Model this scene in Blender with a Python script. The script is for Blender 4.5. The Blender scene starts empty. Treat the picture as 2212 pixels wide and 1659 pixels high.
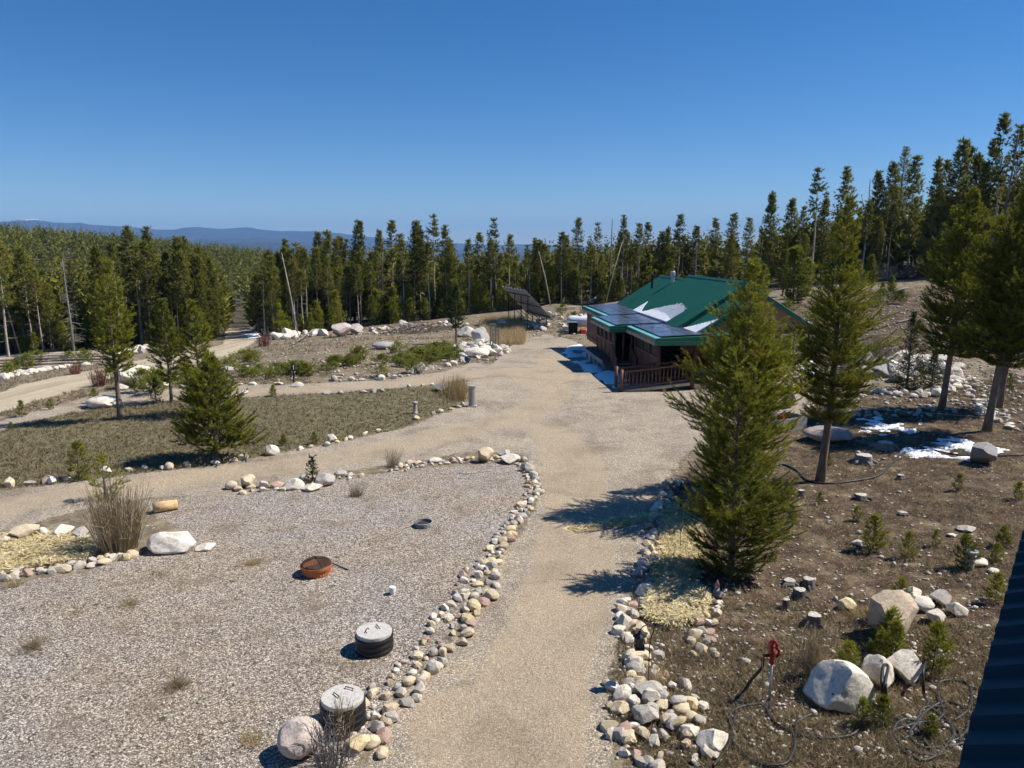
import bpy, bmesh, math, random
import numpy as np
from mathutils import Vector, Matrix

# ------------------------------------------------------------------ camera, sky, sun, exposure
scn = bpy.context.scene
COL = scn.collection
R = math.radians
CAM_H = 7.3
PITCH = R(10.16)
FOCAL = 770.0 / 1024.0            # focal length as a share of the picture width
cam_d = bpy.data.cameras.new('camera')
cam_d.sensor_width = 36.0
cam_d.lens = 36.0 * FOCAL
cam_d.clip_start = 0.1
cam_d.clip_end = 60000.0
cam = bpy.data.objects.new('camera', cam_d)
COL.objects.link(cam)
cam.location = (0, 0, CAM_H)
cam.rotation_euler = (R(90) - PITCH, 0, 0)
scn.camera = cam

SUN_EL, SUN_AZ = R(51.0), R(9.0)   # azimuth counted from +x towards +y
SUN_DIR = Vector((math.cos(SUN_EL) * math.cos(SUN_AZ), math.cos(SUN_EL) * math.sin(SUN_AZ), math.sin(SUN_EL)))
world = bpy.data.worlds.new('World')
scn.world = world
world.use_nodes = True
wn, wl = world.node_tree.nodes, world.node_tree.links
wn.clear()
sky = wn.new('ShaderNodeTexSky')
sky.sky_type = 'NISHITA'
sky.sun_disc = False
sky.sun_elevation = SUN_EL
sky.sun_rotation = R(90) - SUN_AZ
sky.altitude = 2000.0
sky.air_density = 1.0
sky.dust_density = 0.0
sky.ozone_density = 3.0
wbg = wn.new('ShaderNodeBackground')
wbg.inputs['Strength'].default_value = 0.08
wo = wn.new('ShaderNodeOutputWorld')
whs = wn.new('ShaderNodeHueSaturation')
whs.inputs['Saturation'].default_value = 1.33
wl.new(sky.outputs[0], whs.inputs['Color'])
wtint = wn.new('ShaderNodeMix')
wtint.data_type = 'RGBA'
wtint.blend_type = 'MULTIPLY'
wtint.inputs['Factor'].default_value = 1.0
wtint.inputs[7].default_value = (0.92, 0.975, 1.07, 1)
wl.new(whs.outputs[0], wtint.inputs[6])
wl.new(wtint.outputs[2], wbg.inputs['Color'])
wl.new(wbg.outputs[0], wo.inputs['Surface'])

sun_d = bpy.data.lights.new('sun', 'SUN')
sun_d.energy = 5.0
sun_d.angle = R(0.53)
sun_d.color = (1.0, 0.955, 0.88)
sun = bpy.data.objects.new('sun', sun_d)
COL.objects.link(sun)
sun.rotation_euler = SUN_DIR.to_track_quat('Z', 'Y').to_euler()
sun.location = (30, 0, 60)

scn.view_settings.view_transform = 'Standard'
scn.view_settings.look = 'None'
scn.view_settings.exposure = 0.33
scn.view_settings.gamma = 1.0
scn.view_settings.use_curve_mapping = False
scn.render.engine = 'CYCLES'
scn.cycles.max_bounces = 4
scn.cycles.diffuse_bounces = 2
scn.cycles.glossy_bounces = 2
scn.cycles.transmission_bounces = 2
scn.cycles.transparent_max_bounces = 4
scn.cycles.volume_bounces = 0
scn.cycles.caustics_reflective = False
scn.cycles.caustics_refractive = False
scn.cycles.sample_clamp_indirect = 4.0
scn.cycles.use_denoising = True
scn.cycles.use_adaptive_sampling = True
scn.cycles.adaptive_threshold = 0.02
scn.cycles.use_light_tree = False

# ------------------------------------------------------------------ small helpers
rng = np.random.default_rng(7)
random.seed(7)


def tag(o, label=None, cat=None, group=None, kind=None):
    if label: o['label'] = label
    if cat: o['category'] = cat
    if group: o['group'] = group
    if kind: o['kind'] = kind
    return o


def empty(name, loc=(0, 0, 0), rz=0.0, label=None, cat=None, group=None):
    o = bpy.data.objects.new(name, None)
    o.empty_display_size = 0.2
    COL.objects.link(o)
    o.location = loc
    o.rotation_euler = (0, 0, rz)
    return tag(o, label, cat, group)


def np_mesh(name, v, f, mat=None, col=None, smooth=False):
    """mesh data from arrays: v (n,3), f (m,3) or (m,4)"""
    v = np.ascontiguousarray(v, dtype=np.float32)
    f = np.ascontiguousarray(f, dtype=np.int32)
    m = bpy.data.meshes.new(name)
    k = f.shape[1]
    m.vertices.add(len(v))
    m.vertices.foreach_set('co', v.ravel())
    m.loops.add(f.size)
    m.loops.foreach_set('vertex_index', f.ravel())
    m.polygons.add(len(f))
    m.polygons.foreach_set('loop_start', np.arange(0, f.size, k, dtype=np.int32))
    m.polygons.foreach_set('loop_total', np.full(len(f), k, dtype=np.int32))
    if smooth:
        m.polygons.foreach_set('use_smooth', np.ones(len(f), dtype=bool))
    if mat: m.materials.append(mat)
    if col is not None:
        a = m.attributes.new('Col', 'FLOAT_COLOR', 'POINT')
        c = np.ones((len(v), 4), dtype=np.float32)
        c[:, :col.shape[1]] = col
        a.data.foreach_set('color', c.ravel())
    m.update()
    m.validate()
    return m


def link(name, mesh, parent=None, loc=None):
    o = bpy.data.objects.new(name, mesh)
    COL.objects.link(o)
    if parent is not None: o.parent = parent
    if loc is not None: o.location = loc
    return o


class MB:
    """collects boxes, tubes, lathes into one mesh"""
    def __init__(self):
        self.v, self.f = [], []

    def add(self, vs, fs):
        o = len(self.v)
        self.v.extend([tuple(p) for p in vs])
        self.f.extend([tuple(i + o for i in q) for q in fs])

    def box(self, x0, x1, y0, y1, z0, z1):
        self.add([(x0, y0, z0), (x1, y0, z0), (x1, y1, z0), (x0, y1, z0), (x0, y0, z1), (x1, y0, z1), (x1, y1, z1), (x0, y1, z1)],
                 [(0, 3, 2, 1), (4, 5, 6, 7), (0, 1, 5, 4), (1, 2, 6, 5), (2, 3, 7, 6), (3, 0, 4, 7)])
        return self

    def hexa(self, p):
        self.add(p, [(0, 3, 2, 1), (4, 5, 6, 7), (0, 1, 5, 4), (1, 2, 6, 5), (2, 3, 7, 6), (3, 0, 4, 7)])
        return self

    def bar(self, a, b, w, h=None):
        """square bar between two points"""
        h = h or w
        a, b = Vector(a), Vector(b)
        d = (b - a).normalized()
        up = Vector((0, 0, 1)) if abs(d.z) < 0.95 else Vector((0, 1, 0))
        s = d.cross(up).normalized() * (w / 2)
        u = s.cross(d).normalized() * (h / 2)
        self.hexa([a - s - u, a + s - u, b + s - u, b - s - u, a - s + u, a + s + u, b + s + u, b - s + u])
        return self

    def tube(self, pts, r, n=8, cap=True, ry=None):
        pts = [Vector(p) for p in pts]
        rs = r if isinstance(r, (list, tuple)) else [r] * len(pts)
        o = len(self.v)
        prev = None
        for i, p in enumerate(pts):
            d = (pts[min(i + 1, len(pts) - 1)] - pts[max(i - 1, 0)]).normalized()
            if prev is None:
                up = Vector((0, 0, 1)) if abs(d.z) < 0.9 else Vector((1, 0, 0))
                s = d.cross(up).normalized()
            else:
                s = (prev - d * prev.dot(d)).normalized()
            prev = s
            u = d.cross(s)
            for k in range(n):
                a = 2 * math.pi * k / n
                self.v.append(tuple(p + (s * math.cos(a) + u * math.sin(a)) * rs[i]))
        for i in range(len(pts) - 1):
            for k in range(n):
                k2 = (k + 1) % n
                self.f.append((o + i * n + k, o + i * n + k2, o + (i + 1) * n + k2, o + (i + 1) * n + k))
        if cap:
            self.f.append(tuple(o + k for k in range(n))[::-1])
            self.f.append(tuple(o + (len(pts) - 1) * n + k for k in range(n)))
        return self

    def lathe(self, prof, n=24, c=(0, 0, 0), cap0=True, cap1=True, mod=None):
        o = len(self.v)
        for (r, z) in prof:
            for k in range(n):
                a = 2 * math.pi * k / n
                rr = r if mod is None else r * mod(a, z)
                self.v.append((c[0] + rr * math.cos(a), c[1] + rr * math.sin(a), c[2] + z))
        for i in range(len(prof) - 1):
            for k in range(n):
                k2 = (k + 1) % n
                self.f.append((o + i * n + k, o + i * n + k2, o + (i + 1) * n + k2, o + (i + 1) * n + k))
        if cap0: self.f.append(tuple(o + k for k in range(n))[::-1])
        if cap1: self.f.append(tuple(o + (len(prof) - 1) * n + k for k in range(n)))
        return self

    def mesh(self, name, mat, smooth=False, bevel=0.0):
        m = bpy.data.meshes.new(name)
        m.from_pydata(self.v, [], self.f)
        if bevel > 0:
            bm = bmesh.new()
            bm.from_mesh(m)
            bmesh.ops.bevel(bm, geom=[e for e in bm.edges if e.calc_face_angle(0) > 0.5], offset=bevel, segments=1, affect='EDGES')
            bm.to_mesh(m)
            bm.free()
        if smooth:
            m.shade_smooth() if hasattr(m, 'shade_smooth') else None
            for p in m.polygons: p.use_smooth = True
        m.materials.append(mat)
        m.update()
        return m

    def build(self, name, mat, parent=None, loc=None, smooth=False, bevel=0.0):
        return link(name, self.mesh(name, mat, smooth, bevel), parent, loc)


# ------------------------------------------------------------------ noise and terrain
def _hash(ix, iy, seed):
    h = (ix.astype(np.int64) * 374761393 + iy.astype(np.int64) * 668265263 + seed * 974711) & 0x7fffffff
    h = ((h ^ (h >> 13)) * 1274126177) & 0x7fffffff
    return ((h ^ (h >> 16)) & 0xffff) / 65535.0


def vnoise(x, y, seed=0):
    x, y = np.asarray(x, float), np.asarray(y, float)
    ix, iy = np.floor(x), np.floor(y)
    fx, fy = x - ix, y - iy
    fx, fy = fx * fx * (3 - 2 * fx), fy * fy * (3 - 2 * fy)
    a, b = _hash(ix, iy, seed), _hash(ix + 1, iy, seed)
    c, d = _hash(ix, iy + 1, seed), _hash(ix + 1, iy + 1, seed)
    return (a * (1 - fx) + b * fx) * (1 - fy) + (c * (1 - fx) + d * fx) * fy


def fbm(x, y, seed=0, oct=4):
    s, a, t = 0.0, 0.5, 0.0
    for i in range(oct):
        s = s + a * vnoise(x * 2 ** i, y * 2 ** i, seed + i)
        t += a
        a *= 0.5
    return s / t


def sstep(a, b, x):
    t = np.clip((x - a) / (b - a), 0, 1)
    return t * t * (3 - 2 * t)


def H(x, y):
    """height of the ground"""
    x, y = np.asarray(x, float), np.asarray(y, float)
    r = np.hypot(x, y)
    yy = np.maximum(y, 0)
    z = -0.03 * np.maximum(yy - 45, 0)
    z = z - 0.07 * np.clip(-x - 12, 0, 60) * sstep(15, 60, yy)
    hill = 6.6 * (1 - np.exp(-np.maximum(x - 10 + 0.03 * (yy - 45), 0) / 24.0)) * sstep(25, 78, yy)
    hill = hill + 0.045 * np.maximum(x - 8, 0) * (1 - sstep(25, 78, yy)) * sstep(6, 16, yy)
    z = z + hill + 0.05 * np.maximum(x - 10, 0) * sstep(80, 160, yy) * (1 - sstep(200, 600, r))
    z = z + np.interp(x, [-14, -11, 0, 5, 13, 18.5, 27], [0, 0.1, 1.3, 2.1, 1.4, 0.7, 0]) * sstep(58, 86, yy)
    z = z - 0.05 * np.clip(yy - 100, 0, 300) * (1 - sstep(15, 40, x))
    phi = np.degrees(np.arctan2(x, np.maximum(yy, 1e-3)))
    far = np.interp(phi, [-60, -33, -26, -18, -13, -8, 0, 15, 30, 60], [14, 8, 3.5, -4, -9, -26, -40, -30, 20, 30])
    k = sstep(140, 430, r)
    z = z * (1 - k) + far * k
    z = z - 170 * sstep(500, 2600, r)
    m = (1 - sstep(200, 500, r))
    z = z + m * (0.22 * (fbm(x * 0.12, y * 0.12, 3, 3) - 0.5) * sstep(16, 40, r) + 0.05 * (fbm(x * 0.9, y * 0.9, 9, 3) - 0.5))
    return z


def ray(u, v):
    """direction through a point of the photograph, in its 2212 x 1659 view"""
    a = (u - 1106.0) / (2212 * FOCAL)
    b = (829.5 - v) / (2212 * FOCAL)
    c, s = math.cos(PITCH), math.sin(PITCH)
    return Vector((a, c + b * s, -s + b * c))


def gp(u, v, tmax=420.0):
    """the place on the ground seen at that point"""
    d = ray(u, v)
    lo, hi = 4.0, tmax
    for k in range(3):
        T = np.geomspace(lo, hi, 300 if k == 0 else 24)
        below = CAM_H + d.z * T < H(d.x * T, d.y * T)
        i = int(np.argmax(below)) if below.any() else len(T) - 1
        lo, hi = float(T[max(0, i - 1)]), float(T[i])
    p = d * hi
    return Vector((p.x, p.y, float(H(p.x, p.y))))


def gz(x, y):
    return float(H(x, y))


def depth(p):
    return p.y * math.cos(PITCH) + (CAM_H - p.z) * math.sin(PITCH)


def mpp(p):
    """metres for one unit of the 2212 wide view at that place"""
    return depth(p) / (2212 * FOCAL)


def height_to(p, v):
    """height above p of a vertical thing whose top is seen at row v"""
    b = (829.5 - v) / (2212 * FOCAL)
    c, s = math.cos(PITCH), math.sin(PITCH)
    return CAM_H + p.y * (-s + b * c) / (c + b * s) - p.z

# ------------------------------------------------------------------ materials
def newmat(name):
    m = bpy.data.materials.new(name)
    m.use_nodes = True
    nt = m.node_tree
    nt.nodes.clear()
    out = nt.nodes.new('ShaderNodeOutputMaterial')
    bs = nt.nodes.new('ShaderNodeBsdfPrincipled')
    nt.links.new(bs.outputs[0], out.inputs['Surface'])
    return m, nt, bs, out


def nd(nt, t, **kw):
    n = nt.nodes.new(t)
    for k, v in kw.items():
        if hasattr(n, k): setattr(n, k, v)
        else: n.inputs[k].default_value = v
    return n


def mixc(nt, a, b, fac, mode='MIX'):
    n = nt.nodes.new('ShaderNodeMix')
    n.data_type = 'RGBA'
    n.blend_type = mode
    for sock, val in ((n.inputs['Factor'], fac), (n.inputs[6], a), (n.inputs[7], b)):
        if hasattr(val, 'is_output') or isinstance(val, bpy.types.NodeSocket): nt.links.new(val, sock)
        elif isinstance(val, (int, float)): sock.default_value = val
        else: sock.default_value = (*val, 1.0)
    return n.outputs[2]


def mth(nt, op, a, b=0.0, clamp=False):
    n = nt.nodes.new('ShaderNodeMath')
    n.operation = op
    n.use_clamp = clamp
    for i, val in enumerate((a, b)):
        if isinstance(val, bpy.types.NodeSocket): nt.links.new(val, n.inputs[i])
        else: n.inputs[i].default_value = val
    return n.outputs[0]


def ramp(nt, fac, stops):
    n = nt.nodes.new('ShaderNodeValToRGB')
    e = n.color_ramp.elements
    while len(e) > 1: e.remove(e[-1])
    e[0].position = stops[0][0]
    e[0].color = (*stops[0][1], 1)
    for p, c in stops[1:]:
        q = e.new(p)
        q.color = (*c, 1)
    nt.links.new(fac, n.inputs[0])
    return n.outputs[0]


def noise(nt, co, scale, detail=4.0, rough=0.55, out=0, dist=0.0):
    n = nt.nodes.new('ShaderNodeTexNoise')
    n.inputs['Scale'].default_value = scale
    n.inputs['Detail'].default_value = detail
    n.inputs['Roughness'].default_value = rough
    n.inputs['Distortion'].default_value = dist
    if co is not None: nt.links.new(co, n.inputs['Vector'])
    return n.outputs[out]


def simple(name, color, rough=0.7, metal=0.0, var=0.25, scale=8.0, bump=0.0, bscale=40.0, spec=0.3, stretch=None):
    """principled material with uneven colour and optional fine relief"""
    m, nt, bs, out = newmat(name)
    co = nt.nodes.new('ShaderNodeTexCoord').outputs['Object']
    if stretch:
        mp = nt.nodes.new('ShaderNodeMapping')
        mp.inputs['Scale'].default_value = stretch
        nt.links.new(co, mp.inputs['Vector'])
        co = mp.outputs[0]
    n = noise(nt, co, scale, 6)
    c1 = tuple(min(1, c * (1 - var)) for c in color)
    c2 = tuple(min(1, c * (1 + var)) for c in color)
    nt.links.new(ramp(nt, n, [(0.3, c1), (0.7, c2)]), bs.inputs['Base Color'])
    bs.inputs['Roughness'].default_value = rough
    bs.inputs['Metallic'].default_value = metal
    bs.inputs['Specular IOR Level'].default_value = spec
    if bump:
        b = nt.nodes.new('ShaderNodeBump')
        b.inputs['Strength'].default_value = bump
        b.inputs['Distance'].default_value = 0.02
        nt.links.new(noise(nt, co, bscale, 5), b.inputs['Height'])
        nt.links.new(b.outputs[0], bs.inputs['Normal'])
    return m


def ground_material():
    m, nt, bs, out = newmat('ground')
    co = nt.nodes.new('ShaderNodeTexCoord').outputs['Object']
    za = nd(nt, 'ShaderNodeAttribute', attribute_name='ZoneA')
    zb = nd(nt, 'ShaderNodeAttribute', attribute_name='ZoneB')
    sa = nt.nodes.new('ShaderNodeSeparateColor'); nt.links.new(za.outputs['Color'], sa.inputs[0])
    sb = nt.nodes.new('ShaderNodeSeparateColor'); nt.links.new(zb.outputs['Color'], sb.inputs[0])
    big = noise(nt, co, 0.22, 5, 0.6)
    mid = noise(nt, co, 1.5, 8, 0.68)
    mid2 = noise(nt, co, 4.5, 8, 0.7, dist=0.6)
    fine = noise(nt, co, 22.0, 4, 0.7)
    def vor(scale):
        n = nt.nodes.new('ShaderNodeTexVoronoi')
        n.inputs['Scale'].default_value = scale
        nt.links.new(co, n.inputs['Vector'])
        s = nt.nodes.new('ShaderNodeSeparateColor')
        nt.links.new(n.outputs['Color'], s.inputs[0])
        return s.outputs[0], n.outputs['Distance'], s.outputs[1]
    v1, d1, t1 = vor(37.0)
    v2, d2, t2 = vor(9.0)
    # forest duff: dark needles, reddish brown, dry grass
    duff = ramp(nt, mid, [(0.33, (0.055, 0.036, 0.024)), (0.46, (0.095, 0.064, 0.042)), (0.56, (0.155, 0.112, 0.072)), (0.70, (0.28, 0.22, 0.14))])
    duff = mixc(nt, duff, ramp(nt, mid2, [(0.35, (0.45, 0.45, 0.45)), (0.65, (1.35, 1.3, 1.2))]), 0.8, 'MULTIPLY')
    meadow = ramp(nt, mid, [(0.3, (0.125, 0.095, 0.068)), (0.5, (0.24, 0.192, 0.135)), (0.68, (0.37, 0.31, 0.21))])
    meadow = mixc(nt, meadow, ramp(nt, mid2, [(0.35, (0.5, 0.5, 0.5)), (0.65, (1.3, 1.28, 1.2))]), 0.8, 'MULTIPLY')
    # pale chips of stone lying in the soil
    chips = mth(nt, 'MULTIPLY', mth(nt, 'GREATER_THAN', v2, 0.965), mth(nt, 'LESS_THAN', d2, 0.38))
    grit = mth(nt, 'GREATER_THAN', v1, 0.9)
    def speck(c):
        c = mixc(nt, c, (0.52, 0.47, 0.40), mth(nt, 'MULTIPLY', grit, 0.28))
        return mixc(nt, c, (0.60, 0.56, 0.49), mth(nt, 'MULTIPLY', chips, 0.8))
    duff, meadow = speck(duff), speck(meadow)
    # gravel: every chip its own grey, pink or tan
    gcol = ramp(nt, v1, [(0.0, (0.12, 0.105, 0.095)), (0.25, (0.30, 0.27, 0.245)), (0.55, (0.45, 0.41, 0.37)), (0.85, (0.66, 0.61, 0.55)), (1.0, (0.85, 0.80, 0.73))])
    gcol = mixc(nt, gcol, ramp(nt, fine, [(0.3, (0.55, 0.53, 0.51)), (0.7, (1.3, 1.28, 1.26))]), 0.8, 'MULTIPLY')
    gcol = mixc(nt, gcol, ramp(nt, d1, [(0.30, (1.22, 1.2, 1.18)), (0.66, (0.42, 0.40, 0.39))]), 0.8, 'MULTIPLY')
    warm = mixc(nt, (0.97, 0.955, 0.95), (0.98, 0.92, 0.80), ramp(nt, big, [(0.40, (0, 0, 0)), (0.60, (1, 1, 1))]))
    gravel = mixc(nt, gcol, warm, 1.0, 'MULTIPLY')
    dcol = mixc(nt, gcol, (1.06, 0.99, 0.87), 1.0, 'MULTIPLY')
    bare = mixc(nt, (0.36, 0.285, 0.195), (0.27, 0.205, 0.135), mid2)
    bare = mixc(nt, bare, (0.55, 0.48, 0.38), mth(nt, 'MULTIPLY', grit, 0.5))
    drive = mixc(nt, mixc(nt, dcol, (0.40, 0.345, 0.27), 0.35), bare, ramp(nt, mid, [(0.54, (0, 0, 0)), (0.72, (0.7, 0.7, 0.7))]))
    track = mixc(nt, mixc(nt, (0.50, 0.405, 0.285), (0.38, 0.30, 0.205), mid2), dcol, mth(nt, 'MULTIPLY', mid, 0.5))
    track = mixc(nt, track, ramp(nt, fine, [(0.3, (0.72, 0.72, 0.72)), (0.7, (1.2, 1.2, 1.2))]), 0.9, 'MULTIPLY')
    lawn = ramp(nt, mid2, [(0.30, (0.085, 0.072, 0.045)), (0.5, (0.165, 0.145, 0.088)), (0.72, (0.29, 0.25, 0.155))])
    lawn = mixc(nt, lawn, ramp(nt, mid, [(0.4, (0.85, 0.80, 0.75)), (0.6, (1.08, 1.1, 1.0))]), 1.0, 'MULTIPLY')
    mp = nt.nodes.new('ShaderNodeMapping')
    mp.inputs['Rotation'].default_value = (0, 0, R(38))
    mp.inputs['Scale'].default_value = (1.3, 0.12, 1)
    nt.links.new(co, mp.inputs['Vector'])
    streak = noise(nt, mp.outputs[0], 1.0, 5)
    road = ramp(nt, streak, [(0.35, (0.43, 0.345, 0.235)), (0.62, (0.56, 0.47, 0.34))])
    road = mixc(nt, road, ramp(nt, mid2, [(0.3, (0.82, 0.82, 0.82)), (0.7, (1.12, 1.12, 1.12))]), 1.0, 'MULTIPLY')
    straw = ramp(nt, mid2, [(0.3, (0.50, 0.39, 0.19)), (0.7, (0.78, 0.66, 0.40))])
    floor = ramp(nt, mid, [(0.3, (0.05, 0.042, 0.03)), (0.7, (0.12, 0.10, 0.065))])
    # darker trodden and paler dusty patches on the drive
    patch = ramp(nt, noise(nt, co, 0.55, 6, 0.6, dist=0.8), [(0.32, (0.72, 0.70, 0.68)), (0.5, (1.0, 1.0, 1.0)), (0.68, (1.16, 1.13, 1.08))])
    drive = mixc(nt, drive, patch, 1.0, 'MULTIPLY')
    track = mixc(nt, track, patch, 0.6, 'MULTIPLY')
    v3, d3, t3 = vor(1.3)
    spot = mth(nt, 'MULTIPLY', mth(nt, 'GREATER_THAN', v3, 0.55), mth(nt, 'LESS_THAN', mth(nt, 'ADD', d3, mth(nt, 'MULTIPLY', fine, 0.10)), 0.135))
    gravel = mixc(nt, gravel, (0.075, 0.065, 0.045), mth(nt, 'MULTIPLY', spot, 0.8))
    soil = ramp(nt, noise(nt, co, 0.9, 7, 0.7), [(0.54, (0, 0, 0)), (0.68, (0.75, 0.75, 0.75))])
    gravel = mixc(nt, gravel, mixc(nt, (0.23, 0.185, 0.13), (0.14, 0.105, 0.07), mid2), soil)
    def edge(w):
        q = mth(nt, 'ADD', w, mth(nt, 'MULTIPLY', mth(nt, 'SUBTRACT', mid2, 0.5), 0.9))
        return ramp(nt, q, [(0.42, (0, 0, 0)), (0.6, (1, 1, 1))])
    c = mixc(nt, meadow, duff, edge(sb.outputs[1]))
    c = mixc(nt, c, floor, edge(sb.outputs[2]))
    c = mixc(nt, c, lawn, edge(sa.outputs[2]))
    c = mixc(nt, c, gravel, edge(sa.outputs[0]))
    c = mixc(nt, c, drive, edge(sa.outputs[1]))
    c = mixc(nt, c, track, edge(za.outputs['Alpha']))
    c = mixc(nt, c, road, edge(sb.outputs[0]))
    c = mixc(nt, c, straw, edge(zb.outputs['Alpha']))
    nt.links.new(c, bs.inputs['Base Color'])
    bs.inputs['Roughness'].default_value = 0.95
    bs.inputs['Specular IOR Level'].default_value = 0.1
    b = nt.nodes.new('ShaderNodeBump')
    b.inputs['Strength'].default_value = 0.75
    b.inputs['Distance'].default_value = 0.03
    h = mth(nt, 'ADD', mth(nt, 'MULTIPLY', d1, -0.6), mth(nt, 'ADD', mth(nt, 'MULTIPLY', mid2, 2.2), fine))
    nt.links.new(h, b.inputs['Height'])
    nt.links.new(b.outputs[0], bs.inputs['Normal'])
    return m


def rock_material():
    m, nt, bs, out = newmat('rock')
    co = nt.nodes.new('ShaderNodeTexCoord').outputs['Object']
    oi = nt.nodes.new('ShaderNodeObjectInfo')
    ad = nt.nodes.new('ShaderNodeVectorMath'); ad.operation = 'ADD'
    sc = nt.nodes.new('ShaderNodeVectorMath'); sc.operation = 'SCALE'
    cx = nt.nodes.new('ShaderNodeCombineXYZ')
    nt.links.new(mth(nt, 'MULTIPLY', oi.outputs['Random'], 40.0), cx.inputs[0])
    nt.links.new(co, ad.inputs[0]); nt.links.new(cx.outputs[0], ad.inputs[1])
    p = ad.outputs[0]
    n1 = noise(nt, p, 2.2, 6, 0.62)
    n2 = noise(nt, p, 14.0, 5, 0.7)
    n3 = noise(nt, p, 1.1, 4, 0.6, dist=1.0)
    c = mixc(nt, oi.outputs['Color'], (0.36, 0.28, 0.19), ramp(nt, n1, [(0.52, (0, 0, 0)), (0.75, (0.6, 0.6, 0.6))]))
    c = mixc(nt, c, (0.17, 0.155, 0.14), ramp(nt, n3, [(0.58, (0, 0, 0)), (0.76, (0.5, 0.5, 0.5))]))
    c = mixc(nt, c, ramp(nt, n2, [(0.30, (0.55, 0.53, 0.5)), (0.5, (1, 1, 1)), (0.72, (1.22, 1.2, 1.17))]), 0.85, 'MULTIPLY')
    nt.links.new(c, bs.inputs['Base Color'])
    bs.inputs['Roughness'].default_value = 0.9
    bs.inputs['Specular IOR Level'].default_value = 0.2
    b = nt.nodes.new('ShaderNodeBump')
    b.inputs['Strength'].default_value = 0.5
    b.inputs['Distance'].default_value = 0.04
    nt.links.new(noise(nt, p, 7.0, 7, 0.7), b.inputs['Height'])
    nt.links.new(b.outputs[0], bs.inputs['Normal'])
    return m


def leaf_material(name, dark, light, trans=0.3, back=0.0):
    m = bpy.data.materials.new(name)
    m.use_nodes = True
    nt = m.node_tree
    nt.nodes.clear()
    out = nt.nodes.new('ShaderNodeOutputMaterial')
    at = nd(nt, 'ShaderNodeAttribute', attribute_name='Col')
    sp = nt.nodes.new('ShaderNodeSeparateColor'); nt.links.new(at.outputs['Color'], sp.inputs[0])
    oi = nt.nodes.new('ShaderNodeObjectInfo')
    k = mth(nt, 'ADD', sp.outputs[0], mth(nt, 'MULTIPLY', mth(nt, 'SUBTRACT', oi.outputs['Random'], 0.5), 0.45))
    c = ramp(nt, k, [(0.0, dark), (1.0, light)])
    dif = nt.nodes.new('ShaderNodeBsdfDiffuse'); nt.links.new(c, dif.inputs[0])
    tr = nt.nodes.new('ShaderNodeBsdfTranslucent'); nt.links.new(c, tr.inputs[0])
    mx = nt.nodes.new('ShaderNodeMixShader'); mx.inputs[0].default_value = trans
    nt.links.new(dif.outputs[0], mx.inputs[1]); nt.links.new(tr.outputs[0], mx.inputs[2])
    nt.links.new(mx.outputs[0], out.inputs[0])
    return m


M = {}
M['ground'] = ground_material()
M['rock'] = rock_material()
M['needle'] = leaf_material('pine_needles', (0.045, 0.066, 0.013), (0.38, 0.375, 0.052), 0.32)
M['needle_far'] = leaf_material('forest_needles', (0.046, 0.066, 0.016), (0.32, 0.305, 0.062), 0.32)
M['needle_dark'] = leaf_material('spruce_needles', (0.018, 0.034, 0.014), (0.09, 0.12, 0.035), 0.2)
M['shrub'] = leaf_material('low_shrub_leaves', (0.09, 0.115, 0.022), (0.36, 0.37, 0.075), 0.3)
M['drygrass'] = leaf_material('dry_grass', (0.14, 0.105, 0.06), (0.44, 0.36, 0.22), 0.25)
M['palegrass'] = leaf_material('pale_tall_grass', (0.34, 0.25, 0.12), (0.64, 0.50, 0.27), 0.3)
M['strawm'] = leaf_material('straw', (0.55, 0.43, 0.20), (0.95, 0.85, 0.58), 0.2)
M['twig'] = simple('dry_twigs', (0.36, 0.285, 0.165), 0.9, var=0.35, scale=5)
M['redtwig'] = simple('reddish_twigs', (0.28, 0.13, 0.095), 0.9, var=0.3, scale=5)
M['greytwig'] = simple('grey_twigs', (0.27, 0.245, 0.22), 0.9, var=0.3, scale=5)
M['bark'] = simple('pine_bark', (0.19, 0.15, 0.115), 0.95, var=0.35, scale=9, bump=0.6, bscale=22, spec=0.1, stretch=(1, 1, 0.3))
M['palebark'] = simple('pale_lodgepole_bark', (0.44, 0.375, 0.30), 0.95, var=0.35, scale=5, bump=0.4, bscale=18, spec=0.1, stretch=(1, 1, 0.25))
M['deadwood'] = simple('weathered_dead_wood', (0.25, 0.225, 0.20), 0.95, var=0.35, scale=7, bump=0.6, bscale=24, spec=0.1, stretch=(1, 1, 0.2))
M['stump'] = simple('charred_grey_stump_wood', (0.13, 0.12, 0.11), 0.95, var=0.55, scale=8, bump=0.8, bscale=20, spec=0.1, stretch=(1, 1, 0.25))
M['cutwood'] = simple('weathered_cut_wood', (0.50, 0.46, 0.40), 0.9, var=0.3, scale=14, bump=0.3)
M['freshcut'] = simple('fresh_cut_wood', (0.62, 0.42, 0.21), 0.85, var=0.3, scale=10)
M['logbark'] = simple('felled_log_bark', (0.33, 0.275, 0.23), 0.95, var=0.45, scale=3, bump=0.5, spec=0.1, stretch=(0.3, 1, 1))
M['stain'] = simple('red_brown_log_stain', (0.135, 0.056, 0.036), 0.55, var=0.3, scale=6, bump=0.25, bscale=14, spec=0.4)
M['stain_dark'] = simple('dark_brown_deck_boards', (0.10, 0.05, 0.032), 0.7, var=0.3, scale=6)
M['greywood'] = simple('weathered_grey_boards', (0.34, 0.315, 0.28), 0.9, var=0.3, scale=4, bump=0.5, bscale=20, stretch=(0.3, 1, 4))
M['newwood'] = simple('new_yellow_lumber', (0.60, 0.46, 0.26), 0.8, var=0.2, scale=4)
M['tan'] = simple('tan_painted_siding', (0.33, 0.235, 0.15), 0.8, var=0.08, scale=3)
M['white'] = simple('white_paint', (0.78, 0.78, 0.76), 0.45, var=0.06, scale=3)
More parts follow.
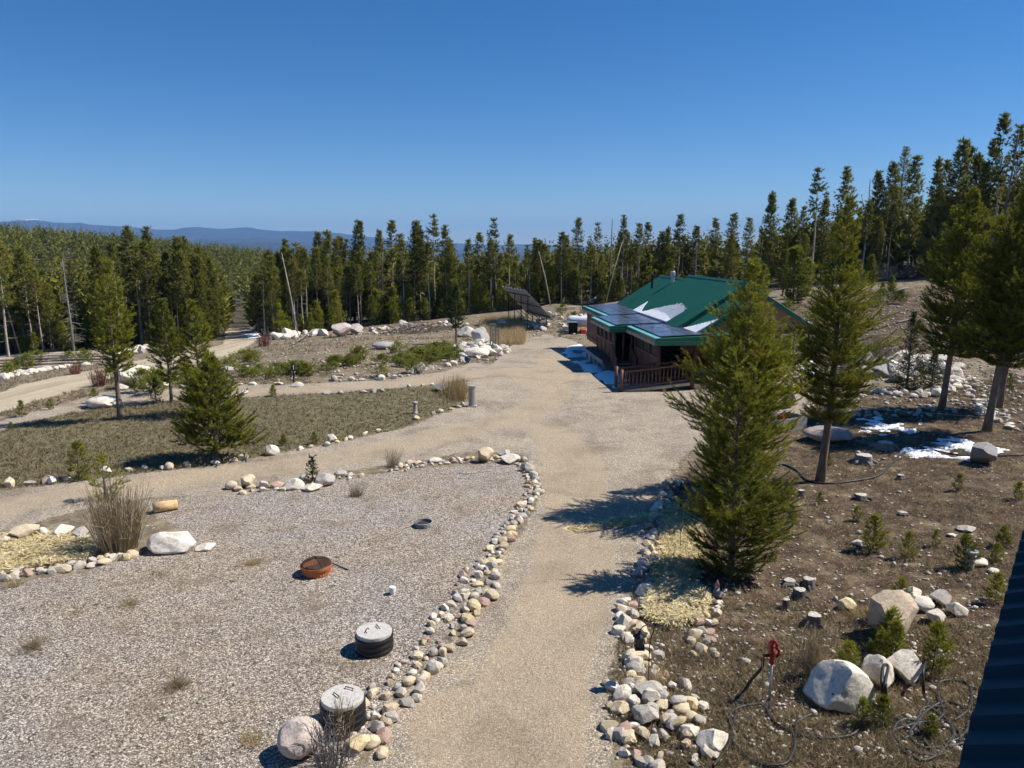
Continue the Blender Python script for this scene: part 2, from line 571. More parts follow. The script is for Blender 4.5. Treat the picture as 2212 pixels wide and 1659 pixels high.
M['pvc'] = simple('white_plastic_pipe', (0.80, 0.80, 0.78), 0.4, var=0.04, scale=6)
M['roof'] = simple('green_painted_roof_metal', (0.014, 0.115, 0.068), 0.45, var=0.10, scale=0.8, spec=0.5)
M['fascia'] = simple('green_fascia_metal', (0.020, 0.135, 0.085), 0.35, var=0.12, scale=2.5, spec=0.5)
M['eave'] = simple('pale_aqua_roof_flashing', (0.14, 0.42, 0.42), 0.4, var=0.25, scale=2.0, spec=0.5)
M['blackmetal'] = simple('black_painted_metal', (0.018, 0.018, 0.02), 0.5, var=0.2, scale=8)
M['galv'] = simple('galvanised_metal', (0.48, 0.49, 0.50), 0.42, metal=0.7, var=0.15, scale=6)
M['dullgalv'] = simple('dull_grey_corrugated_metal', (0.24, 0.24, 0.235), 0.75, metal=0.0, var=0.25, scale=5)
M['blackplastic'] = simple('black_plastic_riser', (0.010, 0.010, 0.011), 0.38, var=0.3, scale=6, spec=0.5)
M['concrete'] = simple('rough_concrete', (0.54, 0.51, 0.46), 0.95, var=0.22, scale=22, bump=0.5, bscale=60, spec=0.1)
M['terracotta'] = simple('orange_terracotta', (0.46, 0.155, 0.055), 0.7, var=0.22, scale=8, bump=0.15)
M['soot'] = simple('sooty_inside', (0.05, 0.032, 0.025), 0.95, var=0.5, scale=8)
M['rust'] = simple('rusty_iron', (0.13, 0.075, 0.05), 0.85, var=0.4, scale=20)
M['hosem'] = simple('black_rubber_hose', (0.022, 0.023, 0.024), 0.5, var=0.2, scale=3, spec=0.4)
M['redpaint'] = simple('worn_red_paint', (0.38, 0.045, 0.03), 0.5, var=0.35, scale=12)
M['blueglaze'] = simple('blue_glazed_ball', (0.012, 0.05, 0.12), 0.12, var=0.2, scale=4, spec=0.7)
M['bluebarrel'] = simple('dark_blue_plastic', (0.02, 0.045, 0.10), 0.5, var=0.2, scale=4)
M['yellow'] = simple('yellow_plastic', (0.75, 0.50, 0.05), 0.5, var=0.1)
M['red'] = simple('red_plastic', (0.55, 0.03, 0.03), 0.5, var=0.15)
M['navyroof'] = simple('dark_blue_green_ribbed_roof', (0.010, 0.030, 0.034), 0.6, var=0.12, scale=1.2, spec=0.5)
M['darkglass'] = simple('window_glass', (0.02, 0.025, 0.03), 0.06, var=0.2, scale=1.0, spec=0.8)
M['glow'] = simple('lantern_glass', (0.05, 0.055, 0.06), 0.1, var=0.2, scale=9, spec=0.7)
M['screen'] = simple('dark_insect_screen', (0.03, 0.03, 0.032), 0.5, var=0.2, scale=2)
M['figure'] = simple('weathered_grey_cast_stone', (0.36, 0.34, 0.31), 0.9, var=0.25, scale=10, bump=0.4)
M['hatred'] = simple('faded_pink_red_paint', (0.42, 0.20, 0.17), 0.8, var=0.2, scale=12)


def snow_material():
    m, nt, bs, out = newmat('snow')
    co = nt.nodes.new('ShaderNodeTexCoord').outputs['Object']
    nt.links.new(ramp(nt, noise(nt, co, 3.0, 6), [(0.3, (0.84, 0.85, 0.87)), (0.6, (0.94, 0.95, 0.96))]), bs.inputs['Base Color'])
    bs.inputs['Roughness'].default_value = 0.7
    b = nt.nodes.new('ShaderNodeBump'); b.inputs['Strength'].default_value = 0.5; b.inputs['Distance'].default_value = 0.05
    nt.links.new(noise(nt, co, 5.0, 5), b.inputs['Height']); nt.links.new(b.outputs[0], bs.inputs['Normal'])
    return m


def solar_material():
    m, nt, bs, out = newmat('solar_glass')
    co = nt.nodes.new('ShaderNodeTexCoord').outputs['Object']
    br = nt.nodes.new('ShaderNodeTexBrick')
    br.offset = 0.0
    br.inputs['Scale'].default_value = 1.0
    br.inputs['Brick Width'].default_value = 0.16
    br.inputs['Row Height'].default_value = 0.16
    br.inputs['Mortar Size'].default_value = 0.004
    br.inputs['Color1'].default_value = (0.045, 0.060, 0.115, 1)
    br.inputs['Color2'].default_value = (0.052, 0.070, 0.135, 1)
    br.inputs['Mortar'].default_value = (0.10, 0.11, 0.13, 1)
    nt.links.new(co, br.inputs['Vector'])
    dust = mixc(nt, br.outputs[0], (0.22, 0.20, 0.17), ramp(nt, noise(nt, co, 1.2, 6, 0.65), [(0.45, (0.04, 0.04, 0.04)), (0.75, (0.5, 0.5, 0.5))]))
    nt.links.new(dust, bs.inputs['Base Color'])
    bs.inputs['Roughness'].default_value = 0.16
    bs.inputs['Specular IOR Level'].default_value = 0.55
    return m


M['snow'] = snow_material()
M['solar'] = solar_material()
M['panelback'] = simple('grey_panel_backing', (0.34, 0.345, 0.35), 0.6, var=0.12, scale=3)
M['alu'] = simple('pale_aluminium_frame', (0.62, 0.62, 0.63), 0.4, metal=0.5, var=0.08)


def mountain_material():
    m, nt, bs, out = newmat('mountain')
    co = nt.nodes.new('ShaderNodeTexCoord').outputs['Object']
    at = nd(nt, 'ShaderNodeAttribute', attribute_name='Col')
    sp = nt.nodes.new('ShaderNodeSeparateColor'); nt.links.new(at.outputs['Color'], sp.inputs[0])
    c = ramp(nt, noise(nt, co, 0.004, 8, 0.65), [(0.40, (0.035, 0.045, 0.035)), (0.58, (0.05, 0.055, 0.045)), (0.74, (0.15, 0.13, 0.10))])
    c = mixc(nt, c, (0.16, 0.14, 0.11), sp.outputs[1])
    s = mth(nt, 'ADD', sp.outputs[0], mth(nt, 'MULTIPLY', mth(nt, 'SUBTRACT', noise(nt, co, 0.012, 6, 0.7), 0.5), 1.2))
    c = mixc(nt, c, (0.8, 0.82, 0.85), ramp(nt, s, [(0.5, (0, 0, 0)), (0.62, (1, 1, 1))]))
    nt.links.new(c, bs.inputs['Base Color'])
    bs.inputs['Roughness'].default_value = 1.0
    bs.inputs['Specular IOR Level'].default_value = 0.0
    return m


M['mountain'] = mountain_material()

# ------------------------------------------------------------------ the ground and its zones
def poly(pts):
    return np.array([(p.x, p.y) for p in (gp(u, v) for u, v in pts)])


def inside(P, x, y):
    r = np.zeros(x.shape, bool)
    n = len(P)
    for i in range(n):
        x0, y0 = P[i]
        x1, y1 = P[(i + 1) % n]
        c = ((y0 > y) != (y1 > y)) & (x < (x1 - x0) * (y - y0) / (y1 - y0 + 1e-12) + x0)
        r ^= c
    return r


def near_line(P, x, y):
    d = np.full(x.shape, 1e9)
    for (x0, y0), (x1, y1) in zip(P[:-1], P[1:]):
        dx, dy = x1 - x0, y1 - y0
        t = np.clip(((x - x0) * dx + (y - y0) * dy) / (dx * dx + dy * dy + 1e-9), 0, 1)
        d = np.minimum(d, np.hypot(x - x0 - t * dx, y - y0 - t * dy))
    return d


Z_ROAD = poly([(-500, 960), (0, 847), (96, 820), (224, 794), (300, 778), (400, 762), (478, 745), (488, 730), (488, 708), (546, 707), (556, 735), (520, 757), (470, 775), (420, 788), (330, 802), (262, 812), (195, 836), (90, 862), (0, 893), (-500, 1040)])
Z_LOOP = poly([(-60, 925), (60, 893), (150, 868), (230, 846), (400, 839), (520, 831), (640, 829), (740, 826), (850, 817), (960, 803), (1020, 783), (1090, 790), (1060, 815), (960, 829), (850, 838), (720, 849), (540, 858), (400, 862), (250, 880), (150, 893), (60, 912), (-60, 950)])
Z_LANE = poly([(-400, 1085), (0, 1062), (200, 1038), (320, 1022), (470, 1006), (560, 988), (700, 962), (850, 932), (980, 884), (1030, 850), (1110, 860), (1110, 950), (1050, 968), (930, 990), (800, 1010), (640, 1045), (480, 1072), (330, 1072), (200, 1095), (0, 1150), (-400, 1230)])
Z_YARD = poly([(1000, 830), (1060, 790), (1085, 765), (1115, 735), (1180, 722), (1240, 735), (1290, 760), (1340, 845), (1420, 838), (1500, 828), (1600, 816), (1720, 800), (1760, 830), (1730, 885), (1690, 930), (1560, 950), (1470, 985), (1446, 1050), (1420, 1110), (1405, 1200), (1370, 1290), (1335, 1360), (1315, 1500), (1300, 1760), (735, 1760), (790, 1600), (880, 1490), (975, 1380), (1045, 1270), (1100, 1180), (1165, 1090), (1165, 1040), (1140, 985), (1040, 975), (1000, 940)])
Z_PAD = poly([(-700, 1330), (0, 1262), (190, 1232), (330, 1195), (400, 1150), (330, 1110), (300, 1080), (500, 1068), (660, 1048), (900, 1010), (1130, 1000), (1160, 1080), (1075, 1190), (1025, 1280), (960, 1385), (870, 1495), (780, 1600), (735, 1760), (-900, 1760)])
Z_LAWN = poly([(-400, 985), (0, 925), (60, 912), (150, 893), (250, 880), (400, 862), (540, 858), (720, 849), (850, 838), (960, 830), (1005, 850), (985, 880), (850, 930), (700, 960), (560, 986), (470, 1004), (320, 1020), (200, 1036), (0, 1060), (-400, 1084)])
Z_STRAW = [poly([(-120, 1175), (0, 1160), (90, 1150), (170, 1160), (210, 1185), (190, 1212), (90, 1228), (0, 1243), (-120, 1270)]),
           poly([(1398, 1282), (1440, 1262), (1505, 1270), (1530, 1300), (1512, 1345), (1440, 1358), (1395, 1340)]),
           poly([(1436, 1095), (1470, 1085), (1512, 1110), (1520, 1180), (1500, 1255), (1405, 1262), (1425, 1180)]),
           poly([(1225, 1140), (1330, 1120), (1440, 1110), (1440, 1122), (1330, 1138), (1240, 1150)])]
TRACKS = [poly([(-100, 1110), (250, 1052), (480, 1024), (640, 1003), (760, 982), (880, 958), (1000, 930), (1120, 900), (1190, 862), (1205, 810), (1190, 770)]),
          poly([(1120, 1700), (1150, 1500), (1200, 1330), (1240, 1200), (1250, 1080), (1240, 1000), (1200, 940), (1120, 905)]),
          poly([(250, 872), (420, 850), (560, 845), (760, 837), (900, 824), (1040, 806), (1120, 800), (1190, 850)]),
          poly([(1080, 1700), (1010, 1560)])]
D_HILL = poly([(1330, 1760), (1335, 1360), (1405, 1200), (1446, 1050), (1560, 950), (1700, 930), (1735, 880), (1880, 850), (2050, 830), (2300, 800), (2600, 900), (2600, 1760)])

EDGE_WEST = [gp(u, v) for u, v in [(-420, 800), (-200, 775), (0, 762), (100, 766), (200, 752), (300, 745), (430, 741), (470, 728)]]
EDGE_MID = [gp(u, v) for u, v in [(578, 730), (650, 722), (700, 716), (790, 706), (880, 694)]] + [Vector(q) for q in [(-8.5, 88, 0), (-4, 89, 0), (1, 90, 0), (6, 90, 0), (11, 90, 0), (16, 90, 0), (21, 90, 0)]]
ROAD_W = [gp(472, 727), gp(487, 712), gp(489, 704)]
ROAD_E = [gp(576, 729), gp(552, 713), gp(549, 704)]
EDGE_EAST = [Vector((21, 90, 0)), Vector((30, 87, 0)), Vector((40, 84, 0)), Vector((52, 80, 0)), Vector((66, 76, 0)), Vector((90, 70, 0))]


def behind_edge(x, y):
    """true where the forest stands"""
    r = np.hypot(x, y)
    a = np.arctan2(x, y)
    pts = EDGE_WEST + EDGE_MID + EDGE_EAST[1:]
    aa = np.array([math.atan2(p.x, p.y) for p in pts])
    rr = np.array([math.hypot(p.x, p.y) for p in pts])
    o = np.argsort(aa)
    return (r > np.interp(a, aa[o], rr[o]) - 1.0) & (y > 5)


def build_ground():
    fine = np.radians(np.arange(-43, 43.01, 0.2))
    coarse = np.radians(np.arange(47, 317, 4.5))
    ang = np.concatenate([fine, coarse])
    rad = [0.4, 1.2, 2.2, 3.0]
    while rad[-1] < 230: rad.append(rad[-1] * 1.0075)
    while rad[-1] < 28000: rad.append(rad[-1] * 1.045)
    rad = np.array(rad)
    na, nr = len(ang), len(rad)
    A, RR = np.meshgrid(ang, rad)
    X, Y = (RR * np.sin(A)).ravel(), (RR * np.cos(A)).ravel()
    Z = H(X, Y)
    # zone weights, averaged over a few shifted looks so that borders are soft and uneven
    near = RR.ravel() < 240
    xn, yn = X[near], Y[near]
    wx = 0.5 * (fbm(xn * 0.8, yn * 0.8, 21) - 0.5) + 0.25 * (fbm(xn * 3, yn * 3, 23) - 0.5)
    wy = 0.5 * (fbm(xn * 0.8, yn * 0.8, 22) - 0.5) + 0.25 * (fbm(xn * 3, yn * 3, 24) - 0.5)
    def weight(test, soft, n=5):
        w = np.zeros(len(xn))
        for k in range(n):
            t = 6.283 * k / n + 0.4
            w += test(xn + wx + soft * math.cos(t), yn + wy + soft * math.sin(t))
        r = np.zeros(len(X))
        r[near] = w / n
        return r
    def P(poly_, soft=0.12):
        lo, hi = poly_.min(0) - 1, poly_.max(0) + 1
        def test(x, y):
            k = (x > lo[0]) & (x < hi[0]) & (y > lo[1]) & (y < hi[1])
            r = np.zeros(len(x))
            r[k] = inside(poly_, x[k], y[k])
            return r
        return weight(test, soft)
    gravel, lawn, road = P(Z_PAD), P(Z_LAWN, 0.2), P(Z_ROAD, 0.25)
    drive = np.maximum.reduce([P(Z_LOOP, 0.3), P(Z_LANE, 0.25), P(Z_YARD, 0.2)])
    wob = 0.5 * (fbm(X * 0.5, Y * 0.5, 31) - 0.5)
    track = np.zeros(len(X))
    for L in TRACKS:
        d = np.full(len(X), 1e3)
        d[near] = near_line(L, xn, yn) + wob[near]
        track = np.maximum(track, 1 - sstep(0.5, 1.5, d))
    track = track * np.minimum(1, drive * 1.2) * 0.95
    straw = np.maximum.reduce([P(z, 0.06) for z in Z_STRAW])
    duff = weight(lambda x, y: inside(D_HILL, x, y), 0.4) * near
    duff = np.maximum(duff, 0.65 * (X > 9) * (Y > 43) * (1 - sstep(60, 90, Y)))
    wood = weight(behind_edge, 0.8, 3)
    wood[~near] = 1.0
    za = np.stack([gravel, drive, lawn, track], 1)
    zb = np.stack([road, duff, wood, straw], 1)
    # faces
    i = np.arange(nr - 1)[:, None] * na
    j = np.arange(na)[None, :]
    j2 = (j + 1) % na
    F = np.stack([i + j, i + j2, i + na + j2, i + na + j], -1).reshape(-1, 4)[:, ::-1]
    w = np.stack([np.full(len(X), 0.5), gravel, drive, lawn, road], 1)
    zone = np.argmax(w[F].mean(1), 1)
    for k, (name, label) in enumerate([('ground', 'brown forest soil with dry grass and stone chips'), ('gravel_pad', 'grey gravel pad around the fire pit'),
                                       ('driveway', 'pale gravel driveway winding to the cabin'), ('lawn', 'dry olive brown grass island between the driveway loops'),
                                       ('dirt_road', 'pale dirt road running into the forest')]):
        f = F[zone == k]
        used = np.unique(f)
        mp = np.full(len(X), -1)
        mp[used] = np.arange(len(used))
        f = mp[f]
        v = np.stack([X[used], Y[used], Z[used]], 1)
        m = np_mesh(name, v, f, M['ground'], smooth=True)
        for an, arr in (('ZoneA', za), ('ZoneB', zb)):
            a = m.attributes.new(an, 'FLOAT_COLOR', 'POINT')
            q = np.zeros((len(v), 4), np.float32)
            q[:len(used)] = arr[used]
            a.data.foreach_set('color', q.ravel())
        tag(link(name, m), label, None, None, 'structure')


build_ground()


def mountain(name, dist, depth_, az0, az1, prof, label, seed, snow0, base=-190):
    """a range of hills: prof gives the crest in degrees above eye level for each bearing"""
    na, nd_ = 420, 46
    az = np.linspace(az0, az1, na)
    s = np.linspace(0, 1, nd_)
    AZ, S = np.meshgrid(az, s)
    rr = dist + depth_ * (S - 0.55)
    x, y = rr * np.sin(np.radians(AZ)), rr * np.cos(np.radians(AZ))
    crest = np.interp(AZ, prof[0], prof[1])
    top = CAM_H + np.tan(np.radians(crest)) * dist
    bump = np.where(S < 0.55, sstep(0, 0.55, S), 1 - sstep(0.55, 1, S)) ** 0.85
    rough = fbm(x / 420, y / 420, seed, 6) - 0.5
    ridge = 1 - 2 * np.abs(fbm(x / 900, y / 900, seed + 9, 5) - 0.5)
    z = base + (top - base) * bump * (0.80 + 0.20 * np.where(S < 0.5, ridge, 1)) + rough * (top - base) * 0.16 * bump
    f = (np.arange(nd_ - 1)[:, None] * na + np.arange(na - 1)[None, :])
    F = np.stack([f, f + 1, f + na + 1, f + na], -1).reshape(-1, 4)
    colr = np.stack([np.clip((z - snow0) / 45, 0, 1) if snow0 else z * 0, np.clip(1 - (z - base) / 70, 0, 1) * 0.8, z * 0], -1).reshape(-1, 3)
    m = np_mesh(name, np.stack([x, y, z], -1).reshape(-1, 3), F, M['mountain'], colr, smooth=True)
    tag(link(name, m), label, None, None, 'structure')


def bearing(u):
    return math.degrees(math.atan((u - 1106) / (2212 * FOCAL) / math.cos(PITCH) * 0.995))


def lift(v):
    return math.degrees(math.atan((829.5 - v) / (2212 * FOCAL))) - math.degrees(PITCH)


def crest_of(pts):
    return [[bearing(u) for u, v in pts], [lift(v) for u, v in pts]]


far_crest = crest_of([(-900, 500), (-300, 495), (0, 492), (100, 482), (150, 488), (200, 485), (240, 492), (300, 496), (390, 501), (440, 495), (520, 494), (560, 493), (620, 501), (700, 503), (750, 506), (800, 512), (860, 518), (980, 524), (1060, 530), (1160, 528), (1300, 536), (1700, 540), (2300, 545)])
mid_crest = crest_of([(-900, 512), (0, 508), (120, 510), (240, 512), (330, 520), (400, 513), (480, 517), (560, 511), (640, 520), (720, 528), (830, 533), (1000, 540), (1300, 545), (2300, 550)])
low_crest = crest_of([(-900, 530), (0, 522), (250, 528), (400, 530), (500, 524), (545, 519), (600, 522), (660, 528), (760, 538), (900, 545), (2300, 556)])
mountain('mountain_range', 11000, 3000, -50, 42, far_crest, 'faint blue mountain range on the horizon with snow on its peaks', 11, 285)
mountain('mountain_foothills', 8600, 1800, -50, 42, mid_crest, 'hazy blue foothills in front of the far mountain range', 17, None)
mountain('dark_ridge', 6200, 1800, -50, 42, low_crest, 'dark blue wooded ridge rising beyond the forest', 23, None)


def build_haze():
    m, nt, bs, out = newmat('haze')
    nt.nodes.remove(bs)
    pv = nt.nodes.new('ShaderNodeVolumePrincipled')
    pv.inputs['Color'].default_value = (0.28, 0.54, 1.0, 1)
    pv.inputs['Density'].default_value = 0.00009
    pv.inputs['Anisotropy'].default_value = 0.0
    nt.links.new(pv.outputs[0], out.inputs['Volume'])
    o = MB().box(-14500, 14500, -14500, 14500, -215, 420).build('haze', m)
    tag(o, 'thin blue haze filling the air towards the mountains', 'haze', None, 'stuff')


build_haze()

# ------------------------------------------------------------------ rocks
def ico(sub):
    bm = bmesh.new()
    bmesh.ops.create_icosphere(bm, subdivisions=sub, radius=1.0)
    v = np.array([tuple(p.co) for p in bm.verts])
    f = np.array([[q.index for q in p.verts] for p in bm.faces])
    bm.free()
    return v, f


ICO = {s: ico(s) for s in (2, 3, 4)}


def rock_mesh(seed, sub=2, cuts=9, rough=0.10, round_=False):
    g = np.random.default_rng(seed)
    v, f = ICO[sub]
    v = v.copy()
    for k in range(cuts):
        n = g.normal(size=3)
        n /= np.linalg.norm(n)
        lim = g.uniform(0.50, 0.82) if not round_ else g.uniform(0.8, 0.97)
        d = v @ n - lim
        v = v - np.outer(np.maximum(d, 0), n) * 0.96
    for fr, am in ((1.3, rough), (3.1, rough * 0.5), (7.0, rough * 0.22 if sub > 2 else 0)):
        ph = g.uniform(0, 50, 3)
        q = v * fr + ph
        d = (vnoise(q[:, 0] + q[:, 2] * 0.7, q[:, 1] - q[:, 2] * 0.6, seed) - 0.5) * 2
        v = v * (1 + am * d)[:, None]
    v = v - (v.max(0) + v.min(0)) / 2
    v = v / (v.max(0) - v.min(0))          # unit box
    m = np_mesh('rock', v, f, M['rock'], smooth=True)
    return m


STONES = [rock_mesh(100 + i, 2, 13 if i % 4 else 6, 0.07, i % 4 == 0) for i in range(16)]
BOULDERS = [rock_mesh(200 + i, 4, 15 if i % 4 else 5, 0.07, i % 4 == 0) for i in range(10)]
for m_ in BOULDERS + STONES:
    if hasattr(m_, 'set_sharp_from_angle'): m_.set_sharp_from_angle(angle=R(22 if len(m_.polygons) < 400 else 24))
WHITE_ROCK, GREY_ROCK = (0.76, 0.69, 0.575), (0.50, 0.46, 0.41)
TAN_ROCK, PINK_ROCK, DARK_ROCK, YELLOW_ROCK = (0.66, 0.54, 0.37), (0.48, 0.33, 0.27), (0.25, 0.235, 0.225), (0.70, 0.57, 0.34)
ROCK_TINTS = [WHITE_ROCK] * 3 + [TAN_ROCK] * 3 + [GREY_ROCK] * 3 + [PINK_ROCK, YELLOW_ROCK, (0.58, 0.51, 0.42), (0.58, 0.51, 0.42)]


def put_rock(mesh, p, size, parent=None, name='stone', tint=None, sink=0.27, g=rng, rz=None, lift_=0.0, tilt=0.25):
    o = link(name, mesh, parent)
    o.scale = size
    o.rotation_euler = (g.uniform(-tilt, tilt), g.uniform(-tilt, tilt), g.uniform(0, 6.28) if rz is None else rz)
    z = gz(p[0], p[1]) + size[2] * (0.5 - sink) + lift_
    base = parent.location if parent is not None else Vector((0, 0, 0))
    o.location = (p[0] - base[0], p[1] - base[1], z - base[2])
    t = tint or ROCK_TINTS[int(g.integers(len(ROCK_TINTS)))]
    k = g.uniform(0.82, 1.12)
    o.color = (min(1, t[0] * k), min(1, t[1] * k), min(1, t[2] * k), 1)
    return o


def edging(pts, label, size=(0.16, 0.34), rows=2, gap=0.85, spread=0.2, seed=1, skip=0.0, flat=0.75, tints=None):
    """a line of loose stones along a border; each stone is a part"""
    g = np.random.default_rng(seed)
    P = [gp(u, v) for u, v in pts]
    root = empty('stone_edging', P[0], 0, label, 'stone border')
    n = 0
    for a, b in zip(P[:-1], P[1:]):
        L = (b.xy - a.xy).length
        d = (b.xy - a.xy).normalized()
        nrm = Vector((-d.y, d.x))
        s = g.uniform(0, 0.1)
        while s < L:
            for k in range(rows):
                if g.random() < skip: continue
                w = g.uniform(*size) * (0.62 if k else 0.85)
                q = a.xy + d * (s + g.uniform(-0.06, 0.06)) + nrm * ((k - (rows - 1) / 2) * spread * 1.3 + g.uniform(-spread, spread) * 0.5)
                put_rock(STONES[int(g.integers(len(STONES)))], q, (w * g.uniform(0.85, 1.45), w * g.uniform(0.75, 1.05), w * g.uniform(0.55, 0.95) * flat / 0.75),
                         root, 'stone', tints[int(g.integers(len(tints)))] if tints else None, g=g, lift_=0.0)
                n += 1
            s += g.uniform(*size) * gap * (0.9 if rows > 1 else 1.1)
    return root


def heap(c, r, n, label, size=(0.15, 0.4), hmax=0.4, seed=1, tints=None, cat='rock pile', squash=1.0, name='rock_pile'):
    g = np.random.default_rng(seed)
    root = empty(name, c, 0, label, cat)
    for i in range(n):
        q = math.sqrt(g.random())
        t = g.uniform(0, 6.28)
        w = g.uniform(*size)
        p = (c[0] + r * q * math.cos(t), c[1] + r * squash * q * math.sin(t))
        put_rock(STONES[int(g.integers(len(STONES)))], p, (w * g.uniform(0.9, 1.5), w, w * g.uniform(0.6, 0.9)), root, 'stone',
                 tints[int(g.integers(len(tints)))] if tints else None, g=g, lift_=max(0, hmax * (1 - q * 1.15)) * g.uniform(0.3, 1), tilt=0.6)
    return root


def boulder(u, v, wpx, hr, tint, label, k=0, rz=0.0, dr=0.9, sink=0.15, cat='boulder', tilt=(0, 0), name='boulder', group=None):
    """boulder whose foot is seen at (u, v) and which is wpx wide there; hr and dr: height and depth by width"""
    p = gp(u, v)
    w = wpx * mpp(p)
    an = math.atan2(CAM_H - p.z, math.hypot(p.x, p.y))
    hr = max(0.28, (hr - dr * 0.45 * math.sin(an)) / math.cos(an))      # height once the seen top face is taken off
    o = link(name, BOULDERS[k % len(BOULDERS)])
    o.scale = (w, w * dr, w * hr * (1 + sink))
    o.rotation_euler = (tilt[0], tilt[1], rz)
    o.location = (p.x, p.y + w * dr * 0.35, gz(p.x, p.y + w * dr * 0.35) + w * hr * (0.5 - sink * 0.5))
    o.color = (*tint, 1)
    return tag(o, label, cat, group)


edging([(762, 1640), (770, 1600), (800, 1548), (850, 1502), (905, 1440), (955, 1388), (985, 1335), (1020, 1288), (1045, 1235)],
       'thick band of tan and pink stones from the sunken riser up along the driveway', (0.20, 0.36), 3, 0.95, 0.24, 5)
edging([(1045, 1235), (1072, 1185), (1108, 1132), (1140, 1092), (1152, 1060), (1146, 1030), (1130, 1003)],
       'curving far end of the pale stone border along the gravel pad', (0.17, 0.34), 2, 0.85, 0.2, 6)
edging([(1128, 1000), (1060, 990), (1000, 997), (950, 1001), (885, 1008), (850, 1020)], 'low row of flat pale stones at the upper edge of the gravel pad', (0.16, 0.34), 2, 0.95, 0.22, 7, 0.12)
edging([(785, 1030), (740, 1032), (690, 1036), (640, 1046), (600, 1056), (545, 1060), (500, 1066)], 'grey stones around the small dark sapling above the gravel pad', (0.22, 0.40), 2, 1.2, 0.25, 8, 0.2)
edging([(-40, 1056), (60, 1046), (110, 1042), (160, 1036)], 'whitish stones along the grass behind the tall dry bush', (0.30, 0.5), 1, 1.3, 0.1, 9, 0.05)
edging([(225, 1020), (270, 1019), (310, 1012), (360, 1013), (420, 1003), (470, 1001), (520, 992), (560, 985)], 'stones at the foot of the broad low pine beside the lane', (0.28, 0.5), 1, 1.35, 0.12, 10, 0.12)
edging([(600, 978), (650, 973), (700, 962), (750, 948), (790, 938), (850, 920), (900, 905), (950, 892), (1000, 876), (1015, 866)], 'broken line of small stones along the grass island towards the grey pillar', (0.2, 0.36), 1, 2.0, 0.25, 11, 0.25)
edging([(400, 836), (470, 834), (540, 832), (600, 831), (660, 828)], 'scattered white stones by the dark post box along the upper lane', (0.28, 0.6), 1, 2.4, 0.3, 12, 0.2, 0.5, [WHITE_ROCK, TAN_ROCK])
edging([(720, 822), (780, 822), (850, 818), (890, 806), (930, 798), (965, 792), (1000, 780)], 'row of white stones leading to the big rock heap', (0.35, 0.65), 1, 1.7, 0.2, 13, 0.1, 0.75, [WHITE_ROCK, WHITE_ROCK, GREY_ROCK])
edging([(700, 851), (760, 852), (820, 846), (880, 836), (930, 832), (965, 830)], 'dark and pale stones between the grass island and upper lane', (0.25, 0.45), 1, 1.8, 0.3, 14, 0.2)
edging([(-60, 1258), (0, 1250), (60, 1240), (110, 1230), (160, 1225), (210, 1216), (260, 1204), (300, 1196)], 'rounded stones edging the lower side of the big straw bed', (0.22, 0.38), 2, 0.9, 0.2, 15)
edging([(1368, 1298), (1352, 1330), (1362, 1360), (1385, 1385), (1388, 1420), (1380, 1460), (1400, 1490)], 'pale stones down the drive side of the square straw bed', (0.2, 0.42), 2, 0.85, 0.24, 16)
edging([(1545, 1285), (1535, 1312), (1525, 1350), (1520, 1385), (1520, 1420)], 'stones on the slope side of the square straw bed', (0.18, 0.36), 2, 1.1, 0.2, 17, 0.15)
edging([(1455, 1040), (1440, 1075), (1428, 1105), (1420, 1140), (1412, 1185), (1395, 1235), (1380, 1270)], 'shaded stones between the driveway and the straw under the near pine', (0.18, 0.36), 2, 0.95, 0.2, 18, 0.1)
edging([(2080, 815), (2110, 838), (2120, 870), (2160, 905), (2210, 930)], 'pale stones along the narrow path on the hillside', (0.2, 0.45), 2, 1.1, 0.4, 19, 0.1, 0.6, [WHITE_ROCK, GREY_ROCK])
edging([(1900, 845), (1960, 856), (2030, 850), (2060, 830), (2052, 805)], 'dry stone wall around the two young spruces beside the cabin', (0.35, 0.62), 2, 0.8, 0.3, 20, 0.0, 0.8, [WHITE_ROCK, GREY_ROCK])
edging([(0, 820), (30, 812), (60, 806), (100, 800), (150, 793), (200, 788)], 'rough line of white rocks below the stacked logs', (0.4, 0.95), 2, 1.0, 0.6, 21, 0.1, 0.7, [WHITE_ROCK])

c_ = gp(1030, 765)
heap((c_.x, c_.y + 1.0, c_.z), 2.3, 70, 'big heap of white granite rocks beside the wooden frame', (0.3, 0.85), 0.7, 31, [WHITE_ROCK, WHITE_ROCK, GREY_ROCK], squash=1.6)
c_ = gp(1425, 1545)
heap((c_.x, c_.y, c_.z), 0.95, 60, 'heap of broken tan and white stones at the end of the driveway edge', (0.10, 0.26), 0.2, 32, squash=1.5)
c_ = gp(645, 728)
heap((c_.x, c_.y, c_.z), 3.4, 26, 'white rocks tumbled at the forest edge beside the road', (0.35, 1.1), 0.4, 33, [WHITE_ROCK], squash=0.6)
c_ = gp(875, 715)
heap((c_.x, c_.y + 2, c_.z), 6.0, 60, 'strewn rubble of white stones on the far bank below the forest', (0.2, 0.6), 0.3, 34, [WHITE_ROCK, GREY_ROCK], squash=0.7)
c_ = gp(1940, 800)
heap((c_.x, c_.y, c_.z), 2.8, 60, 'rock bank of white and grey stones beside the cabin gable', (0.3, 0.9), 0.6, 35, [WHITE_ROCK, GREY_ROCK, GREY_ROCK], squash=1.0)
c_ = gp(1230, 690)
heap((c_.x, c_.y, c_.z), 6.5, 46, 'white stones scattered on the bank behind the solar array', (0.25, 0.7), 0.2, 36, [WHITE_ROCK], squash=0.8)
c_ = gp(290, 765)
heap((c_.x, c_.y, c_.z), 2.4, 14, 'white rocks on the far side of the road behind the tall slim pine', (0.5, 1.2), 0.3, 37, [WHITE_ROCK])

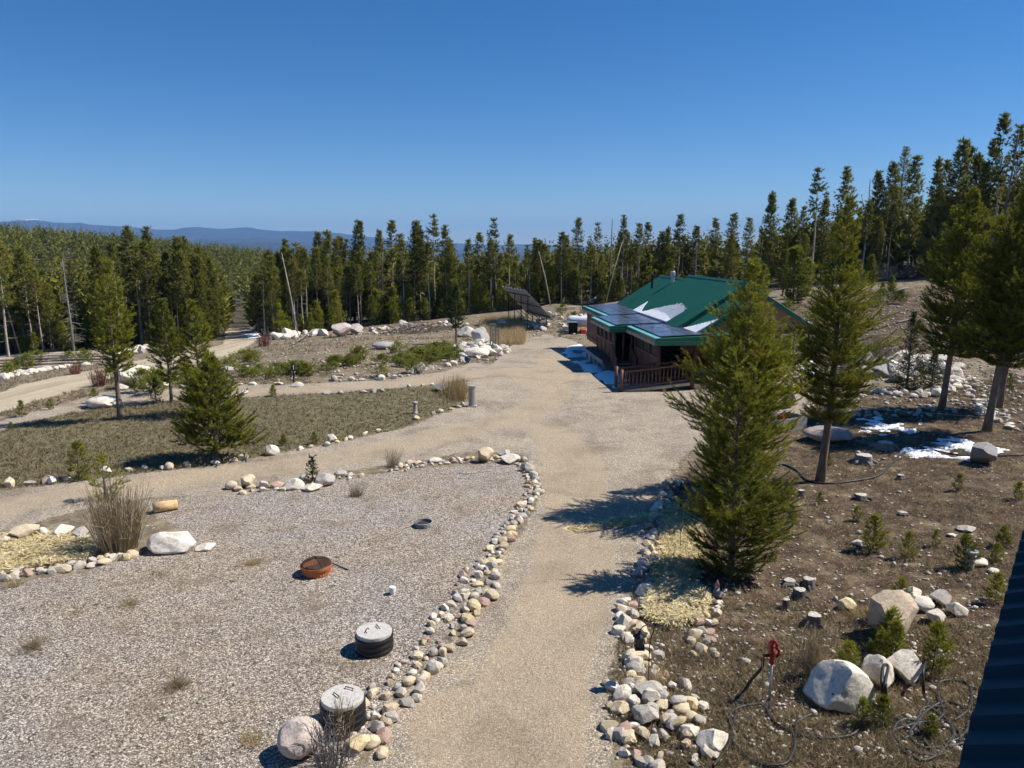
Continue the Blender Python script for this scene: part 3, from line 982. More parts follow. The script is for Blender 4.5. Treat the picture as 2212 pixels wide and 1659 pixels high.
boulder(642, 1648, 98, 0.92, (0.60, 0.50, 0.43), 'big rounded pinkish boulder beside the sunken black riser', 0, 0.4, 0.95, 0.1)
boulder(362, 1196, 104, 0.52, (0.74, 0.69, 0.60), 'large white granite boulder at the foot of the tall dry bush', 5, 0.2, 0.8, 0.15)
boulder(440, 1190, 45, 0.35, WHITE_ROCK, 'small flat pale rock next to the large white boulder', 2, 1.0, 0.8, 0.3)
for u, v, w, h, t, k, l in [(48, 1167, 54, 0.62, TAN_ROCK, 1, 'long grey and tan rock, its pointed end up, above the straw bed'), (88, 1160, 27, 0.8, WHITE_ROCK, 8, 'small pale rock between two longer ones above the straw bed'),
                            (126, 1162, 52, 0.6, WHITE_ROCK, 2, 'long white rock above the straw bed near the dry bush'), (172, 1167, 36, 0.8, GREY_ROCK, 3, 'grey speckled rock half hidden behind the dry bush stems'),
                            (8, 1174, 26, 0.7, WHITE_ROCK, 5, 'white rock at the outer corner of the straw bed'), (146, 1170, 20, 0.7, TAN_ROCK, 6, 'small tan rock sunk in the straw beside the dry bush')]:
    boulder(u, v, w, h, t, l, k, 0.3 * k, 0.75, 0.15)
for u, v, w, h, t, k, rz, l in [
    (1050, 1000, 34, 1.0, TAN_ROCK, 1, 0.5, 'upright pointed tan rock at the corner of the gravel pad'), (1090, 985, 30, 0.5, GREY_ROCK, 2, 0.9, 'grey wedge of rock lying behind the pointed one'),
    (1103, 1003, 46, 0.5, WHITE_ROCK, 3, 0.1, 'broad pale block at the corner of the gravel pad'), (1140, 1018, 30, 0.75, GREY_ROCK, 5, 0.4, 'grey block where the stone border turns along the drive'),
    (585, 985, 30, 0.85, WHITE_ROCK, 6, 0.2, 'white block standing on the grass edge beside the lane'), (716, 956, 22, 0.9, WHITE_ROCK, 7, 0.4, 'small cube of white rock on the grass edge'),
    (700, 1051, 42, 0.7, GREY_ROCK, 0, 0.1, 'round grey cobble near the small dark sapling'), (630, 1058, 44, 0.6, WHITE_ROCK, 9, 0.6, 'pale slab leaning beside the small dark sapling'),
    (672, 1062, 44, 0.45, WHITE_ROCK, 2, 0.3, 'whitish flat stone at the foot of the small dark sapling'), (215, 883, 72, 0.42, WHITE_ROCK, 4, 0.2, 'low white boulder at the foot of the tall slim pine'),
    (285, 838, 66, 0.75, WHITE_ROCK, 1, 0.7, 'tall white boulder group between the road and upper lane'), (320, 840, 30, 0.6, WHITE_ROCK, 6, 0.3, 'white block beside the tall white boulder'),
    (350, 838, 36, 0.55, WHITE_ROCK, 2, 0.9, 'low white block nearer the second slim pine'), (318, 812, 34, 0.7, GREY_ROCK, 3, 0.5, 'grey boulder showing through the second slim pine'),
    (262, 842, 24, 0.6, WHITE_ROCK, 5, 0.5, 'small white rock behind the slim pine trunk'),
    (735, 728, 42, 0.75, (0.55, 0.46, 0.42), 1, 0.3, 'tall pinkish granite outcrop at the forest edge'), (768, 722, 40, 0.6, (0.50, 0.43, 0.40), 3, 0.8, 'lower shoulder of the pinkish granite outcrop'),
    (830, 755, 58, 0.32, (0.42, 0.39, 0.37), 4, 0.2, 'flat grey boulder lying in the dry meadow'), (1030, 772, 56, 0.42, WHITE_ROCK, 4, 0.3, 'smooth white dome rock in front of the rock heap'),
    (1040, 755, 46, 1.1, (0.58, 0.55, 0.52), 7, 0.6, 'tall grey slab standing up in the rock heap'), (1005, 728, 40, 0.6, WHITE_ROCK, 9, 0.4, 'white boulder on the crest of the rock heap'),
    (907, 806, 26, 0.9, GREY_ROCK, 3, 0.2, 'grey upright rock ending the white stone row'), (870, 703, 22, 0.6, WHITE_ROCK, 5, 0.2, 'pale rock on the bank near the brush pile'),
    (1088, 706, 28, 0.6, WHITE_ROCK, 6, 0.2, 'round white boulder under the solar array posts'), (620, 733, 34, 0.5, WHITE_ROCK, 2, 0.2, 'white block in the rocks at the forest edge'),
    (955, 846, 42, 0.45, DARK_ROCK, 3, 0.2, 'dark lichened boulder at the tip of the grass island'), (940, 1000, 30, 0.4, WHITE_ROCK, 8, 0.2, 'flat white stone in the upper edge row'),
    (1660, 582, 16, 0.8, WHITE_ROCK, 5, 0.2, 'bright white boulder on the dirt bank behind the cabin'), (640, 836, 30, 0.4, WHITE_ROCK, 9, 0.2, 'low flat rock behind the dark post box'),
    (498, 1058, 28, 0.7, TAN_ROCK, 8, 0.3, 'tan stone of the pair at the lane corner'), (535, 1055, 30, 1.0, TAN_ROCK, 1, 0.9, 'taller tan stone of the pair at the lane corner'),
    (525, 852, 20, 0.5, WHITE_ROCK, 2, 0.5, 'pale stone under the third slim pine'), (490, 803, 26, 0.5, GREY_ROCK, 4, 0.1, 'grey rounded stone in the young pines above the lane'),
]:
    boulder(u, v, w, h, t, l, k, rz, 0.85, 0.14)
for u, v, w, h, t, k, rz, l in [
    (1945, 1392, 100, 1.1, (0.52, 0.42, 0.31), 1, 0.3, 'biggest tan block of rock among young pines on the slope'), (1975, 1300, 46, 0.75, WHITE_ROCK, 2, 0.3, 'white pointed rock at the top of the boulder group'),
    (2000, 1322, 56, 0.6, WHITE_ROCK, 4, 0.7, 'rounded pale boulder in the middle of the boulder group'), (2042, 1310, 50, 0.7, GREY_ROCK, 3, 0.2, 'grey ridged boulder at the back of the boulder group'),
    (2028, 1350, 48, 0.75, WHITE_ROCK, 7, 0.5, 'white block in front of the boulder group'), (2072, 1332, 44, 0.8, WHITE_ROCK, 5, 0.1, 'white faceted boulder at the roof side of the boulder group'),
    (1836, 1320, 44, 0.65, YELLOW_ROCK, 6, 0.3, 'single yellowish rock in the dry grass'), (1822, 1535, 138, 0.80, WHITE_ROCK, 9, 0.1, 'long white boulder with the hose draped over it'),
    (1900, 1488, 84, 1.0, WHITE_ROCK, 5, 0.8, 'white boulder between two others with two hose loops over it'), (1968, 1480, 84, 0.85, WHITE_ROCK, 3, 0.2, 'white slab of rock at the hose coil by a young pine'),
    (2140, 1005, 62, 0.78, (0.30, 0.29, 0.285), 1, 0.6, 'grey pyramid shaped boulder beside the melting snow'), (2118, 1225, 48, 0.45, WHITE_ROCK, 4, 0.1, 'low white boulder beside the capped post'),
    (1800, 958, 105, 0.2, (0.40, 0.33, 0.29), 4, 0.1, 'broad flat pinkish rock slab near the planter box'), (1408, 1515, 66, 0.6, GREY_ROCK, 3, 0.2, 'round grey boulder on top of the driveway stone heap'),
    (1398, 1570, 60, 0.8, GREY_ROCK, 7, 0.15, 'square grey block set on edge in the stone heap'), (1448, 1570, 40, 0.7, TAN_ROCK, 0, 0.4, 'smooth tan cobble in the stone heap'),
    (1432, 1535, 40, 0.6, TAN_ROCK, 0, 0.9, 'smooth brown cobble below the round grey boulder'), (1475, 1545, 44, 0.6, TAN_ROCK, 4, 0.6, 'oval tan cobble at the slope side of the heap'),
    (1545, 1628, 72, 0.72, WHITE_ROCK, 2, 0.4, 'white sharp edged boulder where the hose leaves the picture'), (1495, 1560, 32, 0.7, TAN_ROCK, 8, 0.4, 'small yellow brown cobble beside the oval one'),
    (1388, 1380, 34, 1.0, TAN_ROCK, 1, 1.2, 'slanting tan slab behind the hanging lantern'), (1370, 1440, 40, 0.5, WHITE_ROCK, 6, 0.3, 'whitish block under the hanging lantern'),
    (1395, 1290, 44, 0.7, WHITE_ROCK, 9, 0.3, 'pale boulder at the corner of the square straw bed'), (1530, 1305, 26, 0.8, YELLOW_ROCK, 8, 0.3, 'yellow rounded stone at the slope corner of the straw bed'),
    (1345, 1545, 50, 0.6, TAN_ROCK, 2, 0.2, 'broken tan rock on the drive side of the heap'), (2095, 1150, 40, 0.28, GREY_ROCK, 2, 0.2, 'flat grey stone in the grass above the capped post'),
    (1860, 1180, 36, 0.35, GREY_ROCK, 5, 0.5, 'flat lichened stone among the slope saplings'), (2060, 1160, 22, 0.4, WHITE_ROCK, 7, 0.5, 'small white stone among the slope saplings'),
    (2150, 1240, 26, 0.5, WHITE_ROCK, 8, 0.5, 'small white stone near the dark roof edge'), (775, 1630, 46, 0.8, YELLOW_ROCK, 1, 0.4, 'yellow angular rock beside the sunken riser'),
    (1875, 800, 60, 0.8, (0.30, 0.27, 0.27), 6, 0.4, 'large dark boulder in the rock bank beside the cabin'), (1918, 815, 52, 0.6, GREY_ROCK, 3, 0.2, 'grey slab leaning in the rock bank beside the cabin'),
]:
    boulder(u, v, w, h, t, l, k, rz, 0.85, 0.14)

# many small loose stones nobody could count
def pebbles():
    g = np.random.default_rng(77)
    V, F, n = [], [], 0
    v0, f0 = ICO[2]
    bm = bmesh.new(); bmesh.ops.create_icosphere(bm, subdivisions=1, radius=0.5)
    v0 = np.array([tuple(p.co) for p in bm.verts]); f0 = np.array([[q.index for q in p.verts] for p in bm.faces]); bm.free()
    pts = []
    for k in range(2600):
        u, v = g.uniform(1310, 2200), 900 + 740 * g.random() ** 0.7
        pts.append((u, v, g.uniform(0.02, 0.075) * (1.8 if g.random() < 0.1 else 1)))
    for k in range(1500):
        pts.append((g.uniform(1700, 2212), g.uniform(640, 900), g.uniform(0.06, 0.22)))
    for k in range(1000):
        pts.append((g.uniform(480, 1250), g.uniform(690, 825), g.uniform(0.06, 0.24)))
    for k in range(200):
        pts.append((g.uniform(0, 1300), g.uniform(860, 1640), g.uniform(0.025, 0.06)))
    B = np.array([[*ray(u, v)] for u, v, s in pts])
    S = np.array([s for _, _, s in pts])
    t = CAM_H / -B[:, 2]
    for _ in range(14):
        x, y = B[:, 0] * t, B[:, 1] * t
        t = np.clip(0.5 * t + 0.5 * (CAM_H - H(x, y)) / -B[:, 2], 3, 160)
    x, y = B[:, 0] * t, B[:, 1] * t
    ok = t < 150
    if True:
        keep = ok & ~(inside(Z_ROAD, x, y) | inside(Z_YARD, x, y) | inside(Z_LOOP, x, y) | inside(Z_LANE, x, y))
        x, y, S = x[keep], y[keep], S[keep]
    n = len(x)
    sc = S[:, None, None] * g.uniform(0.6, 1.3, (n, 1, 3)) * np.array([1.2, 1, 0.8])
    vv = v0[None] * sc * g.uniform(0.75, 1.2, (n, len(v0), 1))
    vv[..., 0] += x[:, None]; vv[..., 1] += y[:, None]; vv[..., 2] += (H(x, y) + S * 0.2)[:, None]
    ff = f0[None] + (np.arange(n) * len(v0))[:, None, None]
    o = link('loose_stones', np_mesh('loose_stones', vv.reshape(-1, 3), ff.reshape(-1, 3), M['rock']))
    o.color = (0.56, 0.51, 0.44, 1)
    tag(o, 'countless small pale stones strewn over the soil', 'stones', None, 'stuff')


pebbles()

# ------------------------------------------------------------------ trees
def unit(a):
    return a / (np.linalg.norm(a, axis=-1, keepdims=True) + 1e-9)


def needles(pos, dirs, shade, K, L, w, spread, g, out):
    """tufts of K flat needles at every position"""
    n = len(pos)
    d = unit(dirs[:, None, :] + spread * g.normal(size=(n, K, 3)))
    side = unit(np.cross(d, out[:, None, :] + 0.45 * g.normal(size=(n, K, 3)))) * (w * 0.5)
    ln = L * g.uniform(0.65, 1.2, (n, K, 1))
    b = pos[:, None, :] + d * (ln * -0.08)
    v = np.stack([b - side, b + side, b + d * ln + side * 0.25, ], 2)
    f = np.arange(n * K * 3).reshape(-1, 3)
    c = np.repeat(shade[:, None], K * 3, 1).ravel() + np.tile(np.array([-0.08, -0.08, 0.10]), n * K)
    return v.reshape(-1, 3), f, np.stack([np.clip(c, 0, 1)] * 3, 1)


def profile(t, kind):
    if kind == 'pine': return min(1, 0.6 + 1.5 * t) * (1 - t ** 1.7) ** 0.95
    if kind == 'low': return min(1, 0.72 + 0.9 * t) * (1 - t) ** 0.8 * 1.12
    if kind == 'column': return (0.62 + 0.38 * math.sin(math.pi * min(1, t * 1.1 + 0.12))) * (1 - t) ** 0.5
    if kind == 'spruce': return (1 - t) ** 0.9 * min(1, 0.7 + t * 3)
    return (1 - t) ** 0.7


def make_pine(seed, h, base, rad, whorl=0.3, nb=6, K=12, L=0.13, w=0.022, spread=0.55, kind='pine', tuft=0.11, bend=0.02, tr=None, sparse=0.0, lift0=-0.12, lift1=0.9, mat='needle', bark='bark', sides=7, bt=3, dead=0, twig=0.24):
    """returns trunk mesh, crown mesh: whorls of up-curving limbs carrying needle tufts"""
    g = np.random.default_rng(seed)
    tr = tr or 0.013 * h + 0.02
    bx, by = g.uniform(-bend, bend) * h, g.uniform(-bend, bend) * h
    def axis(z):
        q = z / h
        return np.array([bx * q * q + 0.004 * h * math.sin(q * 7), by * q * q + 0.004 * h * math.cos(q * 6), z])
    mb = MB()
    zs = np.linspace(-0.15, h * 0.985, 12)
    mb.tube([axis(z) for z in zs], [max(0.012, tr * (1 - max(0, z) / h) ** 0.85) * (1.25 if z < 0.05 else 1) for z in zs], sides)
    P, D, S = [], [], []
    z = base
    while z < h * 0.985:
        t = (z - base) / (h - base)
        ln0 = max(rad * profile(t, kind), 0.05 * rad + 0.06)
        m = max(3, int(round(nb * (0.7 + 0.5 * g.random()) * (1 - 0.35 * t))))
        a0 = g.uniform(0, 6.28)
        for k in range(m):
            if g.random() < sparse: continue
            a = a0 + 6.28 * k / m + g.normal() * 0.25
            ln = ln0 * g.uniform(0.72, 1.15) * (0.40 + 1.05 * float(vnoise(a * 1.1 + 7, z * 1.3, seed)))
            e = lift0 + (lift1 - lift0) * t + g.normal() * 0.12
            o = axis(z + g.uniform(-0.3, 0.3) * whorl)
            hd = np.array([math.cos(a), math.sin(a), 0.0])
            def pt(s): return o + hd * (ln * s * math.cos(e * 0.6)) + np.array([0, 0, ln * (s * math.tan(min(1.0, e)) * 0.8 + 0.28 * s * s)])
            if bt: mb.tube([pt(0), pt(0.5), pt(0.95)], [max(0.006, 0.016 * ln + 0.004), max(0.005, 0.011 * ln), 0.004], bt, False)
            side = np.array([-hd[1], hd[0], 0])
            def brush(p0, dv, length, s0):
                m_ = max(2, int(length / tuft))
                q = (np.arange(m_) + g.random()) / m_
                pp = p0 + dv * (length * q)[:, None] + np.array([0, 0, 0.30]) * (length * q * q)[:, None]
                dd = dv + np.array([0, 0, 0.5]) * q[:, None]
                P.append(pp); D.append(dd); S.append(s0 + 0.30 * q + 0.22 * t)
            lead = pt(1.0) - pt(0.55)
            lead = lead / (np.linalg.norm(lead) + 1e-9)
            brush(pt(0.45), lead, ln * 0.62, 0.25)
            nsub = max(1, int(ln * 0.75 / twig))
            for i in range(nsub):
                s = 0.25 + 0.68 * (i + g.random() * 0.8) / nsub
                for sg in (-1, 1):
                    if g.random() < 0.12: continue
                    dv = side * sg * g.uniform(0.55, 0.95) + hd * g.uniform(0.45, 0.9) + np.array([0, 0, g.uniform(-0.05, 0.45)])
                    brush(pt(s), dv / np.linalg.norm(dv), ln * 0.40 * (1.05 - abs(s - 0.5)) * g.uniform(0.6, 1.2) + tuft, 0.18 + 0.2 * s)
        z += whorl * g.uniform(0.75, 1.25) * (1 - 0.35 * t)
    for k in range(dead):                       # bare dead limbs below the crown
        zz = g.uniform(0.12 * h, base)
        a = g.uniform(0, 6.28)
        ln = rad * g.uniform(0.25, 0.7)
        o = axis(zz)
        mb.tube([o, o + np.array([math.cos(a) * ln, math.sin(a) * ln, -0.12 * ln])], [0.012, 0.004], 3, False)
    top = axis(h)
    for i in range(6):
        P.append(axis(h * (0.965 + 0.006 * i))[None]); D.append(np.array([[g.normal() * 0.3, g.normal() * 0.3, 1.0]])); S.append(np.array([0.8]))
    P, D, S = np.concatenate(P), unit(np.concatenate(D)), np.concatenate(S)
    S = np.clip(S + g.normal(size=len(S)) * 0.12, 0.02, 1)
    q_ = P[:, 2] / h
    out = np.stack([P[:, 0] - bx * q_ * q_, P[:, 1] - by * q_ * q_, 0 * q_], 1)
    out = unit(out) * 0.85 + np.array([0, 0, 0.65])
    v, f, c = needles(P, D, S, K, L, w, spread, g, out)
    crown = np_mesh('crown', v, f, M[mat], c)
    return mb.mesh('trunk', M[bark], smooth=True), crown


def plant_tree(p, meshes, name, label, cat='tree', group=None, scale=(1, 1, 1), rz=0.0, lean=(0, 0), parts=('trunk', 'crown')):
    t = empty(name, (p[0], p[1], p[2]), rz, label, cat, group)
    t.scale = scale
    t.rotation_euler = (lean[0], lean[1], rz)
    for m, n in zip(meshes, parts):
        if m is not None:
            o = link(n, m, t)
            if n == 'branches': o['kind'] = 'stuff'
    return t


# the pines that stand out: foot (u, v), row of the top, half width in view units
def hero(u, v, top, half, base, seed, label, lean=(0, 0), name='pine_tree', **kw):
    p = gp(u, v)
    h = height_to(p, top)
    r = half * mpp(p)
    m = make_pine(seed, h, base * h, r, **kw)
    return plant_tree(p, m, name, label, lean=lean)


hero(258, 907, 556, 48, 0.30, 1, 'tall slim pine on a bare trunk nearest the road', whorl=0.25, nb=8, tuft=0.075, twig=0.19, K=11, L=0.15, w=0.028, spread=0.42)
hero(370, 868, 648, 46, 0.20, 2, 'second slim pine, on a thin bare trunk beside the upper lane', whorl=0.26, nb=8, tuft=0.08, twig=0.2, K=11, L=0.15, w=0.03, spread=0.42)
hero(437, 893, 655, 54, 0.12, 3, 'third slim pine, its crown rising out of the broad low pine', whorl=0.26, nb=8, tuft=0.08, twig=0.2, K=11, L=0.15, w=0.03, spread=0.42)
hero(466, 992, 770, 82, 0.13, 4, 'broad low pine with wide skirt beside the lane', whorl=0.20, nb=10, tuft=0.07, twig=0.18, K=11, L=0.14, w=0.026, spread=0.42, kind='low')
hero(985, 742, 618, 25, 0.27, 5, 'lone dark young pine on a thin trunk in the meadow', whorl=0.24, nb=8, tuft=0.12, twig=0.22, K=10, L=0.18, w=0.04, mat='needle_dark')
hero(1577, 1246, 815, 112, 0.03, 6, 'dense near pine with branches down to the straw', (0, 0.0), whorl=0.20, nb=9, tuft=0.052, twig=0.16, K=11, L=0.115, w=0.016, spread=0.40)
hero(1592, 1100, 560, 120, 0.14, 7, 'taller pine directly behind the dense near pine', (0, 0.012), whorl=0.21, nb=9, tuft=0.056, twig=0.165, K=11, L=0.125, w=0.018, spread=0.40)
hero(1772, 1040, 416, 88, 0.22, 8, 'tall full pine with bare trunk between cabin gable and snow', (0, 0.045), whorl=0.225, nb=9, tuft=0.062, twig=0.18, K=11, L=0.13, w=0.020, spread=0.40)
hero(2035, 885, 405, 78, 0.26, 9, 'dark pine on a straight bare trunk on the hillside', (0, 0.03), whorl=0.23, nb=11, tuft=0.075, twig=0.19, K=10, L=0.15, w=0.026, spread=0.42)
hero(2133, 932, 392, 100, 0.28, 10, 'big pine with stout trunk above the melting snow', (0, 0.05), whorl=0.22, nb=11, tuft=0.075, twig=0.19, K=10, L=0.145, w=0.026, tr=0.15, spread=0.42)
hero(2158, 880, 395, 76, 0.26, 12, 'twin pine standing just behind the stout trunk', (0, 0.05), whorl=0.23, nb=11, tuft=0.075, twig=0.19, K=10, L=0.15, w=0.027, spread=0.42)
hero(1958, 842, 675, 36, 0.02, 13, 'taller of the two young spruces in the stone wall', name='spruce_tree', whorl=0.16, nb=9, tuft=0.10, K=8, L=0.10, w=0.022, kind='spruce', mat='needle_dark')
hero(2012, 835, 763, 32, 0.02, 14, 'shorter rounder young spruce in the stone wall', name='spruce_tree', whorl=0.12, nb=10, tuft=0.08, K=8, L=0.09, w=0.02, kind='spruce', mat='needle_dark')
hero(1928, 592, 318, 52, 0.22, 15, 'large leaning pine at the top of the open slope', (0, 0.02), name='pine_tree', whorl=0.42, nb=6, tuft=0.2, twig=0.45, K=7, L=0.26, w=0.06, mat='needle_far')
hero(172, 1036, 955, 32, 0.04, 16, 'bushy little pine at the grass edge near the dry bush', whorl=0.17, nb=7, tuft=0.055, twig=0.17, K=9, L=0.13, w=0.018, kind='low')
hero(228, 1078, 985, 46, 0.04, 17, 'loose little pine growing up behind the dry bush', whorl=0.24, nb=6, tuft=0.06, twig=0.2, K=8, L=0.13, w=0.018, kind='low')
hero(337, 870, 820, 18, 0.05, 18, 'tiny black green fir in the shade under the slim pines', whorl=0.14, nb=7, tuft=0.08, K=7, L=0.09, w=0.02, mat='needle_dark', kind='low')
hero(676, 1042, 990, 15, 0.04, 19, 'small dark sapling among the stones above the gravel pad', whorl=0.12, nb=7, tuft=0.05, twig=0.1, K=8, L=0.09, w=0.014, mat='needle_dark', kind='low')

# ---- forest: shared tree forms, every near tree a thing of its own
FOREST = {}
for i in range(5):   # tall lodgepoles, bare below
    FOREST['tall%d' % i] = make_pine(300 + i, 10.0, 4.0 + 0.55 * i, 1.0 + 0.1 * (i % 2), 0.36, 6, 8, 0.27, 0.085, 0.6, 'column', 0.27, 0.015, 0.10, 0.12, -0.2, 0.9, 'needle_far', 'palebark', 6, 3, 16, 0.42)
for i in range(3):   # full dark crowns
    FOREST['full%d' % i] = make_pine(320 + i, 10.0, 1.6 + 0.7 * i, 1.3, 0.34, 7, 8, 0.28, 0.09, 0.6, 'pine', 0.27, 0.015, 0.11, 0.05, -0.15, 0.8, 'needle_far', 'bark', 6, 3, 4, 0.42)
for i in range(2):   # thin tall ones with a short tuft of crown
    FOREST['thin%d' % i] = make_pine(330 + i, 10.0, 6.0 + 0.5 * i, 0.8, 0.34, 6, 8, 0.26, 0.08, 0.6, 'column', 0.26, 0.02, 0.085, 0.25, -0.25, 0.8, 'needle_far', 'palebark', 6, 3, 26, 0.42)
for i in range(3):   # young ones at the forest edge
    FOREST['young%d' % i] = make_pine(340 + i, 10.0, 0.5, 2.5, 0.6, 7, 8, 0.62, 0.17, 0.55, 'pine', 0.45, 0.01, 0.14, 0.05, 0.05, 0.9, 'needle', 'bark', 5, 3, 0, 0.7)


def snag_mesh(seed, full):
    g = np.random.default_rng(seed)
    mb = MB()
    ax = lambda z: Vector((0.12 * math.sin(z * 0.35 + seed), 0.1 * math.cos(z * 0.3), z))
    mb.tube([ax(z) for z in np.linspace(-0.2, 10, 9)], [0.12 * (1 - 0.085 * i) for i in range(9)], 6)
    trunk = mb.mesh('trunk', M['deadwood'], True)
    lb = MB()
    for k in range(90 if full else 26):
        z = g.uniform(1.5 if full else 4, 9.8)
        a, ln = g.uniform(0, 6.28), g.uniform(0.4, 1.3) * (1.15 - z / 11)
        o = ax(z)
        e = o + Vector((math.cos(a) * ln, math.sin(a) * ln, -0.25 * ln))
        lb.tube([o, e], [0.018, 0.006], 3, False)
        if full:
            for q in range(3):
                s = o.lerp(e, g.uniform(0.3, 1))
                lb.tube([s, s + Vector((g.normal() * 0.2, g.normal() * 0.2, g.normal() * 0.14 - 0.05))], [0.011, 0.005], 3, False)
    return trunk, lb.mesh('branches', M['greytwig'])


for i in range(3): FOREST['snag%d' % i] = snag_mesh(350 + i, i == 0)

TREES = []       # (x, y, height, form, part of the forest)


def skyline(u):
    return float(np.interp(u, [-400, 0, 60, 150, 250, 320, 420, 470, 486, 553, 580, 640, 720, 800, 900, 1000, 1100, 1200, 1300, 1400, 1500, 1600, 1700, 1800, 1900, 2000, 2100, 2250, 2600],
                           [510, 520, 525, 545, 535, 520, 520, 545, 560, 560, 555, 520, 515, 505, 500, 515, 515, 510, 500, 500, 495, 490, 455, 440, 400, 380, 350, 330, 300]))


def col_of(x, y, z):
    d = y * math.cos(PITCH) + (CAM_H - z) * math.sin(PITCH)
    return 1106 + x / d * 2212 * FOCAL


def scatter_forest():
    g = np.random.default_rng(55)
    def along(pts, where, depth_, step, first):
        for a, b in zip(pts[:-1], pts[1:]):
            L = (b.xy - a.xy).length
            for row in range(int(depth_ / step)):
                n = max(1, int(L / step * 0.9))
                for k in range(n):
                    if row and g.random() < 0.12: continue
                    q = a.xy.lerp(b.xy, (k + g.uniform(0.05, 0.95)) / n)
                    out = q.normalized()
                    q = q + out * (first + row * step + g.uniform(-0.5, 0.5) * step)
                    z = gz(q.x, q.y)
                    u = col_of(q.x, q.y, z)
                    if 486 < u < 553: continue          # the road's gap
                    p = Vector((q.x, q.y, z))
                    hmax = height_to(p, skyline(u))
                    h = float(np.clip(hmax * g.choice([0.98, 0.9, 0.8, 0.68], p=[0.22, 0.30, 0.28, 0.20]), 4.5, 15.5))
                    if where == 'west' and row > 4: h = min(h, 12.5)
                    r = g.random()
                    form = 'tall%d' % g.integers(5) if r < (0.58 if row < 3 else 0.45) else 'full%d' % g.integers(3) if r < 0.78 else 'thin%d' % g.integers(2) if r < 0.95 else 'snag%d' % g.integers(3)
                    TREES.append((q.x, q.y, h, form, where))
    along(EDGE_WEST, 'west', 46, 1.9, 1.0)
    along(EDGE_MID, 'mid', 36, 1.7, 1.2)
    along(ROAD_W, 'west', 3.0, 2.6, 0.0)
    along(ROAD_E, 'mid', 3.0, 2.6, 0.0)
    along(EDGE_EAST, 'east', 40, 2.6, 1.0)
    # young green trees along the edge
    for pts, where, n in ((EDGE_WEST, 'west', 44), (EDGE_MID, 'mid', 58)):
        for k in range(n):
            i = int(g.integers(len(pts) - 1))
            q = pts[i].xy.lerp(pts[i + 1].xy, g.random())
            q = q + q.normalized() * g.uniform(-0.6, 2.5)
            u = col_of(q.x, q.y, gz(q.x, q.y))
            if 484 < u < 554: continue
            TREES.append((q.x, q.y, float(g.uniform(1.6, 4.4)), 'young%d' % g.integers(3), where))
    # trees whose tops stand out against the sky: column, row of the top, distance
    for u, top, y, form in [(780, 480, 92, 'full1'), (848, 476, 95, 'thin0'), (895, 476, 92, 'tall1'), (908, 484, 93, 'full2'), (940, 462, 93, 'thin1'), (966, 488, 90, 'tall2'), (1037, 502, 96, 'thin0'), (1072, 470, 92, 'thin1'),
                            (1100, 508, 90, 'tall4'), (1160, 520, 92, 'full1'), (1212, 500, 90, 'tall0'), (1250, 472, 92, 'tall3'), (1290, 480, 93, 'thin1'), (1318, 470, 95, 'snag1'), (1343, 466, 90, 'tall2'), (1378, 482, 91, 'tall1'), (1402, 480, 93, 'thin0'),
                            (1430, 488, 93, 'full0'), (1462, 464, 92, 'tall4'), (1500, 490, 93, 'full1'), (1540, 470, 94, 'tall0'), (1578, 462, 95, 'tall3'), (1612, 470, 95, 'tall1'), (1658, 412, 92, 'full0'), (1700, 428, 93, 'full2'), (1728, 445, 92, 'tall1'),
                            (1752, 362, 84, 'thin1'), (1772, 425, 92, 'full0'), (1820, 362, 90, 'tall2'), (1862, 385, 90, 'snag1'), (1880, 372, 88, 'full1'), (1898, 352, 88, 'tall3'), (1920, 400, 92, 'full2'), (1958, 335, 90, 'tall1'), (2006, 338, 86, 'full0'), (2026, 345, 88, 'thin0'),
                            (2050, 306, 84, 'full1'), (2068, 320, 86, 'tall3'), (2098, 330, 84, 'full2'), (2118, 300, 82, 'tall0'), (2136, 245, 80, 'thin0'), (2150, 285, 78, 'snag2'), (2172, 272, 82, 'tall2'), (2205, 330, 78, 'full0'), (2212, 318, 76, 'full1'), (2240, 320, 74, 'tall2'),
                            (310, 488, 82, 'thin0'), (340, 492, 84, 'tall2'), (328, 520, 80, 'tall0'), (22, 500, 68, 'tall1'), (62, 484, 100, 'full0'), (225, 530, 76, 'full2'), (265, 525, 78, 'tall3'), (400, 515, 84, 'full1'), (420, 512, 86, 'tall2'), (440, 530, 86, 'full0'),
                            (160, 560, 70, 'snag0'), (590, 540, 100, 'full2'), (625, 515, 98, 'tall0'), (650, 530, 97, 'full0'), (690, 505, 95, 'full1'), (715, 500, 96, 'tall4'), (742, 510, 94, 'full2'), (820, 500, 94, 'full1')]:
        p = None
        a = (u - 1106) / (2212 * FOCAL)
        x = a * y
        for _ in range(4):
            z = gz(x, y)
            x = a * (y * math.cos(PITCH) + (CAM_H - z) * math.sin(PITCH))
        p = Vector((x, y, gz(x, y)))
        TREES.append((x, y, height_to(p, top), form, 'top'))
    # trees on the open slope beside the cabin
    for u, v, h, form in [(1690, 640, 4.5, 'full1'), (1712, 655, 5.0, 'young0'), (1740, 640, 3.6, 'young1'), (1968, 575, 6, 'full2'), (2010, 590, 3, 'young2'), (1860, 600, 6.5, 'full0'), (1880, 612, 3.0, 'young1'),
                          (1650, 640, 3.2, 'young2'), (2080, 600, 5, 'full1'), (1905, 640, 1.3, 'young0'), (1925, 630, 1.5, 'young2'), (2150, 610, 6, 'full0'), (2195, 620, 7, 'full2'), (1790, 600, 6.5, 'tall2'), (1765, 590, 8.0, 'tall4')]:
        p = gp(u, v)
        TREES.append((p.x, p.y, h, form, 'slope'))
    # farther wood on the hillsides, only as a mass
    far = []
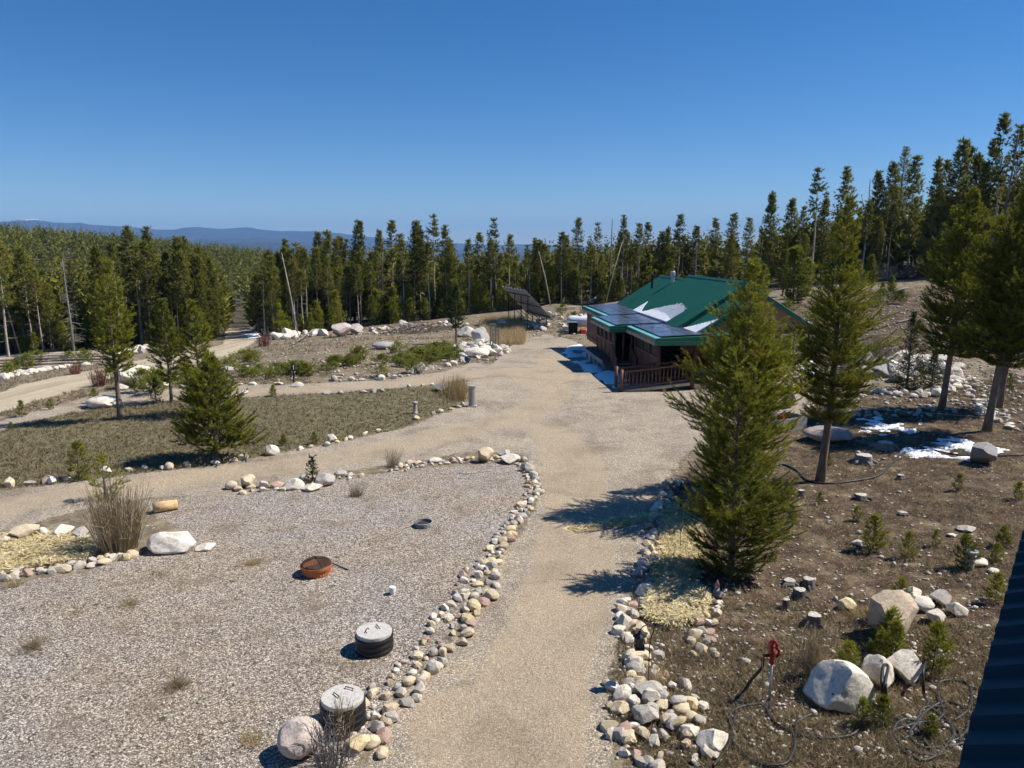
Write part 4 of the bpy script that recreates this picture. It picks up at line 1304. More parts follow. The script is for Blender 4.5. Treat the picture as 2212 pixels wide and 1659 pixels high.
    for k in range(5200):
        r = 150 + 420 * g.random() ** 0.8
        az = R(g.uniform(-41, 6)) if g.random() < 0.85 else R(g.uniform(6, 36))
        x, y = r * math.sin(az), r * math.cos(az)
        u = col_of(x, y, gz(x, y))
        if 500 < u < 540 and r < 260: continue
        far.append((x, y, g.uniform(8, 13)))
    return far


FAR = scatter_forest()
TREES.sort(key=lambda t: math.hypot(t[0], t[1]) - (18 if t[4] in ('top', 'slope') else 0) - (12 if t[3][:5] == 'young' else 0))
KIND_WORDS = {'tall': 'tall pine with bare pale trunk', 'full': 'full crowned dark pine', 'thin': 'thin pine with short crown on long bare trunk', 'snag': 'grey dead pine with bare branches', 'youn': 'young bright green pine'}
WHERE_WORDS = {'west': 'in the woods beyond the log stack', 'mid': 'in the woods across the meadow', 'east': 'in the woods on top of the hill', 'top': 'rising above the tree line', 'slope': 'on the open hillside behind the cabin'}
NAME_WORDS = {'tall': 'lodgepole_pine', 'full': 'lodgepole_pine', 'thin': 'lodgepole_pine', 'snag': 'dead_tree', 'youn': 'young_pine'}
g_ = np.random.default_rng(66)
count = {}
rest = []
seen_trees = 0
for (x, y, h, form, where) in TREES:
    z = gz(x, y)
    u = col_of(x, y, z)
    if u < -260 or u > 2480: continue
    if u < -60 or u > 2270:
        rest.append((x, y, h, form))
        continue
    if seen_trees >= 296:
        rest.append((x, y, h, form))
        continue
    seen_trees += 1
    k = form[:4]
    s = h / 10.0
    wx = (s ** 0.6) * g_.uniform(0.85, 1.2) if k != 'youn' else s * g_.uniform(0.85, 1.1)
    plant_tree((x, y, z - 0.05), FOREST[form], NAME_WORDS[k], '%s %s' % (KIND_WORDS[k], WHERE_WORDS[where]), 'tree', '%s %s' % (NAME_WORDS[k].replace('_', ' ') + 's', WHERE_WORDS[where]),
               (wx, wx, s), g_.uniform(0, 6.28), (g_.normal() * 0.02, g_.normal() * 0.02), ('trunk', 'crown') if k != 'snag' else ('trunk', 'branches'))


def far_mesh(name, items, label, K, seed, trunks):
    """trees too far back to tell apart: one mass of trunks and crowns"""
    g = np.random.default_rng(seed)
    n = len(items)
    A = np.array([(x, y, h) for x, y, h in items])
    Z = H(A[:, 0], A[:, 1])
    nt_ = 26 if trunks else 18
    t = np.linspace(0.12, 0.97, nt_)[None, :] + g.uniform(-0.03, 0.03, (n, nt_))
    h = A[:, 2][:, None]
    rad = (0.115 + 0.03 * g.random((n, 1))) * h * (0.45 + 0.75 * np.sin(np.pi * np.clip(t * 0.9 + 0.16, 0, 1))) * (1 - t ** 3)
    a = g.uniform(0, 6.28, (n, nt_))
    q = g.uniform(0.15, 0.7, (n, nt_))
    pos = np.stack([A[:, 0][:, None] + rad * q * np.cos(a), A[:, 1][:, None] + rad * q * np.sin(a), Z[:, None] + t * h], -1).reshape(-1, 3)
    dr = np.stack([np.cos(a), np.sin(a), 0.25 + 0.9 * t], -1).reshape(-1, 3)
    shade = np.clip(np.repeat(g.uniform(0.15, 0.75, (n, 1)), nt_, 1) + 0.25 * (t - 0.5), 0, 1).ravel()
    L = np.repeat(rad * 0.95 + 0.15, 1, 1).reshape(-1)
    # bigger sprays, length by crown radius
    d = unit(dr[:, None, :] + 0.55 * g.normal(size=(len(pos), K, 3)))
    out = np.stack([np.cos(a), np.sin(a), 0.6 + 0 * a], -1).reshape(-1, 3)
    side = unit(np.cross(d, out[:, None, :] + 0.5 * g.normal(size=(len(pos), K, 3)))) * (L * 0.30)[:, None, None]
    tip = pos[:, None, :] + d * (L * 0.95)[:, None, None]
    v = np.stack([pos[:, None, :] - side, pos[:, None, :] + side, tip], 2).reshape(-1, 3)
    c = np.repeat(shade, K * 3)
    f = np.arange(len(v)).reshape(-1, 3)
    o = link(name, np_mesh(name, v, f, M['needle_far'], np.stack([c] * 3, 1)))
    tag(o, label, 'forest', None, 'stuff')
    if not trunks: return
    # their trunks
    w = 0.08
    base = np.stack([A[:, 0], A[:, 1], Z - 0.1], 1)
    tv = np.concatenate([base + [w, 0, 0], base + [-w * 0.5, w * 0.87, 0], base + [-w * 0.5, -w * 0.87, 0], base + np.stack([0 * Z, 0 * Z, A[:, 2] * 0.97], 1)], 0)
    i = np.arange(n)
    tf = np.concatenate([np.stack([i, i + n, i + 3 * n], 1), np.stack([i + n, i + 2 * n, i + 3 * n], 1), np.stack([i + 2 * n, i, i + 3 * n], 1)])
    tk = link('forest_trunks', np_mesh('forest_trunks', tv, tf, M['bark']), o)
    tk['kind'] = 'stuff'


far_mesh('forest', [(x, y, h) for x, y, h, f in rest], 'deeper rows of pines behind the forest edge', 6, 71, True)
far_mesh('far_forest', FAR, 'far forest covering the hillsides below the mountains', 3, 72, False)

# ------------------------------------------------------------------ the cabin
CAB_ROT = R(4.9)
CAB = Vector((13.45, 38.9, gz(9.0, 41.0)))
cabin = empty('log_cabin', CAB, CAB_ROT, 'green roofed log cabin with solar panels over its screened porch', 'cabin')
_c, _s = math.cos(CAB_ROT), math.sin(CAB_ROT)


def cab_world(x, y, z=0.0):
    return Vector((CAB.x + x * _c - y * _s, CAB.y + x * _s + y * _c, CAB.z + z))


PITCH_R = 0.62


def roof_plane(y0, y1, xr, zr, xe, name, rib=0.2286):
    """one slope of ribbed roofing from ridge xr,zr down to eave xe; ribs run down the slope"""
    sg = -1 if xe < xr else 1
    ze = zr - abs(xe - xr) * PITCH_R
    nx, nz = sg * PITCH_R / math.hypot(1, PITCH_R), 1 / math.hypot(1, PITCH_R)
    prof = []
    y = y0
    while y < y1 - 0.001:
        for dy, h in ((0, 0.0), (0.04, 0.022), (0.075, 0.022), (0.115, 0.0)):
            if y + dy <= y1: prof.append((y + dy, h))
        y += rib
    prof.append((y1, 0.0))
    v, f = [], []
    for (yy, h) in prof:
        v.append((xr + nx * h, yy, zr + nz * h))
        v.append((xe + nx * h, yy, ze + nz * h))
        v.append((xe - nx * 0.03, yy, ze - nz * 0.03))
        v.append((xr - nx * 0.03, yy, zr - nz * 0.03))
    n = len(prof)
    for i in range(n - 1):
        for k in range(4):
            k2 = (k + 1) % 4
            f.append((i * 4 + k, i * 4 + k2, i * 4 + 4 + k2, i * 4 + 4 + k))
    f.append((0, 1, 2, 3)); f.append(((n - 1) * 4 + 3, (n - 1) * 4 + 2, (n - 1) * 4 + 1, (n - 1) * 4))
    mb = MB(); mb.add(v, f)
    return mb.build(name, M['roof'], cabin)


def main_roof(y0, y1, zr, xl, xr_):
    a = roof_plane(y0, y1, 0.0, zr, xl, 'roof')
    b = roof_plane(y0, y1, 0.0, zr, xr_, 'roof')
    cap = MB()
    cap.add([(-0.16, y0 - 0.02, zr - 0.055), (0, y0 - 0.02, zr + 0.065), (0.16, y0 - 0.02, zr - 0.055), (-0.16, y1 + 0.02, zr - 0.055), (0, y1 + 0.02, zr + 0.065), (0.16, y1 + 0.02, zr - 0.055)],
            [(0, 1, 4, 3), (1, 2, 5, 4), (0, 3, 5, 2), (0, 2, 1), (3, 4, 5)])
    cap.build('ridge_cap', M['roof'], a)
    for xe, par in ((xl, a), (xr_, b)):          # rake boards at both gable ends
        ze = zr - abs(xe) * PITCH_R
        for yy in (y0, y1):
            MB().bar((0, yy, zr - 0.16), (xe, yy, ze - 0.16), 0.05, 0.22).build('rake_board', M['fascia'], par)
    return a, b


main_roof(4.1, 14.6, 5.28, -3.95, 4.7)
main_roof(14.68, 21.8, 5.0, -3.65, 4.3)
fr = roof_plane(1.5, 4.02, -1.0, 4.40, -3.75, 'roof')
MB().box(-1.02, -0.94, 1.6, 4.0, 2.6, 4.32).build('gable_wall', M['tan'], cabin)
MB().box(-3.6, -0.96, 1.7, 1.76, 2.7, 2.9).build('gable_wall', M['tan'], cabin)
MB().bar((-1.0, 1.5, 4.25), (-3.75, 1.5, 2.55), 0.05, 0.2).build('rake_board', M['fascia'], fr)

# body: walls of stacked logs, tan gable, pale foundation
MB().box(-3.45, 4.05, 4.75, 21.2, 0.35, 2.75).build('wall', M['stain'], cabin)
MB().box(-3.5, 4.1, 4.70, 21.25, -0.5, 0.34).build('foundation', M['white'], cabin)
gw = MB()
gw.add([(-3.4, 4.72, 2.45), (4.0, 4.72, 2.45), (4.0, 4.72, 2.76), (0, 4.72, 5.14), (-3.4, 4.72, 3.1), (-3.4, 4.80, 2.45), (4.0, 4.80, 2.45), (4.0, 4.80, 2.76), (0, 4.80, 5.14), (-3.4, 4.80, 3.1)],
       [(0, 1, 2, 3, 4), (9, 8, 7, 6, 5), (0, 5, 6, 1), (1, 6, 7, 2), (2, 7, 8, 3), (3, 8, 9, 4), (4, 9, 5, 0)])
gw.build('gable_wall', M['tan'], cabin)
gb = MB()
gb.add([(-3.3, 21.2, 2.75), (4.0, 21.2, 2.75), (0, 21.2, 4.85), (-3.3, 21.1, 2.75), (4.0, 21.1, 2.75), (0, 21.1, 4.85)], [(0, 1, 2), (5, 4, 3), (0, 3, 4, 1), (1, 4, 5, 2), (2, 5, 3, 0)])
gb.build('gable_wall', M['tan'], cabin)
MB().box(-3.5, 4.2, 4.62, 4.72, 2.36, 2.52).build('trim_beam', M['stain'], cabin)
for k in range(5):                                # lower logs of the gable wall
    z = 0.45 + 0.17 * k
    MB().tube([(-3.55, 4.74, z), (4.3, 4.74, z)], 0.095, 10).build('log', M['stain'], cabin, smooth=True)
for k in range(12):                               # logs of the wall behind the porch
    z = 0.7 + 0.17 * k
    MB().tube([(-3.47, 4.75, z), (-3.47, 21.2, z)], 0.09, 8).build('log', M['stain'], cabin, smooth=True)


def window(x0, x1, z0, z1, y, mull=True):
    w = MB()
    for a, b, c, d in ((x0, x0 + 0.07, z0, z1), (x1 - 0.07, x1, z0, z1), (x0 + 0.07, x1 - 0.07, z0, z0 + 0.07), (x0 + 0.07, x1 - 0.07, z1 - 0.07, z1)):
        w.box(a, b, y - 0.07, y + 0.02, c, d)
    if mull:
        zm = z0 + (z1 - z0) * 0.48
        w.box(x0 + 0.07, x1 - 0.07, y - 0.055, y + 0.02, zm - 0.03, zm + 0.03)
    o = w.build('window', M['white'], cabin)
    MB().box(x0 + 0.07, x1 - 0.07, y - 0.015, y + 0.0, z0 + 0.07, z1 - 0.07).build('pane', M['darkglass'], o)
    return o


for x0, x1 in ((3.12, 3.86), (2.30, 3.00), (0.9, 1.9), (-0.4, 0.6)):
    window(x0, x1, 1.20, 2.34, 4.66)

# porch roof with solar panels
def slab(x0, x1, y0, y1, zl, zr, th, name, mat, parent):
    return MB().hexa([(x0, y0, zl - th), (x1, y0, zr - th), (x1, y1, zr - th), (x0, y1, zl - th), (x0, y0, zl), (x1, y0, zr), (x1, y1, zr), (x0, y1, zl)]).build(name, mat, parent)


porch = [(-6.2, -2.9, 0.3, 6.5, 2.66), (-7.2, -3.55, 6.52, 12.4, 2.66), (-6.2, -3.4, 12.42, 21.3, 2.70)]
for i, (x0, x1, y0, y1, zl) in enumerate(porch):
    zr = zl + 0.13
    deck = slab(x0, x1, y0, y1, zl, zr, 0.06, 'porch_roof', M['roof'], cabin)
    # fascia: upper band set back, lower band proud, pale flashing strip on the outer edge
    MB().box(x0 - 0.03, x0 - 0.002, y0, y1, zl - 0.20, zl + 0.012).build('fascia_board', M['fascia'], deck)
    MB().box(x0 - 0.06, x0 - 0.032, y0 - 0.03, y1, zl - 0.34, zl - 0.15).build('fascia_board', M['stain_dark' if False else 'greywood'], deck)
    MB().hexa([(x0 - 0.02, y0 - 0.02, zl + 0.016), (x0 + 0.30, y0 - 0.02, zl + 0.026), (x0 + 0.22, y1, zl + 0.024), (x0 - 0.02, y1, zl + 0.016),
               (x0 - 0.02, y0 - 0.02, zl + 0.028), (x0 + 0.30, y0 - 0.02, zl + 0.038), (x0 + 0.22, y1, zl + 0.036), (x0 - 0.02, y1, zl + 0.028)]).build('flashing', M['eave'], deck)
    xf = x1 if i < 2 else x1
    MB().box(x0, xf + (1.6 if i == 0 else 0), y0 - 0.03, y0 - 0.002, zl - 0.17, zl + 0.02).build('fascia_board', M['fascia'], deck)
    MB().box(x0 - 0.05, xf + (1.6 if i == 0 else 0), y0 - 0.10, y0 - 0.034, zl - 0.34, zl - 0.12).build('fascia_board', M['fascia'], deck)
    if i == 0:
        slab(x1 + 0.004, x1 + 1.6, y0, 1.48, zr - 0.01, zr + 0.04, 0.06, 'porch_roof', M['roof'], cabin)
def solar(x0, x1, y0, y1, zl, deck_x0, deck_x1):
    def z(x): return zl + 0.13 * (x - deck_x0) / (deck_x1 - deck_x0)
    o = MB().hexa([(x0, y0, z(x0) + 0.04), (x1, y0, z(x1) + 0.04), (x1, y1, z(x1) + 0.04), (x0, y1, z(x0) + 0.04), (x0, y0, z(x0) + 0.075), (x1, y0, z(x1) + 0.075), (x1, y1, z(x1) + 0.075), (x0, y1, z(x0) + 0.075)])
    o = o.build('solar_panel', M['solar'], cabin)
    t = 0.014
    fr_ = MB()
    for a, b, c, d in ((x0 - t, x0, y0 - t, y1 + t), (x1, x1 + t, y0 - t, y1 + t), (x0, x1, y0 - t, y0), (x0, x1, y1, y1 + t)):
        fr_.hexa([(a, c, z(a) + 0.035), (b, c, z(b) + 0.035), (b, d, z(b) + 0.035), (a, d, z(a) + 0.035), (a, c, z(a) + 0.079), (b, c, z(b) + 0.079), (b, d, z(b) + 0.079), (a, d, z(a) + 0.079)])
    fr_.build('panel_frame', M['blackmetal'], o)


for r in range(3):
    for c in range(2):
        solar(-5.85 + 1.46 * c, -4.43 + 1.46 * c, 0.62 + 1.96 * r, 2.54 + 1.96 * r, 2.66, -6.2, -2.9)
for r in range(3):
    for c in range(2):
        solar(-6.85 + 1.62 * c, -5.27 + 1.62 * c, 6.70 + 1.90 * r, 8.56 + 1.90 * r, 2.66, -7.2, -3.55)
for r in range(4):
    for c in range(2):
        solar(-5.85 + 1.15 * c, -4.74 + 1.15 * c, 12.7 + 2.1 * r, 14.76 + 2.1 * r, 2.70, -6.2, -3.4)

# porch floor, posts, screens and board panels
FL = 0.62
MB().box(-5.95, -3.5, 0.9, 21.0, FL - 0.14, FL).build('porch_floor', M['stain_dark'], cabin)
MB().box(-7.55, -5.97, 6.7, 12.6, FL - 0.14, FL + 0.004).build('porch_floor', M['stain_dark'], cabin)
MB().box(-7.6, -7.56, 6.7, 12.6, FL - 0.22, FL + 0.01).build('deck_edge', M['greywood'], cabin)
for k in range(5):
    MB().box(-7.5, -7.38, 6.9 + 1.35 * k, 7.02 + 1.35 * k, -0.3, FL - 0.15).build('deck_post', M['greywood'], cabin)


def bay(ax, y0, y1, zt, parent, rail=0.93, n=None, solid=False):
    """one porch bay along the house: rail, board panel below, screen above"""
    y0 += 0.075; y1 -= 0.075
    MB().box(ax - 0.05, ax + 0.05, y0, y1, FL + rail - 0.05, FL + rail + 0.05).build('rail', M['stain'], parent)
    MB().box(ax - 0.05, ax + 0.05, y0, y1, FL + 0.02, FL + 0.12).build('rail', M['stain'], parent)
    n = n or max(6, int((y1 - y0) / 0.12))
    w = (y1 - y0) / n
    for k in range(n):
        MB().box(ax - 0.022, ax + 0.022, y0 + k * w + 0.012, y0 + (k + 1) * w - 0.012, FL + 0.122, FL + rail - 0.052).build('picket', M['stain'], parent)
    MB().box(ax + 0.03, ax + 0.035, y0, y1, FL + 0.13, zt).build('screen', M['screen'], parent)


wall_f = empty('porch_wall', (0, 0, 0)); wall_f.parent = cabin
wall_m = empty('porch_wall', (0, 0, 0)); wall_m.parent = cabin
ys = [1.0, 2.75, 4.35, 5.9]
for a, b in zip(ys[:-1], ys[1:]): bay(-5.80, a, b, 2.3, wall_f)
for y in ys: MB().tube([(-5.80, y, FL - 0.1), (-5.80, y, 2.34)], 0.085, 10).build('post', M['stain'], wall_f, smooth=True)
ys = [6.9, 8.2, 9.5, 10.8, 12.1]
for a, b in zip(ys[:-1], ys[1:]): bay(-6.80, a, b, 2.3, wall_m)
for y in ys: MB().tube([(-6.80, y, FL - 0.1), (-6.80, y, 2.34)], 0.075, 10).build('post', M['stain'], wall_m, smooth=True)
for x in (-6.3, -5.8): MB().tube([(x, 6.9, FL - 0.1), (x, 6.9, 2.34)], 0.075, 10).build('post', M['stain'], wall_m, smooth=True)
for x in (-5.8, -3.9, -2.4): MB().tube([(x, 1.0 if x < -5 else 0.98, FL - 0.7), (x, 1.0 if x < -5 else 0.98, FL - 0.12 if x < -5 else 2.34)], 0.09, 10).build('post', M['stain'], wall_f, smooth=True)
MB().box(-5.9, -3.5, 20.9, 21.0, FL, 2.6).build('wall', M['stain'], cabin)
MB().box(-5.9, -5.85, 12.6, 20.9, FL - 0.4, 2.4).build('wall', M['stain'], cabin)

# steps from the porch notch down to the gravel
st = empty('stairs', (0, 0, 0)); st.parent = cabin
for k in range(4):
    z = FL - 0.15 * (k + 1)
    MB().box(-6.95, -5.95, 6.62 - 0.3 * (k + 1), 6.62 - 0.3 * k, z - 0.05, z).build('tread', M['greywood'], st)
for x in (-7.02, -5.98):
    MB().bar((x, 6.66, FL - 0.1), (x, 5.3, 0.02), 0.05, 0.22).build('stringer', M['stain_dark'], st)
for x in (-7.05, -5.92):
    for y, z in ((6.55, FL), (5.25, 0.0)):
        MB().tube([(x, y, z - 0.25), (x, y, z + 1.0)], 0.08, 10).build('newel_post', M['stain'], st, smooth=True)
    MB().tube([(x, 6.55, FL + 0.9), (x, 5.25, 0.88)], 0.05, 8).build('hand_rail', M['stain'], st, smooth=True)
    MB().tube([(x, 6.5, FL + 0.18), (x, 5.3, 0.16)], 0.04, 8).build('hand_rail', M['stain'], st, smooth=True)
    for k in range(6):
        f = (k + 0.7) / 6.4
        y = 6.55 - 1.3 * f; z = FL * (1 - f)
        MB().tube([(x, y, z + 0.16), (x, y, z + 0.88)], 0.025, 6).build('baluster', M['stain'], st)

# flues and dish
fl = MB().lathe([(0.085, -0.5), (0.085, 0.75), (0.10, 0.75), (0.10, 0.80), (0.06, 0.80), (0.06, 0.90), (0.13, 0.92), (0.13, 1.0), (0.02, 1.06)], 14, (-1.35, 19.2, 4.2)).build('flue_pipe', M['blackmetal'], cabin, smooth=False)
fl2 = MB().lathe([(0.22, -0.34), (0.12, -0.08), (0.11, 0.28), (0.11, 0.34), (0.19, 0.34), (0.19, 0.60), (0.10, 0.66)], 16, (-0.45, 17.0, 4.85)).build('flue_pipe', M['galv'], cabin)
fl2['label'] = 'shiny short flue with a drum shaped cap'
fl['label'] = 'tall thin black flue'


def snow_strip(path_lo, path_hi, name, label):
    """snow lying on the main roof slope between two lines given as (x, y)"""
    def rz(x): return 5.28 - abs(x) * PITCH_R
    n = len(path_lo)
    mb = MB()
    v, f = [], []
    for (xa, ya), (xb, yb) in zip(path_lo, path_hi):
        for x, y, h in ((xa, ya, 0.03), (xa, ya, 0.10), (xb, yb, 0.07), (xb, yb, 0.03)):
            p = cab_world(x, y, rz(x) + h)
            v.append(tuple(p))
    for i in range(n - 1):
        for k in range(4):
            k2 = (k + 1) % 4
            f.append((i * 4 + k, i * 4 + k2, i * 4 + 4 + k2, i * 4 + 4 + k))
    f.append((0, 1, 2, 3)); f.append(tuple((n - 1) * 4 + k for k in (3, 2, 1, 0)))
    mb.add(v, f)
    return tag(mb.build(name, M['snow']), label, 'snow')


# comb of snow left in the roof valleys above the solar panels
def comb():
    def rz(x): return 5.28 - abs(x) * PITCH_R
    mb = MB()
    def piece(xa, xb, y0, y1, h0, h1):
        q = [(xa, y0, rz(xa) + 0.024), (xb, y0, rz(xb) + 0.024), (xb, y1, rz(xb) + 0.024), (xa, y1, rz(xa) + 0.024), (xa, y0, rz(xa) + h0), (xb, y0, rz(xb) + h1), (xb, y1, rz(xb) + h1), (xa, y1, rz(xa) + h0)]
        mb.hexa([cab_world(*p) for p in q])
    gg = np.random.default_rng(12)
    y = 6.3
    while y < 12.5:
        q = (y - 6.3) / 6.2
        ht = float(np.interp(q, [0, 0.12, 0.4, 0.75, 1.0], [1.15, 1.45, 1.5, 0.75, 0.12])) * gg.uniform(0.92, 1.06)
        body = ht * float(np.interp(q, [0, 0.5, 1.0], [0.22, 0.42, 0.9]))
        piece(-3.93, -3.93 + body, y, y + 0.2286, 0.11, 0.075)
        piece(-3.93 + body, -3.93 + ht, y + 0.115, y + 0.228, 0.075, 0.045)
        y += 0.2286
    return mb.build('roof_snow', M['snow'])


tag(comb(), 'comb shaped strip of snow melting on the green roof above the panels', 'snow')
yy = np.arange(12.5, 14.5, 0.1143)
snow_strip([(-3.93, y) for y in yy], [(-3.85 + 0.9 * ((y - 12.5) / 2.0) ** 1.6 + 0.1, y) for y in yy], 'roof_snow', 'narrow pointed streak of snow at the far end of the roof snow')
yy = np.arange(1.6, 3.9, 0.1143)
def rz2(x): return 4.40 - abs(x + 1.0) * PITCH_R
mb = MB(); v, f = [], []
for i, y in enumerate(yy):
    q = (y - 1.6) / 2.3
    xb = -3.65 + 1.2 * (1 - q) ** 1.0 * (1 if i % 2 else 0.7)
    for x, h in ((-3.72, 0.03), (-3.72, 0.10), (xb, 0.07), (xb, 0.03)): v.append(tuple(cab_world(x, y, rz2(x) + h)))
for i in range(len(yy) - 1):
    for k in range(4):
        k2 = (k + 1) % 4
        f.append((i * 4 + k, i * 4 + k2, i * 4 + 4 + k2, i * 4 + 4 + k))
f.append((0, 1, 2, 3)); f.append(tuple((len(yy) - 1) * 4 + k for k in (3, 2, 1, 0)))
mb.add(v, f)
tag(mb.build('roof_snow', M['snow']), 'wedge of snow on the lower roof next to the tall pine', 'snow')

# ramp with log railings
ra = cab_world(0, 0)
ramp_o = empty('wheelchair_ramp', gp(1342, 846), 0.0, 'low plank ramp with peeled log railings leading up to the cabin porch', 'ramp')
o0 = ramp_o.location.copy()
A = Vector((0, 0, 0)); Bv = Vector((3.55, 0.35, 0.36))
sid = Vector((-0.10, 1.0, 0)).normalized() * 1.15
mbp = 14
for k in range(mbp):
    a = A.lerp(Bv, k / mbp); b = A.lerp(Bv, (k + 0.95) / mbp)
    MB().hexa([a + Vector((0, 0, 0.03)), b + Vector((0, 0, 0.03)), b + sid + Vector((0, 0, 0.03)), a + sid + Vector((0, 0, 0.03)), a + Vector((0, 0, 0.07)), b + Vector((0, 0, 0.07)), b + sid + Vector((0, 0, 0.07)), a + sid + Vector((0, 0, 0.07))]).build('plank', M['greywood'], ramp_o)
MB().bar(A + Vector((0, -0.03, -0.03)), Bv + Vector((0, -0.03, -0.03)), 0.04, 0.14).build('stringer', M['newwood'], ramp_o)
for off in (Vector((0, 0, 0)), sid):
    a, b = A + off, Bv + off
    rail_e = empty('railing', (0, 0, 0)); rail_e.parent = ramp_o
    rr = 0.095
    MB().tube([a + Vector((0, 0, -0.25)), a + Vector((0, 0, 1.12))], rr, 12).build('post', M['stain'], rail_e, smooth=True)
    MB().tube([b + Vector((0.12, 0, -0.35)), b + Vector((0.12, 0, 1.14))], rr, 12).build('post', M['stain'], rail_e, smooth=True)
    MB().tube([a + Vector((0.06, 0, 1.0)), b + Vector((0.06, 0, 1.02))], 0.055, 10).build('rail', M['stain'], rail_e, smooth=True)
    MB().tube([a + Vector((0.06, 0, 0.2)), b + Vector((0.06, 0, 0.22))], 0.05, 10).build('rail', M['stain'], rail_e, smooth=True)
    for k in range(17):
        q = a.lerp(b, (k + 1) / 18)
        MB().tube([q + Vector((0, 0, 0.2)), q + Vector((0, 0, 1.0))], 0.03, 7).build('baluster', M['stain'], rail_e, smooth=True)
# landing deck at the head of the ramp
ld = empty('deck_landing', o0 + Vector((3.75, 0.30, 0)), 0.03, 'small wooden landing of new boards at the head of the ramp', 'deck')
for k in range(9):
    MB().box(0.02, 2.6, 0.14 * k, 0.14 * k + 0.13, 0.30, 0.36).build('plank', M['newwood' if k < 2 else 'stain_dark'], ld)
MB().box(0, 2.6, -0.05, -0.005, 0.1, 0.355).build('deck_edge', M['newwood'], ld)
MB().box(0.2, 1.2, 0.35, 0.95, 0.362, 0.375).build('mat', M['redpaint'], ld)
for x in (2.1, 3.4, 4.7):
    MB().tube([(x, 1.5, -0.3), (x, 1.5, 1.35)], 0.08, 10).build('post', M['stain'], ld, smooth=True)
MB().tube([(2.1, 1.5, 1.2), (4.7, 1.5, 1.2)], 0.05, 8).build('rail', M['stain'], ld, smooth=True)
MB().tube([(2.1, 1.5, 0.5), (4.7, 1.5, 0.5)], 0.05, 8).build('rail', M['stain'], ld, smooth=True)
for k in range(14):
    x = 2.25 + 0.17 * k
    MB().tube([(x, 1.5, 0.5), (x, 1.5, 1.2)], 0.028, 6).build('baluster', M['stain'], ld)

# satellite dish on a pole behind the porch
p_ = cab_world(-5.95, 20.6, 0)
dish = empty('satellite_dish', (p_.x, p_.y, CAB.z + 2.75), 0, 'dark satellite dish with a white arm on the far porch roof', 'satellite dish')
MB().tube([(0, 0, -0.06), (0, 0, 0.5)], 0.03, 8).build('mast', M['blackmetal'], dish)
MB().lathe([(0.02, 0.0), (0.2, 0.03), (0.34, 0.09), (0.35, 0.10), (0.34, 0.105), (0.2, 0.045), (0.02, 0.015)], 20).build('reflector', M['blackmetal'], dish, smooth=True)
d_ = dish.children[-1]
d_.rotation_euler = (R(12), R(62), 0); d_.location = (0.03, 0, 0.62); d_.scale = (1, 0.85, 1)
MB().tube([(0.1, 0, 0.4), (0.55, -0.1, 0.62)], 0.02, 6).build('arm', M['white'], dish)
MB().box(0.5, 0.66, -0.16, -0.04, 0.58, 0.70).build('receiver', M['white'], dish)

# propane tank and the clutter in front of it
p_ = gp(1242, 722)
tank = empty('propane_tank', (p_.x + 0.6, p_.y + 1.2, gz(p_.x + 0.6, p_.y + 1.2)), R(-8), 'big white propane tank behind the porch end', 'tank')
MB().tube([(-1.25, 0, 0.92), (-1.2, 0, 0.92), (-1.05, 0, 0.92), (-0.8, 0, 0.92), (0.9, 0, 0.92), (1.15, 0, 0.92), (1.3, 0, 0.92), (1.35, 0, 0.92)], [0.1, 0.3, 0.45, 0.5, 0.5, 0.45, 0.3, 0.1], 20).build('vessel', M['white'], tank, smooth=True)
for x in (-0.7, 0.8): MB().box(x - 0.06, x + 0.06, -0.35, 0.35, 0.0, 0.55).build('leg', M['white'], tank)
MB().lathe([(0.16, 1.40), (0.16, 1.52), (0.1, 1.58)], 14).build('valve_dome', M['white'], tank)
q_ = gp(1236, 722)
bx_ = empty('black_bin', q_, R(-6), 'open black box standing on its side with white rim', 'box')
MB().box(-0.38, -0.34, 0, 0.6, 0, 1.0).build('side', M['white'], bx_)
MB().box(-0.34, 0.42, 0.56, 0.6, 0, 1.0).build('back', M['blackmetal'], bx_)
MB().box(-0.38, 0.46, 0, 0.6, 1.0, 1.05).build('top', M['galv'], bx_)
MB().box(0.42, 0.46, 0, 0.56, 0, 1.0).build('side', M['blackmetal'], bx_)
MB().box(-0.34, 0.42, 0.0, 0.56, 0.0, 0.05).build('base', M['blackmetal'], bx_)
q_ = gp(1259, 721)
can = empty('fuel_can', q_, 0.3, 'red fuel can with yellow spout beside the black box', 'can')
MB().box(-0.24, 0.24, -0.15, 0.15, 0.0, 0.40).build('body', M['red'], can, bevel=0.04)
MB().tube([(0.0, 0, 0.38), (-0.02, 0, 0.5), (-0.2, 0, 0.62)], [0.06, 0.05, 0.03], 8).build('spout', M['yellow'], can)
MB().bar((0.05, 0, 0.46), (0.22, 0, 0.46), 0.04).build('handle', M['red'], can)

